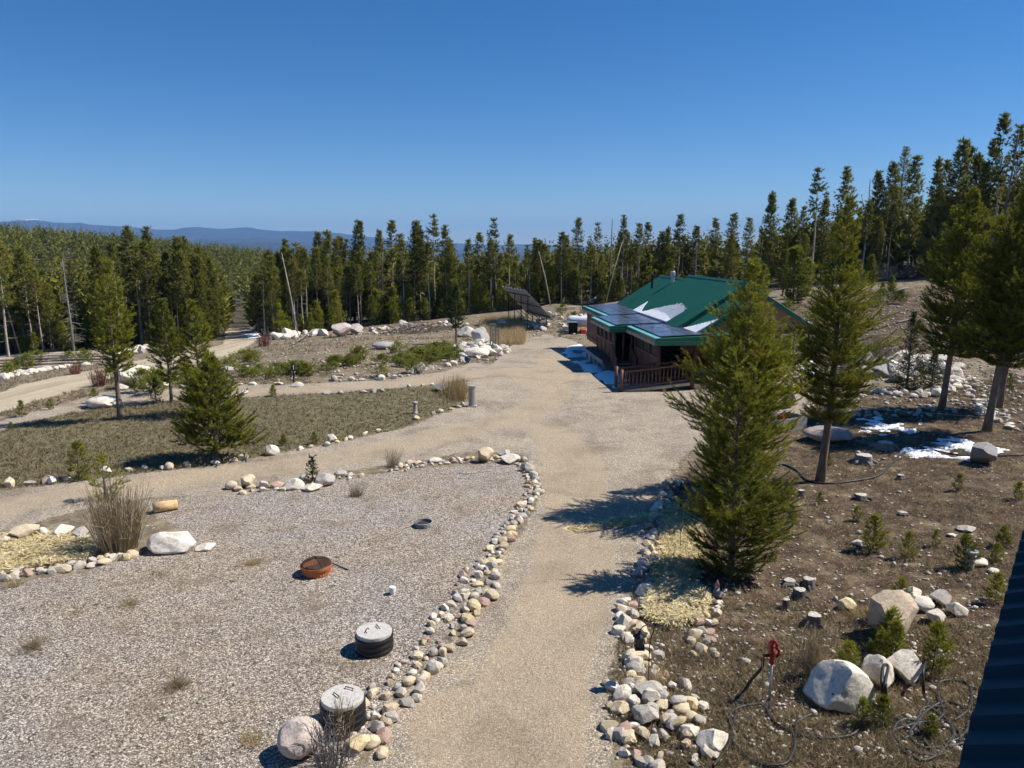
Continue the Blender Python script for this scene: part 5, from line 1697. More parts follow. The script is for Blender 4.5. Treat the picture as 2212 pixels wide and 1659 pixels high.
# ground mounted solar array seen from behind
pa, pb = gp(1099, 696), gp(1140, 712)
arr = empty('solar_array', pa, 0, 'tilted ground mounted solar array on thin steel posts', 'solar array')
ax_ = (pb.xy - pa.xy); al = ax_.length; ax_.normalize()
ay_ = Vector((-ax_.y, ax_.x)) * (1 if (-ax_.y) > 0 else -1)
def AP(s, t, z): return Vector((ax_.x * s + ay_.x * t, ax_.y * s + ay_.y * t, z))
def top_z(t): return 2.95 - 1.0 * t
L0, L1, T0, T1 = -0.7, al + 0.9, -0.45, 2.25
n = 8
for k in range(n):
    s0 = L0 + (L1 - L0) * k / n + 0.012; s1 = L0 + (L1 - L0) * (k + 1) / n - 0.012
    for half in range(2):
        t0, t1 = (T0, (T0 + T1) / 2 - 0.01) if half == 0 else ((T0 + T1) / 2 + 0.01, T1)
        pn = MB().hexa([AP(s0, t0, top_z(t0) - 0.03), AP(s1, t0, top_z(t0) - 0.03), AP(s1, t1, top_z(t1) - 0.03), AP(s0, t1, top_z(t1) - 0.03), AP(s0, t0, top_z(t0) + 0.02), AP(s1, t0, top_z(t0) + 0.02), AP(s1, t1, top_z(t1) + 0.02), AP(s0, t1, top_z(t1) + 0.02)]).build('panel', M['panelback'], arr)
        MB().hexa([AP(s0 + 0.04, t0 + 0.04, top_z(t0 + 0.04) + 0.022), AP(s1 - 0.04, t0 + 0.04, top_z(t0 + 0.04) + 0.022), AP(s1 - 0.04, t1 - 0.04, top_z(t1 - 0.04) + 0.022), AP(s0 + 0.04, t1 - 0.04, top_z(t1 - 0.04) + 0.022),
                   AP(s0 + 0.04, t0 + 0.04, top_z(t0 + 0.04) + 0.03), AP(s1 - 0.04, t0 + 0.04, top_z(t0 + 0.04) + 0.03), AP(s1 - 0.04, t1 - 0.04, top_z(t1 - 0.04) + 0.03), AP(s0 + 0.04, t1 - 0.04, top_z(t1 - 0.04) + 0.03)]).build('glass', M['solar'], pn)
    sm = (s0 + s1) / 2
    MB().bar(AP(sm, T0 - 0.12, top_z(T0 - 0.12) + 0.0), AP(sm, T0 + 0.02, top_z(T0) + 0.03), 0.22, 0.05).build('end_clip', M['white'], arr)
for t in (-0.05, 0.9, 1.85):
    MB().bar(AP(L0, t, top_z(t) - 0.09), AP(L1, t, top_z(t) - 0.09), 0.06, 0.08).build('purlin', M['blackmetal'], arr)
for k in range(4):
    s = al * k / 3
    g0, g1 = AP(s, 0, 0), AP(s, 1.8, 0)
    z0 = gz(pa.x + g0.x, pa.y + g0.y) - pa.z; z1 = gz(pa.x + g1.x, pa.y + g1.y) - pa.z
    MB().tube([AP(s, 0, z0 - 0.3), AP(s, 0, top_z(0) - 0.12)], 0.045, 8).build('post', M['blackmetal'], arr)
    MB().tube([AP(s, 1.8, z1 - 0.3), AP(s, 1.8, top_z(1.8) - 0.12)], 0.04, 8).build('post', M['blackmetal'], arr)
    MB().tube([AP(s, 0.05, top_z(0) - 0.6 - 0.6), AP(s, 1.78, z1 + 0.1)], 0.028, 6).build('strut', M['blackmetal'], arr)
    MB().tube([AP(s, 0.05, top_z(0) - 0.75), AP(s, 0.55, top_z(0.55) - 0.12)], 0.022, 6).build('strut', M['blackmetal'], arr)

# narrow wooden frame standing by the rock heap
p_ = gp(1068, 762)
wf = empty('wooden_frame', p_, 0.1, 'tall narrow frame of grey boards standing by the rock heap', 'frame')
for x, z, y in ((-0.26, 2.1, 0.2), (-0.12, 1.75, -0.1), (0.10, 2.1, 0.2), (0.28, 1.75, -0.1)):
    MB().box(x - 0.05, x + 0.05, y - 0.03, y + 0.03, -0.1, z).build('post', M['greywood'], wf)
for z, a, b, y in ((2.05, -0.21, 0.05, 0.2), (1.66, -0.07, 0.23, -0.1)):
    MB().box(a, b, y - 0.025, y + 0.025, z - 0.05, z + 0.05).build('crossbar', M['greywood'], wf)
MB().box(-0.33, 0.36, -0.17, -0.132, 1.32, 1.40).build('crossbar', M['greywood'], wf)
MB().box(-0.33, 0.34, 0.05, 0.09, 0.42, 0.5).build('crossbar', M['greywood'], wf)
p_ = gp(1010, 784)
gb_ = empty('gazing_ball', p_, 0, 'shiny dark blue ball at the foot of the rock heap', 'ball')
MB().lathe([(0.14, 0), (0.10, 0.05), (0.08, 0.1)], 16).build('base', M['blueglaze'], gb_, smooth=True)
MB().lathe([(0.02 + 0.19 * math.sin(math.pi * k / 12), 0.26 - 0.19 * math.cos(math.pi * k / 12)) for k in range(13)], 20).build('ball', M['blueglaze'], gb_, smooth=True)
# fluted pillar
p_ = gp(1020, 878)
fp = empty('garden_pillar', p_, 0, 'small fluted grey pillar at the tip of the grass island', 'pillar')
MB().lathe([(0.16, 0.06), (0.155, 0.1), (0.14, 0.9), (0.15, 0.92)], 40, mod=lambda a, z: 1 + 0.06 * math.cos(a * 14)).build('shaft', M['figure'], fp, smooth=False)
MB().box(-0.21, 0.21, -0.21, 0.21, -0.05, 0.06).build('base', M['figure'], fp, bevel=0.01)
MB().lathe([(0.17, 0.92), (0.19, 0.95), (0.19, 0.99)], 24).build('cap', M['figure'], fp)
p_ = gp(897, 893)
fg = empty('garden_statue', p_, 0, 'knee high weathered stone ornament in the dry grass', 'statue')
MB().lathe([(0.12, -0.03), (0.12, 0.05), (0.08, 0.08), (0.09, 0.25), (0.075, 0.4), (0.06, 0.44)], 14, mod=lambda a, z: 1 + 0.08 * math.sin(a * 3 + z * 9)).build('body', M['figure'], fg, smooth=True)
MB().lathe([(0.05, 0.44), (0.13, 0.46), (0.13, 0.5), (0.05, 0.55)], 14).build('head', M['figure'], fg, smooth=True)
# dark post with box
p_ = gp(635, 830)
bp = empty('post_box', p_, 0.2, 'dark metal post carrying a small box beside the upper lane', 'post')
MB().tube([(0, 0, -0.1), (0, 0, 1.0)], 0.045, 8).build('post', M['blackmetal'], bp)
MB().box(-0.10, 0.12, -0.08, 0.08, 0.72, 1.12).build('box', M['blackmetal'], bp, bevel=0.015)
MB().box(0.0, 0.05, -0.10, -0.081, 0.80, 1.06).build('plate', M['white'], bp)
MB().tube([(-0.10, 0, 0.78), (-0.24, 0, 0.74), (-0.25, 0, 0.62)], 0.03, 8).build('spout', M['blackmetal'], bp)

# ------------------------------------------------------------------ small things in the yard
# septic risers with concrete lids
def riser(u, v, dpx, h, label, hands, ang, tilt=(0, 0)):
    p = gp(u, v)
    r = dpx * mpp(p) / 2
    t = empty('septic_riser', p, ang, label, 'riser')
    t.rotation_euler = (tilt[0], tilt[1], ang)
    prof, z, k = [], -0.2, 0
    while z < h:
        prof += [(r * 0.985, z), (r * 1.03, z + 0.025), (r * 1.03, z + 0.06), (r * 0.985, z + 0.085)]
        z += 0.105
    MB().lathe(prof, 40).build('pipe', M['blackplastic'], t, smooth=False)
    top = prof[-1][1]
    lid = MB().lathe([(r * 0.93, top - 0.02), (r * 0.955, top + 0.01), (r * 0.955, top + 0.055), (r * 0.93, top + 0.07)], 44, mod=lambda a, z: 1 + 0.006 * math.sin(a * 9) + 0.005 * math.sin(a * 23)).build('lid', M['concrete'], t)
    for (x, y, a) in hands:
        c, s = math.cos(a), math.sin(a)
        pts = [(x - 0.07 * c, y - 0.07 * s, top + 0.06), (x - 0.07 * c - 0.03 * s, y - 0.07 * s + 0.03 * c, top + 0.10), (x + 0.07 * c - 0.03 * s, y + 0.07 * s + 0.03 * c, top + 0.10), (x + 0.07 * c, y + 0.07 * s, top + 0.06)]
        MB().tube(pts, 0.009, 6).build('handle', M['rust'], lid)
    return t


riser(809, 1402, 80, 0.26, 'black corrugated riser with round concrete lid standing on the open gravel', [(-0.10, -0.02, 1.3), (0.10, 0.10, 1.9)], 0.2)
riser(742, 1564, 95, 0.38, 'black corrugated riser with concrete lid half hidden by dry weeds', [(0.03, 0.16, -0.2), (-0.10, -0.05, -0.6)], -0.2)

# fire pit
p_ = gp(684, 1238)
pit = empty('fire_pit', p_, 0.3, 'orange terracotta fire pit with a domed mesh screen', 'fire pit')
pit.scale = (1, 1, 0.78)
k_ = 68 * mpp(p_) / 2
MB().lathe([(k_ * 0.80, -0.02), (k_ * 0.86, 0.02), (k_ * 0.90, 0.035), (k_ * 0.90, 0.05), (k_ * 0.90, 0.15), (k_ * 0.95, 0.16), (k_ * 0.95, 0.19), (k_ * 0.99, 0.20), (k_, 0.26), (k_, 0.28), (k_ * 0.93, 0.28), (k_ * 0.90, 0.24), (k_ * 0.80, 0.12), (k_ * 0.3, 0.08)], 64,
           mod=lambda a, z: 1 + (0.022 * (1 if math.sin(a * 30) > 0 else -1) if 0.045 < z < 0.155 else 0), cap0=True).build('bowl', M['terracotta'], pit)
MB().lathe([(k_ * 0.78, 0.122), (k_ * 0.4, 0.10), (0.01, 0.095)], 32, cap0=False).build('ash_bed', M['soot'], pit)
dm = MB()
def dome(a, q): return (k_ * 0.93 * math.cos(a) * math.cos(q), k_ * 0.93 * math.sin(a) * math.cos(q), 0.285 + 0.17 * math.sin(q))
for k in range(36):
    dm.tube([dome(2 * math.pi * k / 36, q) for q in np.linspace(0, 1.45, 7)], 0.0045, 3, False)
for q in np.linspace(0.08, 1.4, 12):
    dm.tube([dome(a, q) for a in np.linspace(0, 6.2832, 25)], 0.0045, 3, False)
screen_ = dm.build('mesh_screen', M['rust'], pit)
for a in (0.3, 0.3 + math.pi / 2):
    MB().tube([dome(a, q) for q in np.linspace(0, math.pi / 2, 7)] + [dome(a + math.pi, q) for q in np.linspace(math.pi / 2, 0, 7)], 0.012, 5).build('screen_band', M['blackmetal'], screen_)
MB().tube([dome(a, 0.02) for a in np.linspace(0, 6.2832, 33)], 0.012, 5, False).build('screen_rim', M['blackmetal'], screen_)
MB().lathe([(0.02, 0.45), (0.03, 0.47), (0.03, 0.49), (0.005, 0.50)], 10).build('screen_knob', M['blackmetal'], screen_)
def stick(a, b, r, name, mat, label, cat, za=0.0, zb=0.0):
    pa_, pb_ = gp(*a), gp(*b)
    n = 6
    pts = []
    for i in range(n + 1):
        q = pa_.lerp(pb_, i / n)
        pts.append(Vector((q.x, q.y, gz(q.x, q.y) + r + za + (zb - za) * i / n)))
    base = pts[0].copy()
    return tag(MB().tube([q - base for q in pts], r, 6).build(name, M[mat], None, base, True), label, cat)
stick((752, 1232), (714, 1219), 0.014, 'fire_poker', 'blackmetal', 'black iron poker leaning away from the fire pit', 'poker', 0, 0.03)
stick((626, 1260), (660, 1242), 0.011, 'stick', 'rust', 'thin rusty rod in front of the fire pit', 'rod')
stick((256, 1316), (332, 1268), 0.009, 'stick', 'twig', 'long thin twig on the open gravel', 'twig')
stick((1005, 1025), (1062, 1018), 0.012, 'stick', 'twig', 'curved twig below the upper stone row', 'twig')

p_ = gp(848, 1283)
cap_ = empty('pipe_cap', p_, 0, 'white plastic pipe cap standing on the gravel', 'pipe')
MB().lathe([(0.055, -0.1), (0.055, 0.06)], 20).build('pipe', M['pvc'], cap_, smooth=False)
MB().lathe([(0.072, 0.06), (0.072, 0.155), (0.066, 0.165)], 20).build('cap', M['pvc'], cap_)
p_ = gp(915, 1136)
ring = empty('metal_ring', p_, 0.2, 'low ring of dull corrugated metal set in the gravel', 'ring')
prof = []
for k in range(4): prof += [(0.235, -0.03 + 0.04 * k), (0.245, -0.01 + 0.04 * k)]
MB().lathe(prof + [(0.225, 0.125), (0.215, 0.0)], 30, cap0=False, cap1=False).build('wall', M['dullgalv'], ring)
MB().lathe([(0.216, 0.05), (0.01, 0.055)], 24, cap0=False).build('cover', M['soot'], ring)
# firewood log
p_ = gp(332, 1108)
lg = empty('cut_log', p_, 0.55, 'short split log with a sawn end on the gravel', 'log')
MB().tube([(0, 0, 0.15), (0.25, 0, 0.15), (0.62, 0, 0.14)], [0.15, 0.145, 0.135], 14, True).build('bark', M['freshcut'], lg, smooth=True)
MB().lathe([(0.148, 0), (0.01, 0.004)], 16, cap0=False).build('cut_face', M['logbark'], lg)
lg.children[-1].rotation_euler = (0, R(-90), 0); lg.children[-1].location = (-0.004, 0, 0.15)

# stumps
def stump(u, v, wpx, h, label, seed, roots=4, mat='stump', top='cutwood', name='tree_stump'):
    g = np.random.default_rng(seed)
    p = gp(u, v)
    r = wpx * mpp(p) / 2
    t = empty(name, p, g.uniform(0, 6), label, 'stump')
    ph = g.uniform(0, 6, 3)
    md = lambda a, z: 1 + 0.10 * math.sin(3 * a + ph[0]) + 0.07 * math.sin(7 * a + ph[1]) + 0.03 * math.sin(13 * a + ph[2])
    MB().lathe([(r * 1.5, -0.1), (r * 1.25, 0.02), (r * 1.05, 0.07), (r, h * 0.5), (r * 0.95, h * 0.96), (r * 0.9, h)], 22, mod=md).build('bark', M[mat], t, smooth=True)
    MB().lathe([(r * 0.9, h + 0.002), (r * 0.5, h + 0.012), (0.01, h + 0.004)], 22, mod=md, cap0=False).build('cut_face', M[top], t)
    for k in range(roots):
        a = 6.28 * k / max(1, roots) + g.uniform(-0.4, 0.4)
        L = r * g.uniform(1.7, 2.8)
        c, s = math.cos(a), math.sin(a)
        MB().tube([(c * r * 0.7, s * r * 0.7, h * 0.35), (c * r * 1.4, s * r * 1.4, 0.06), (c * L, s * L, -0.06)], [r * 0.3, r * 0.22, r * 0.08], 6).build('root', M[mat], t, smooth=True)
    return t


for i, (u, v, w, h, l, rt) in enumerate([(1860, 1078, 26, 0.14, 'low flat topped stump alone on the bare slope', 3), (1745, 1268, 24, 0.20, 'uppermost black stump of the stump group', 3), (1727, 1292, 26, 0.20, 'middle black stump of the stump group', 3), (1697, 1316, 15, 0.22, 'thin stump of the stump group nearest the straw bed', 0),
                                         (1757, 1352, 30, 0.24, 'largest charred stump with a pale top', 5), (1705, 1262, 26, 0.10, 'rotten broken stump near the stump group', 4), (1866, 1000, 34, 0.28, 'pale rooted stump standing beyond the hose', 6), (1912, 968, 34, 0.22, 'brown rooted stump at the edge of the melting snow', 6),
                                         (1945, 1035, 14, 0.14, 'tiny stump below the melting snow', 0), (1730, 1070, 14, 0.16, 'small split stump at the foot of the tall full pine', 2), (2028, 905, 12, 0.22, 'short dark post like stump under the straight hillside pine', 0), (1950, 1112, 18, 0.08, 'low white topped stump among the slope saplings', 0), (1896, 880, 16, 0.2, 'dark stump in the shade under the hillside pines', 3)]):
    if i == 12: continue
    stump(u, v, w, h, l, 400 + i, rt, 'deadwood' if 'rooted' in l else 'stump')
# short post with a metal cap
p_ = gp(2093, 1228)
sp_ = empty('capped_post', p_, 0, 'short pale post with a round metal cap beside a sapling', 'post')
MB().lathe([(0.10, -0.1), (0.095, 0.38)], 14).build('post', M['cutwood'], sp_)
MB().lathe([(0.15, 0.38), (0.155, 0.43), (0.02, 0.46)], 18).build('cap', M['galv'], sp_)

# yard hydrant
p_ = gp(1662, 1512)
hy = empty('yard_hydrant', p_, 0.1, 'red handled yard hydrant on a grey pipe', 'hydrant')
MB().lathe([(0.022, -0.1), (0.022, 0.66)], 12).build('pipe', M['galv'], hy, smooth=True)
hd_ = MB().lathe([(0.03, 0.64), (0.045, 0.66), (0.045, 0.70), (0.035, 0.73), (0.045, 0.78), (0.05, 0.86), (0.04, 0.92)], 14).build('head', M['redpaint'], hy, smooth=True)
MB().tube([(-0.03, 0, 0.79), (-0.15, 0, 0.79), (-0.155, 0, 0.74)], [0.03, 0.026, 0.026], 10).build('spout', M['redpaint'], hd_, smooth=True)
MB().bar((-0.02, 0, 0.80), (-0.04, 0, 1.02), 0.05, 0.09).build('lever_bracket', M['redpaint'], hd_)
MB().tube([(-0.04, 0, 1.03), (0.03, 0, 1.04), (0.07, 0, 0.98), (0.06, 0, 0.93), (0.11, 0, 0.87), (0.11, 0, 0.80), (0.06, 0, 0.76)], 0.026, 8).build('lever', M['redpaint'], hd_, smooth=True)
MB().tube([(-0.04, -0.02, 1.0), (0.02, -0.02, 1.06)], 0.03, 8).build('lever_knuckle', M['redpaint'], hd_)
stake = empty('marker_stake', p_ + Vector((-0.14, -0.03, 0)), 0, 'thin wooden stake beside the yard hydrant', 'stake')
MB().tube([(0.02, 0, -0.1), (-0.04, 0, 1.1)], 0.008, 6).build('rod', M['newwood'], stake)


def catmull(P, n=8):
    out = []
    P = [P[0]] + P + [P[-1]]
    for i in range(1, len(P) - 2):
        a, b, c, d = P[i - 1], P[i], P[i + 1], P[i + 2]
        for k in range(n):
            t = k / n
            out.append(0.5 * ((2 * b) + (c - a) * t + (2 * a - 5 * b + 4 * c - d) * t * t + (3 * b - a - 3 * c + d) * t ** 3))
    out.append(P[-2])
    return out


def hose(pts, label, r=0.026, name='garden_hose', mat='hosem', cat='hose', first=None):
    P = []
    for q in pts:
        u, v = q[:2]
        h = q[2] if len(q) > 2 else 0
        d = ray(u, v)
        g = gp(u, v)
        if h:                      # lifted over a rock: nearer along the same line of sight to its height
            t = (CAM_H - g.z - h) / -d.z
            w = d * t
            P.append(Vector((w.x, w.y, g.z + h)))
        else:
            P.append(g + Vector((0, 0, r)))
    if first is not None: P = first + P
    C = catmull(P, 7)
    for c in C:
        c.z = max(c.z, gz(c.x, c.y) + r * 0.8)
    o = C[0].copy()
    return tag(MB().tube([c - o for c in C], r, 8).build(name, M[mat], None, o, True), label, cat)


hy_sp = p_ + Vector((-0.155, 0, 0.72))
hose([(1622, 1470, 0.25), (1600, 1505), (1570, 1525), (1590, 1540)] + [(1585, 1560), (1580, 1600), (1600, 1625), (1630, 1650), (1690, 1655), (1712, 1630), (1718, 1590), (1725, 1560), (1790, 1530), (1800, 1500, 0.3), (1850, 1510, 0.2), (1900, 1545), (1950, 1555), (2000, 1565), (2060, 1580), (2095, 1600), (2080, 1640)],
     'black garden hose running from the hydrant across the boulder to the coil', 0.026, first=[hy_sp, hy_sp + Vector((0, 0, -0.14))])
hose([(1540, 1659), (1575, 1610), (1580, 1570), (1578, 1545), (1600, 1530), (1640, 1525), (1662, 1540), (1660, 1520), (1655, 1530), (1665, 1555), (1690, 1575), (1730, 1592), (1790, 1598), (1840, 1590), (1860, 1570), (1880, 1545), (1920, 1560), (1990, 1590), (2050, 1605), (2085, 1585), (2090, 1560)], 'second black hose looping from the picture edge past the hydrant', 0.026)
for i, (cx, cy, rx, ry, ph, tn, l) in enumerate([(1995, 1598, 58, 36, 0.3, 2.1, 'black hose coiled in wide loops below the white boulders'), (2040, 1575, 62, 42, 1.6, 1.7, 'outer loops of black hose reaching towards the dark roof')]):
    pts = []
    for k in range(int(tn * 10)):
        a = ph + 6.283 * k / 10
        q = 1 + 0.18 * math.sin(k * 1.7 + i) + 0.012 * k
        pts.append((cx + rx * q * math.cos(a) + 3 * math.sin(k), cy + ry * q * math.sin(a)))
    hose(pts, l, 0.026)
hose([(2060, 1560), (2092, 1535), (2098, 1500), (2085, 1478), (2050, 1472), (2025, 1482), (2030, 1520), (2038, 1545), (2000, 1575), (1950, 1600)], 'single black hose loop beside the dark roof edge', 0.026)
hose([(1905, 1545), (1908, 1510, 0.2), (1905, 1475, 0.5), (1908, 1440, 0.55), (1918, 1440, 0.5), (1912, 1480, 0.5), (1918, 1520, 0.1), (1935, 1555), (1990, 1570)], 'hose loop thrown over the middle white boulder', 0.026)
hose([(2010, 1420), (1996, 1440, 0.4), (1994, 1470, 0.3), (1998, 1510), (2020, 1540), (2045, 1560), (2060, 1590), (2050, 1620)], 'hose hanging down beside the slab shaped boulder', 0.026)
hose([(1660, 1012), (1690, 1005), (1720, 1018), (1745, 1040), (1790, 1046), (1850, 1040), (1900, 1028), (1930, 1000), (1945, 985), (1985, 970), (2080, 985), (2212, 985)], 'dark pipe snaking over the slope below the melting snow', 0.03, 'water_pipe', 'hosem', 'pipe')
hose([(1850, 878), (1900, 885), (1960, 890), (2050, 897), (2130, 905), (2212, 935)], 'pale rope stretched over the shaded ground under the hillside pines', 0.018, 'rope', 'newwood', 'rope')

# lantern on a hook
p_ = gp(1400, 1485)
ln_ = empty('hanging_lantern', p_, 0, 'small black lantern hanging from a shepherd hook in the stone border', 'lantern')
MB().tube([(0, 0, -0.1), (0.0, 0, 0.75), (0.02, 0, 0.92), (0.06, 0, 1.02), (0.04, 0, 1.12), (-0.03, 0, 1.15), (-0.12, 0, 1.10), (-0.17, 0, 1.04)], 0.009, 6).build('hook', M['blackmetal'], ln_, smooth=True)
LB = (-0.17, 0, 0.74)
fr_ = MB()
for x in (-0.065, 0.065):
    for y in (-0.065, 0.065): fr_.box(LB[0] + x - 0.008, LB[0] + x + 0.008, y - 0.008, y + 0.008, LB[2], LB[2] + 0.18)
fr_.box(LB[0] - 0.08, LB[0] + 0.08, -0.08, 0.08, LB[2] - 0.03, LB[2])
lo_ = fr_.build('cage', M['blackmetal'], ln_)
MB().lathe([(0.115, 0.18), (0.10, 0.20), (0.03, 0.255), (0.02, 0.285)], 4, LB).build('lid', M['blackmetal'], ln_)
MB().box(LB[0] - 0.055, LB[0] + 0.055, -0.055, 0.055, LB[2] + 0.002, LB[2] + 0.178).build('glass', M['glow'], lo_)
p_ = gp(1548, 1290)
gn = empty('garden_gnome', p_, 0, 'little garden gnome standing among stones under the near pine', 'gnome')
MB().lathe([(0.07, -0.02), (0.085, 0.05), (0.08, 0.13), (0.05, 0.2)], 14).build('body', M['figure'], gn, smooth=True)
MB().lathe([(0.02, 0.19), (0.05, 0.22), (0.05, 0.26), (0.03, 0.29)], 12).build('head', M['cutwood'], gn, smooth=True)
MB().lathe([(0.058, 0.27), (0.03, 0.34), (0.005, 0.40)], 12).build('hat', M['hatred'], gn, smooth=True)
MB().box(-0.06, -0.01, -0.11, -0.03, -0.02, 0.03).build('boot', M['soot'], gn)
MB().box(0.01, 0.06, -0.11, -0.03, -0.02, 0.03).build('boot', M['soot'], gn)
# stake at straw
p_ = gp(1469, 1192)
skt = empty('plant_stake', p_, 0, 'thin dark stake with a bird shaped top in front of the near pine', 'stake')
MB().tube([(0, 0, -0.1), (0, 0, 1.15)], 0.007, 6).build('rod', M['blackmetal'], skt)
MB().box(-0.05, 0.05, -0.008, 0.008, 1.15, 1.3).build('finial', M['blackmetal'], skt)

# planter box
p_ = gp(1690, 925)
pl = empty('planter_box', p_, R(28), 'weathered grey board planter box with red things inside', 'planter')
for k in range(3):
    z0 = 0.17 * k
    MB().box(-0.8, 0.8, -0.5, -0.46, z0, z0 + 0.16).build('board', M['greywood'], pl)
    MB().box(-0.8, 0.8, 0.46, 0.5, z0, z0 + 0.16).build('board', M['greywood'], pl)
    MB().box(0.76, 0.8, -0.455, 0.455, z0, z0 + 0.16).build('board', M['greywood'], pl)
    MB().box(-0.8, -0.76, -0.455, 0.455, z0, z0 + 0.16).build('board', M['greywood'], pl)
MB().box(-0.755, 0.755, -0.455, 0.455, 0.0, 0.3).build('soil', M['soot'], pl)
can2 = empty('watering_can', pl.location + Vector((-0.1, 0.0, 0.3)), 0.4, 'red watering can lying in the planter box', 'can')
MB().lathe([(0.14, 0), (0.14, 0.22), (0.08, 0.26)], 16).build('body', M['red'], can2)
MB().tube([(0.12, 0, 0.06), (0.34, 0, 0.28)], [0.03, 0.015], 8).build('spout', M['red'], can2)
MB().tube([(-0.12, 0, 0.05), (-0.26, 0, 0.15), (-0.1, 0, 0.26)], 0.015, 6).build('handle', M['red'], can2)
p_ = gp(1704, 882)
bb = empty('blue_bucket', p_, 0, 'dark blue plastic tub tipped on its side by the planter', 'bucket')
MB().lathe([(0.2, 0), (0.26, 0.4), (0.28, 0.42), (0.24, 0.42), (0.18, 0.03)], 18, cap1=False).build('tub', M['bluebarrel'], bb)
bb.children[0].rotation_euler = (0, R(70), 0.6); bb.children[0].location = (-0.2, 0, 0.25)

# stacked felled logs
def log_stack():
    g = np.random.default_rng(91)
    a, b = gp(-30, 803), gp(200, 779)
    d = (b - a); d.z = 0
    L = d.length
    d.normalize()
    nrm = Vector((-d.y, d.x, 0))
    meshes = []
    for k in range(5):
        m = MB().tube([(0, 0, 0), (2, 0.03, 0.02), (4, -0.02, 0), (6, 0.03, 0.02)], [0.13, 0.12, 0.105, 0.09], 9).mesh('bark', M['logbark'], True)
        e = MB().lathe([(0.128, 0), (0.01, 0.004)], 10, cap0=False).mesh('cut_face', M['freshcut'])
        meshes.append((m, e))
    n = 0
    for row in range(5):
        for k in range(9 - row):
            for seg in range(2):
                s = seg * (L * 0.52) + g.uniform(-0.8, 0.8) - 1.0
                off = (k - 5 + row * 0.5) * 0.30 + g.uniform(-0.05, 0.05)
                q = a + d * s + nrm * off
                if row == 0 and False: continue
                z = gz(q.x, q.y) + 0.12 + row * 0.21
                t = empty('felled_log', (q.x, q.y, z), math.atan2(d.y, d.x) + g.normal() * 0.04, 'long thin felled log in the stack at the edge of the woods', 'log', 'felled logs stacked at the edge of the woods')
                m, e = meshes[n % 5]
                link('bark', m, t)
                c = link('cut_face', e, t); c.rotation_euler = (0, R(-90), 0); c.location = (-0.004, 0, 0)
                n += 1


log_stack()
# lone dead poles lying or leaning
for a, b, za, zb, r, l in [((1905, 640), (1960, 626), 0.0, 0.1, 0.10, 'fallen grey trunk lying on the upper slope'), ((1845, 596), (1915, 584), 0.1, 0.2, 0.10, 'fallen pale trunk at the top of the slope'), ((1935, 700), (1975, 690), 0, 0.05, 0.08, 'grey log lying across the mid slope'),
                           ((640, 745), (672, 728), 0.2, 0.5, 0.06, 'bent dead branch in the rocks at the forest edge'), ((1205, 672), (1245, 668), 0.1, 0.1, 0.12, 'weathered log on the bank behind the propane tank')]:
    stick(a, b, r, 'fallen_log', 'deadwood', l, 'log', za, zb)
for u, v, h, ln_x, l in [(45, 765, 8.0, -1.6, 'leaning white dead trunk at the outer edge of the woods'), (645, 728, 8.2, -1.3, 'leaning bare pole standing in the woods by the road'), (1308, 655, 7.0, 1.8, 'pale dead trunk leaning across its neighbours'), (1190, 660, 6.0, -1.4, 'pale broken pole leaning behind the solar array')]:
    p = gp(u, v)
    m = MB().tube([(0, 0, -0.2), (ln_x * 0.45, 0, h * 0.5), (ln_x, 0.2, h)], [0.075, 0.06, 0.03], 7)
    t = empty('dead_tree', p, 0, l, 'tree')
    m.build('trunk', M['palebark'], t, smooth=True)

# the corner of the house the picture is taken from: a low ribbed roof and an unseen wall added to shade it
E0, ED, EN = Vector((2.43, 3.76, 4.5)), Vector((math.sin(R(37)), math.cos(R(37)), 0)), Vector((math.cos(R(37)), -math.sin(R(37)), 0))
nh = empty('neighbour_house', (E0.x, E0.y, 0), 0, 'dark ribbed metal roof edge of the house at the picture border', 'house')
def NP(s, q, z): return ED * s + EN * q + Vector((0, 0, z))
prof = []
s = -4.0
while s < 8.0:
    for ds, h in ((0, 0), (0.07, 0.055), (0.13, 0.055), (0.20, 0.0)):
        prof.append((s + ds, h))
    s += 0.34
v, f = [], []
for (a, h) in prof:
    v += [tuple(NP(a, 0, 4.5 + h)), tuple(NP(a, 3.0, 5.85 + h)), tuple(NP(a, 3.0, 5.80)), tuple(NP(a, 0, 4.45))]
for i in range(len(prof) - 1):
    for k in range(4):
        k2 = (k + 1) % 4
        f.append((i * 4 + k, i * 4 + k2, i * 4 + 4 + k2, i * 4 + 4 + k))
f.append((0, 1, 2, 3)); n_ = len(prof) - 1
f.append((n_ * 4 + 3, n_ * 4 + 2, n_ * 4 + 1, n_ * 4))
mb = MB(); mb.add(v, f)
mb.build('roof', M['navyroof'], nh)
MB().hexa([NP(-6, 3.02, 0), NP(8, 3.02, 0), NP(8, 8, 0), NP(-6, 8, 0), NP(-6, 3.02, 10.6), NP(8, 3.02, 10.6), NP(8, 8, 10.6), NP(-6, 8, 10.6)]).build('wall', M['stain'], nh)  # out of view, height and length set to keep the low roof in shadow
for a in (-3.8, 0.5, 4.6):
    MB().tube([NP(a, 0.5, 0), NP(a, 0.5, 4.6)], 0.09, 10).build('post', M['stain'], nh)


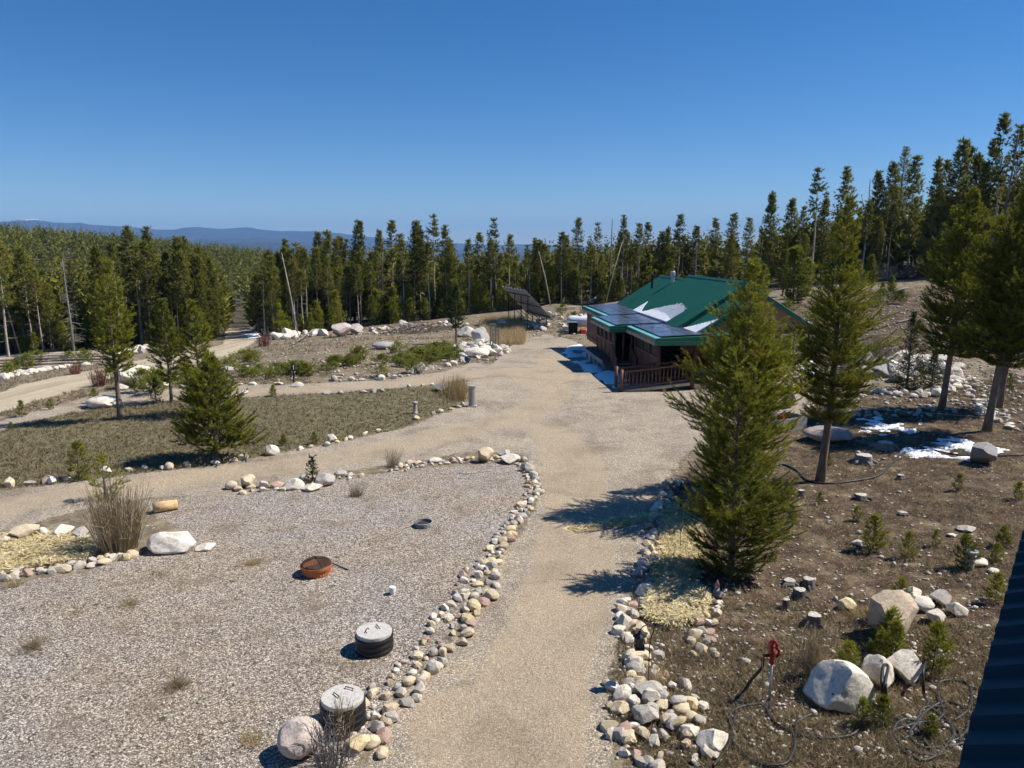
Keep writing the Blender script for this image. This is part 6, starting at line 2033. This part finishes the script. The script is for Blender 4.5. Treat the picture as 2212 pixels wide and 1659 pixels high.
# ------------------------------------------------------------------ low growth
def blades(name, pts, K, hgt, w, spread, mat, label, cat, seed, shade=(0.2, 0.9), up=1.0, kind='stuff'):
    g = np.random.default_rng(seed)
    P = np.array(pts, float)
    n = len(P)
    d = unit(np.array([0, 0, up]) + spread * g.normal(size=(n, K, 3)) * np.array([1, 1, 0.3]))
    hh = (P[:, 3] if P.shape[1] > 3 else np.ones(n))[:, None, None] * hgt * g.uniform(0.5, 1.3, (n, K, 1))
    base = P[:, None, :3] + np.concatenate([g.normal(size=(n, K, 2)) * hgt * 0.25, np.zeros((n, K, 1))], -1)
    side = unit(np.cross(d, g.normal(size=(n, K, 3)))) * w * 0.5
    v = np.stack([base - side, base + side, base + d * hh], 2).reshape(-1, 3)
    c = np.repeat(g.uniform(*shade, (n, 1)), K * 3, 1).ravel()
    o = link(name, np_mesh(name, v, np.arange(len(v)).reshape(-1, 3), M[mat], np.stack([c] * 3, 1)))
    return tag(o, label, cat, None, kind)


def on_ground(n, box, seed, keep=None):
    g = np.random.default_rng(seed)
    u = g.uniform(box[0], box[2], n)
    v = g.uniform(box[1], box[3], n)
    B = np.array([[*ray(a, b)] for a, b in zip(u, v)])
    t = CAM_H / -B[:, 2]
    for _ in range(16):
        t = np.clip(0.5 * t + 0.5 * (CAM_H - H(B[:, 0] * t, B[:, 1] * t)) / -B[:, 2], 3, 200)
    x, y = B[:, 0] * t, B[:, 1] * t
    ok = (t < 190)
    if keep is not None: ok &= keep(x, y)
    x, y = x[ok], y[ok]
    return np.stack([x, y, H(x, y)], 1)


notdrive = lambda x, y: ~(inside(Z_YARD, x, y) | inside(Z_LANE, x, y) | inside(Z_LOOP, x, y) | inside(Z_ROAD, x, y) | inside(Z_PAD, x, y))
def patchy(x, y, s=0.5, th=0.5, seed=5): return fbm(x * s, y * s, seed, 3) > th
blades('lawn_grass', on_ground(15000, (-40, 840, 1020, 1062), 1, lambda x, y: inside(Z_LAWN, x, y)), 4, 0.13, 0.026, 0.7, 'drygrass', 'short dry grass covering the island between the lanes', 'grass', 81, (0.0, 0.75))
blades('slope_grass', on_ground(16000, (1320, 880, 2212, 1659), 2, lambda x, y: notdrive(x, y) & patchy(x, y, 0.7, 0.44)), 5, 0.15, 0.014, 0.9, 'drygrass', 'dry matted grass among stones on the brown slope', 'grass', 82, (0.25, 1.0))
blades('hill_grass', on_ground(5000, (1700, 590, 2212, 880), 3, lambda x, y: notdrive(x, y) & patchy(x, y, 0.4, 0.5)), 5, 0.20, 0.03, 0.8, 'drygrass', 'dry grass on the hillside beyond the cabin', 'grass', 83, (0.2, 1.0))
blades('meadow_grass', on_ground(9000, (480, 700, 1260, 830), 4, lambda x, y: notdrive(x, y) & patchy(x, y, 0.3, 0.45)), 5, 0.20, 0.035, 0.8, 'drygrass', 'dry yellow grass over the meadow below the forest', 'grass', 84, (0.2, 1.0))
blades('roadside_grass', on_ground(3500, (-20, 790, 480, 900), 5, lambda x, y: notdrive(x, y)), 5, 0.18, 0.03, 0.8, 'drygrass', 'dry grass between the road and the upper lane', 'grass', 85, (0.1, 0.9))
blades('pad_weeds', on_ground(1300, (0, 1040, 1160, 1659), 6, lambda x, y: inside(Z_PAD, x, y) & patchy(x, y, 0.6, 0.56, 8)), 5, 0.08, 0.008, 1.0, 'drygrass', 'thin dead weeds scattered over the gravel pad', 'weeds', 86, (0.0, 0.5))
pg = on_ground(1500, (1040, 690, 1130, 745), 7)
blades('tall_pale_grass', pg, 9, 0.62, 0.03, 0.28, 'palegrass', 'tall pale yellow grass behind the wooden frame', 'grass', 87, (0.2, 1.0))
tg = np.concatenate([on_ground(60, (975, 845, 1005, 868), 8), on_ground(30, (950, 838, 1000, 860), 9)])
blades('bunch_grass', tg, 12, 0.75, 0.026, 0.25, 'palegrass', 'clump of tall reddish dry grass at the tip of the grass island', 'grass', 88, (0.0, 0.6))


def tuft(u, v, h, label, seed, n=70, mat='drygrass', spread=0.55, w=0.008, r=0.10, shade=(0.2, 1.0), name='grass_tuft', cat='grass tuft'):
    g = np.random.default_rng(seed)
    p = gp(u, v)
    pts = [(g.normal() * r, g.normal() * r, 0.0) for _ in range(n)]
    P = np.array(pts)
    d = unit(np.array([0, 0, 1.0]) + spread * g.normal(size=(n, 3, 3)) * np.array([1, 1, 0.3]))
    ln = h * g.uniform(0.5, 1.1, (n, 3, 1))
    side = unit(np.cross(d, g.normal(size=(n, 3, 3)))) * w * 0.5
    b = np.repeat(P[:, None, :], 3, 1)
    v_ = np.stack([b - side, b + side, b + d * ln], 2).reshape(-1, 3)
    c = np.repeat(g.uniform(*shade, (n, 1)), 9, 1).ravel()
    o = link(name, np_mesh(name, v_, np.arange(len(v_)).reshape(-1, 3), M[mat], np.stack([c] * 3, 1)), None, p)
    return tag(o, label, cat)


for i, (u, v, h, l, m_, sp) in enumerate([(545, 1218, 0.22, 'pale grass tuft on the gravel nearest the fire pit', 'palegrass', 0.6), (285, 1305, 0.25, 'brown weed tuft alone on the gravel below the straw bed', 'drygrass', 0.8), (165, 1322, 0.12, 'low yellow grass tuft on the gravel', 'palegrass', 0.8), (75, 1400, 0.42, 'dead branching weed near the picture border', 'drygrass', 0.7),
                                          (385, 1485, 0.35, 'straggly dry weed in the middle of the near gravel', 'drygrass', 0.8), (545, 1602, 0.28, 'spiky pale grass tuft beside the pinkish boulder', 'palegrass', 0.8), (770, 1072, 0.55, 'dry reddish weed below the upper stone row', 'drygrass', 0.45), (1145, 1045, 0.22, 'pale tuft at the bend of the stone border', 'palegrass', 0.7),
                                          (1345, 843, 0.5, 'pale tuft at the foot of the ramp post', 'palegrass', 0.4), (1420, 1480, 0.55, 'golden dry grass at the lantern hook', 'palegrass', 0.45), (1755, 1440, 0.9, 'brown dry weed beside the long white boulder', 'drygrass', 0.5), (1855, 1330, 0.3, 'dry tuft behind the single yellowish rock', 'palegrass', 0.7),
                                          (850, 1008, 0.9, 'tall thin dead weed in the upper stone row', 'drygrass', 0.4), (30, 1265, 0.3, 'rusty brown tuft at the straw bed corner', 'drygrass', 0.8), (340, 1240, 0.12, 'low dead weed below the dry bush', 'drygrass', 0.9)]):
    tuft(u, v, h, l, 500 + i, 60 if h > 0.2 else 34, m_, sp)


def bush(u, v, h, wpx, label, seed, n, mat, name='dry_bush', twigs=2, rad=0.010, lean=0.0, cat='bush'):
    """many thin stems rising from one foot"""
    g = np.random.default_rng(seed)
    p = gp(u, v)
    half = wpx * mpp(p) / 2
    mb = MB()
    for k in range(n):
        a = g.uniform(0, 6.28)
        q = math.sqrt(g.random())
        b = Vector((math.cos(a) * q * half * 0.45, math.sin(a) * q * half * 0.45, -0.05))
        hh = h * g.uniform(0.5, 1.0) * (1 - 0.25 * q)
        tip = Vector((math.cos(a) * half * q * g.uniform(0.6, 1.1) + g.normal() * 0.05 + lean * hh, math.sin(a) * half * q * g.uniform(0.6, 1.1), hh))
        mid = b.lerp(tip, 0.5) + Vector((g.normal() * 0.04, g.normal() * 0.04, hh * 0.06))
        mb.tube([b, mid, tip], [rad, rad * 0.7, rad * 0.3], 3, False)
        for t in range(twigs):
            f = g.uniform(0.25, 0.85)
            s = mid.lerp(tip, max(0, f * 2 - 1)) if f > 0.5 else b.lerp(mid, f * 2)
            mb.tube([s, s + Vector((g.normal() * 0.14 * h * 0.6, g.normal() * 0.14 * h * 0.6, g.uniform(0.1, 0.3) * h * 0.6))], [rad * 0.5, rad * 0.25], 3, False)
    o = mb.build(name, M[mat], None, p)
    return tag(o, label, cat)


bush(256, 1186, 2.15, 165, 'tall dry willow bush rising beside the straw bed', 601, 230, 'twig', twigs=3, rad=0.008)
bush(715, 1655, 0.95, 130, 'dead branching weeds in front of the sunken riser', 602, 60, 'greytwig', 'dead_weeds', 4, 0.008, cat='weeds')
bush(748, 1600, 0.9, 60, 'upright dead stalks beside the sunken riser', 603, 26, 'twig', 'dead_weeds', 3, 0.008, cat='weeds')
bush(214, 835, 1.5, 50, 'reddish bare shrub between the road and lane', 604, 80, 'redtwig', 'bare_shrub', 3, 0.014)
bush(570, 748, 1.4, 40, 'red twigged shrub where the road meets the woods', 605, 70, 'redtwig', 'bare_shrub', 3, 0.02)
bush(165, 808, 1.0, 40, 'orange brown shrub in the white rocks by the road', 606, 60, 'redtwig', 'bare_shrub', 3, 0.018)
bush(400, 800, 1.1, 40, 'reddish shrub showing between the slim pines', 607, 60, 'redtwig', 'bare_shrub', 3, 0.018)
bush(1895, 790, 2.2, 80, 'grey purple bare shrub above the rock bank', 608, 90, 'greytwig', 'bare_shrub', 4, 0.014)
bush(1850, 835, 1.4, 60, 'leafless reddish shrub in front of the rock bank', 609, 60, 'redtwig', 'bare_shrub', 3, 0.014)
bush(1925, 600, 2.0, 120, 'dark leafless thicket at the top of the slope', 610, 140, 'greytwig', 'bare_shrub', 4, 0.02)
bush(1760, 1470, 1.3, 80, 'loose brown weed stalks behind the long white boulder', 611, 70, 'twig', 'dead_weeds', 3, 0.006, cat='weeds')
# brush pile
p_ = gp(905, 716)
mb = MB(); g = np.random.default_rng(93)
for k in range(260):
    a, q = g.uniform(0, 6.28), math.sqrt(g.random())
    c = Vector((math.cos(a) * q * 3.4, math.sin(a) * q * 2.0, g.uniform(0.05, 1.3) * (1 - q * 0.85)))
    d = Vector((g.normal(), g.normal(), g.normal() * 0.3)).normalized() * g.uniform(0.4, 1.0)
    mb.tube([c - d, c + d], [0.02, 0.012], 3, False)
tag(mb.build('brush_pile', M['bark'], None, p_), 'dark pile of cut branches on the bank below the forest', 'brush pile')

# saplings and low green growth
SAP = [make_pine(700 + i, 1.0, 0.05, 0.42, 0.12, 7, 9, 0.12, 0.015, 0.45, 'low', 0.05, 0.01, 0.015, 0.12, 0.25, 1.2, 'needle', 'bark', 5, 3, 0, 0.13) for i in range(4)]
LOW = [make_pine(710 + i, 0.55, 0.02, 0.6, 0.07, 7, 8, 0.12, 0.02, 0.5, 'spruce', 0.08, 0.01, 0.015, 0.15, 0.15, 0.9, 'shrub', 'bark', 5, 0, 0, 0.2) for i in range(3)]


def sapling(u, v, h, label, k, form=SAP, group=None, name='pine_sapling', cat='sapling', sc=1.0):
    p = gp(u, v)
    s = h / (1.0 if form is SAP else 0.55)
    plant_tree(p, form[k % len(form)], name, label, cat, group, (s * sc, s * sc, s), k * 1.3)


for i, (u, v, h, l) in enumerate([(1885, 1188, 0.85, 'tallest sapling in the middle of the brown slope'), (1960, 1205, 0.62, 'sapling beside the tallest one on the brown slope'), (2080, 1228, 0.75, 'dark sapling beside the capped post'), (1920, 1400, 0.75, 'sapling in front of the biggest tan block'), (1900, 1345, 0.6, 'sapling on the shaded side of the biggest tan block'), (1930, 1440, 0.8, 'bright sapling right under the biggest tan block'),
                                  (2015, 1450, 0.85, 'sapling beside the slab shaped boulder'), (1900, 1420, 0.5, 'low sapling behind the middle white boulder'), (1945, 1305, 0.55, 'sapling beside the white pointed rock'), (2070, 1060, 0.5, 'sapling in sunlight below the grey pyramid boulder'), (2150, 1300, 0.6, 'sapling nearest the dark roof edge'), (2165, 1180, 0.5, 'sapling beside the dark roof top corner'),
                                  (1830, 1460, 0.6, 'broad sapling behind the long white boulder'), (1860, 1570, 0.45, 'sapling with the hose across it'), (1905, 1570, 0.5, 'dark sapling under the hose loops'), (2010, 1590, 0.35, 'tiny sapling inside the hose coil'), (2150, 1215, 0.45, 'sapling near the low white boulder'), (1770, 1090, 0.35, 'little sapling below the tall full pine'), (2200, 1080, 0.5, 'sapling at the picture border on the slope'),
                                  (1712, 1120, 0.35, 'sapling nearest the dense near pine'), (1850, 1125, 0.4, 'sapling above the tallest slope sapling'), (2020, 1180, 0.4, 'sapling on the open slope near the flat grey stone'), (1790, 1005, 0.35, 'green sprig beside the tall pine trunk'), (590, 855, 0.55, 'sapling standing at the upper lane edge of the grass'), (205, 870, 0.7, 'sapling beside the low white boulder near the slim pine'), (48, 900, 0.7, 'bright sapling at the corner of the grass island'), (678, 960, 0.45, 'sapling at the lower edge of the grass island'),
                                  (612, 962, 0.4, 'second sapling at the lower edge of the grass island'), (110, 885, 0.5, 'dark sapling in the long shadow near the road'), (25, 930, 0.35, 'sapling low at the picture border of the grass'), (1210, 728, 0.45, 'low green bush on the gravel before the solar array'), (1985, 720, 0.9, 'lone sapling standing on the mid slope'), (2180, 840, 0.7, 'sapling on the path side of the hillside')]):
    sapling(u, v, h, l, i)
g = np.random.default_rng(95)
n = 0
for k in range(120):                            # low green scrub in the meadow
    u, v = g.uniform(470, 1000), 0
    v = np.interp(u, [470, 650, 800, 1000], [800, 800, 790, 765]) + g.normal() * 12
    if fbm(u * 0.012, v * 0.04, 41, 2) < 0.47: continue
    sapling(u, v, g.uniform(0.35, 0.75), 'low bright green pine scrub in the meadow above the upper lane', k, LOW, 'low pine scrub in the meadow', 'low_pine', 'shrub', 1.2)
for u, v in [(30, 800), (60, 798), (85, 792), (125, 788), (150, 786), (185, 790), (20, 815), (290, 822), (240, 828), (310, 846), (340, 850)]:
    sapling(u, v, g.uniform(0.6, 1.1), 'small green scrub between white rocks beside the road', int(u), LOW, 'green scrub by the road rocks', 'low_pine', 'shrub', 0.9)
for u, v, h in [(1700, 680, 1.0), (1760, 690, 0.8), (1925, 650, 1.1), (1945, 655, 0.9), (1895, 662, 0.9), (1240, 695, 0.8), (1215, 680, 0.9), (1180, 690, 0.6), (1260, 680, 0.7)]:
    sapling(u, v, h, 'small pine scrub dotted over the bank and hillside behind the cabin', int(u), LOW, 'pine scrub behind the cabin', 'low_pine', 'shrub', 0.8)


# straw
def straw(name, zone, n, hgt, label, seed):
    g = np.random.default_rng(seed)
    lo, hi = zone.min(0), zone.max(0)
    x, y = g.uniform(lo[0], hi[0], n * 3), g.uniform(lo[1], hi[1], n * 3)
    wx = 0.12 * (fbm(x * 4, y * 4, seed) - 0.5)
    k = inside(zone, x + wx, y + wx)
    x, y = x[k][:n], y[k][:n]
    n = len(x)
    z = H(x, y) + 0.01 + hgt * g.random(n) * (0.4 + 1.2 * fbm(x * 2.2, y * 2.2, seed + 1, 2))
    a = g.uniform(0, 6.28, n)
    L = g.uniform(0.05, 0.17, n)
    t = g.normal(size=n) * 0.25
    d = np.stack([np.cos(a), np.sin(a), t], 1) * L[:, None]
    s = np.stack([-np.sin(a), np.cos(a), g.normal(size=n) * 0.5], 1) * 0.007
    c = np.stack([x, y, z], 1)
    v = np.stack([c - d - s, c - d + s, c + d + s, c + d - s], 1).reshape(-1, 3)
    col = np.repeat(g.uniform(0, 1, (n, 1)), 4, 1).ravel()
    o = link(name, np_mesh(name, v, np.arange(n * 4).reshape(-1, 4), M['strawm'], np.stack([col] * 3, 1)))
    tag(o, label, 'straw', None, 'stuff')


straw('straw_mulch', Z_STRAW[0], 14000, 0.10, 'yellow straw spread over the bed beside the tall dry bush', 96)
straw('straw_mulch', Z_STRAW[1], 9000, 0.14, 'thick yellow straw filling the square stone bed', 97)
straw('straw_mulch', Z_STRAW[2], 9000, 0.09, 'yellow straw under the dense near pine', 98)
straw('straw_mulch', Z_STRAW[3], 1100, 0.02, 'thin streak of straw blown across the driveway', 99)


# snow lying on the ground
def snow_patch(pts, label, seed, th=0.08, hole=0.42, sc=1.1):
    P = poly(pts)
    lo, hi = P.min(0) - 0.4, P.max(0) + 0.4
    st_ = max(0.07, (hi - lo).max() / 90)
    xs, ys_ = np.arange(lo[0], hi[0], st_), np.arange(lo[1], hi[1], st_)
    X, Y = np.meshgrid(xs, ys_)
    wx = 0.9 * (fbm(X * sc, Y * sc, seed) - 0.5)
    ins = inside(P, (X + wx).ravel(), (Y + wx * 0.8).ravel()).reshape(X.shape)
    nz = fbm(X * sc * 1.3, Y * sc * 1.3, seed + 3, 4)
    f = ins & (nz > hole)
    hgt = np.where(f, th * np.clip((nz - hole) * 5, 0.12, 1), -0.04)
    Z = H(X, Y) + hgt
    na = len(xs)
    keep = f[:-1, :-1] | f[1:, :-1] | f[:-1, 1:] | f[1:, 1:]
    i, j = np.nonzero(keep)
    b = i * na + j
    F = np.stack([b, b + 1, b + na + 1, b + na], 1)
    used = np.unique(F)
    mp = np.full(X.size, -1); mp[used] = np.arange(len(used))
    V = np.stack([X.ravel(), Y.ravel(), Z.ravel()], 1)[used]
    o = link('snow_patch', np_mesh('snow_patch', V, mp[F], M['snow'], smooth=True))
    tag(o, label, 'snow', None, 'stuff')


snow_patch([(1213, 752), (1255, 745), (1300, 765), (1345, 800), (1360, 838), (1325, 836), (1280, 806), (1225, 770)], 'long patch of old snow in the shade beside the cabin porch', 801, 0.10, 0.38, 0.8)
snow_patch([(1935, 985), (1960, 965), (2010, 945), (2060, 940), (2100, 955), (2110, 975), (2185, 968), (2180, 980), (2100, 985), (2090, 998), (2010, 990), (1960, 988)], 'bright broken patch of melting snow on the dark slope', 802, 0.06, 0.44, 1.5)
snow_patch([(1850, 905), (1930, 895), (1990, 905), (1985, 935), (1900, 945), (1855, 930)], 'small bits of snow in the shade of the hillside pines', 803, 0.05, 0.58, 2.2)
snow_patch([(525, 722), (556, 716), (560, 728), (540, 732)], 'thin snow left along the shaded road verge', 804, 0.06, 0.4, 1.0)
snow_patch([(2105, 1022), (2150, 1018), (2160, 1032), (2112, 1036)], 'little snow remnant in front of the grey pyramid boulder', 805, 0.05, 0.45, 2.0)
snow_patch([(1720, 780), (1760, 778), (1765, 812), (1725, 815)], 'strip of snow at the cabin gable foundation', 806, 0.08, 0.35, 1.0)
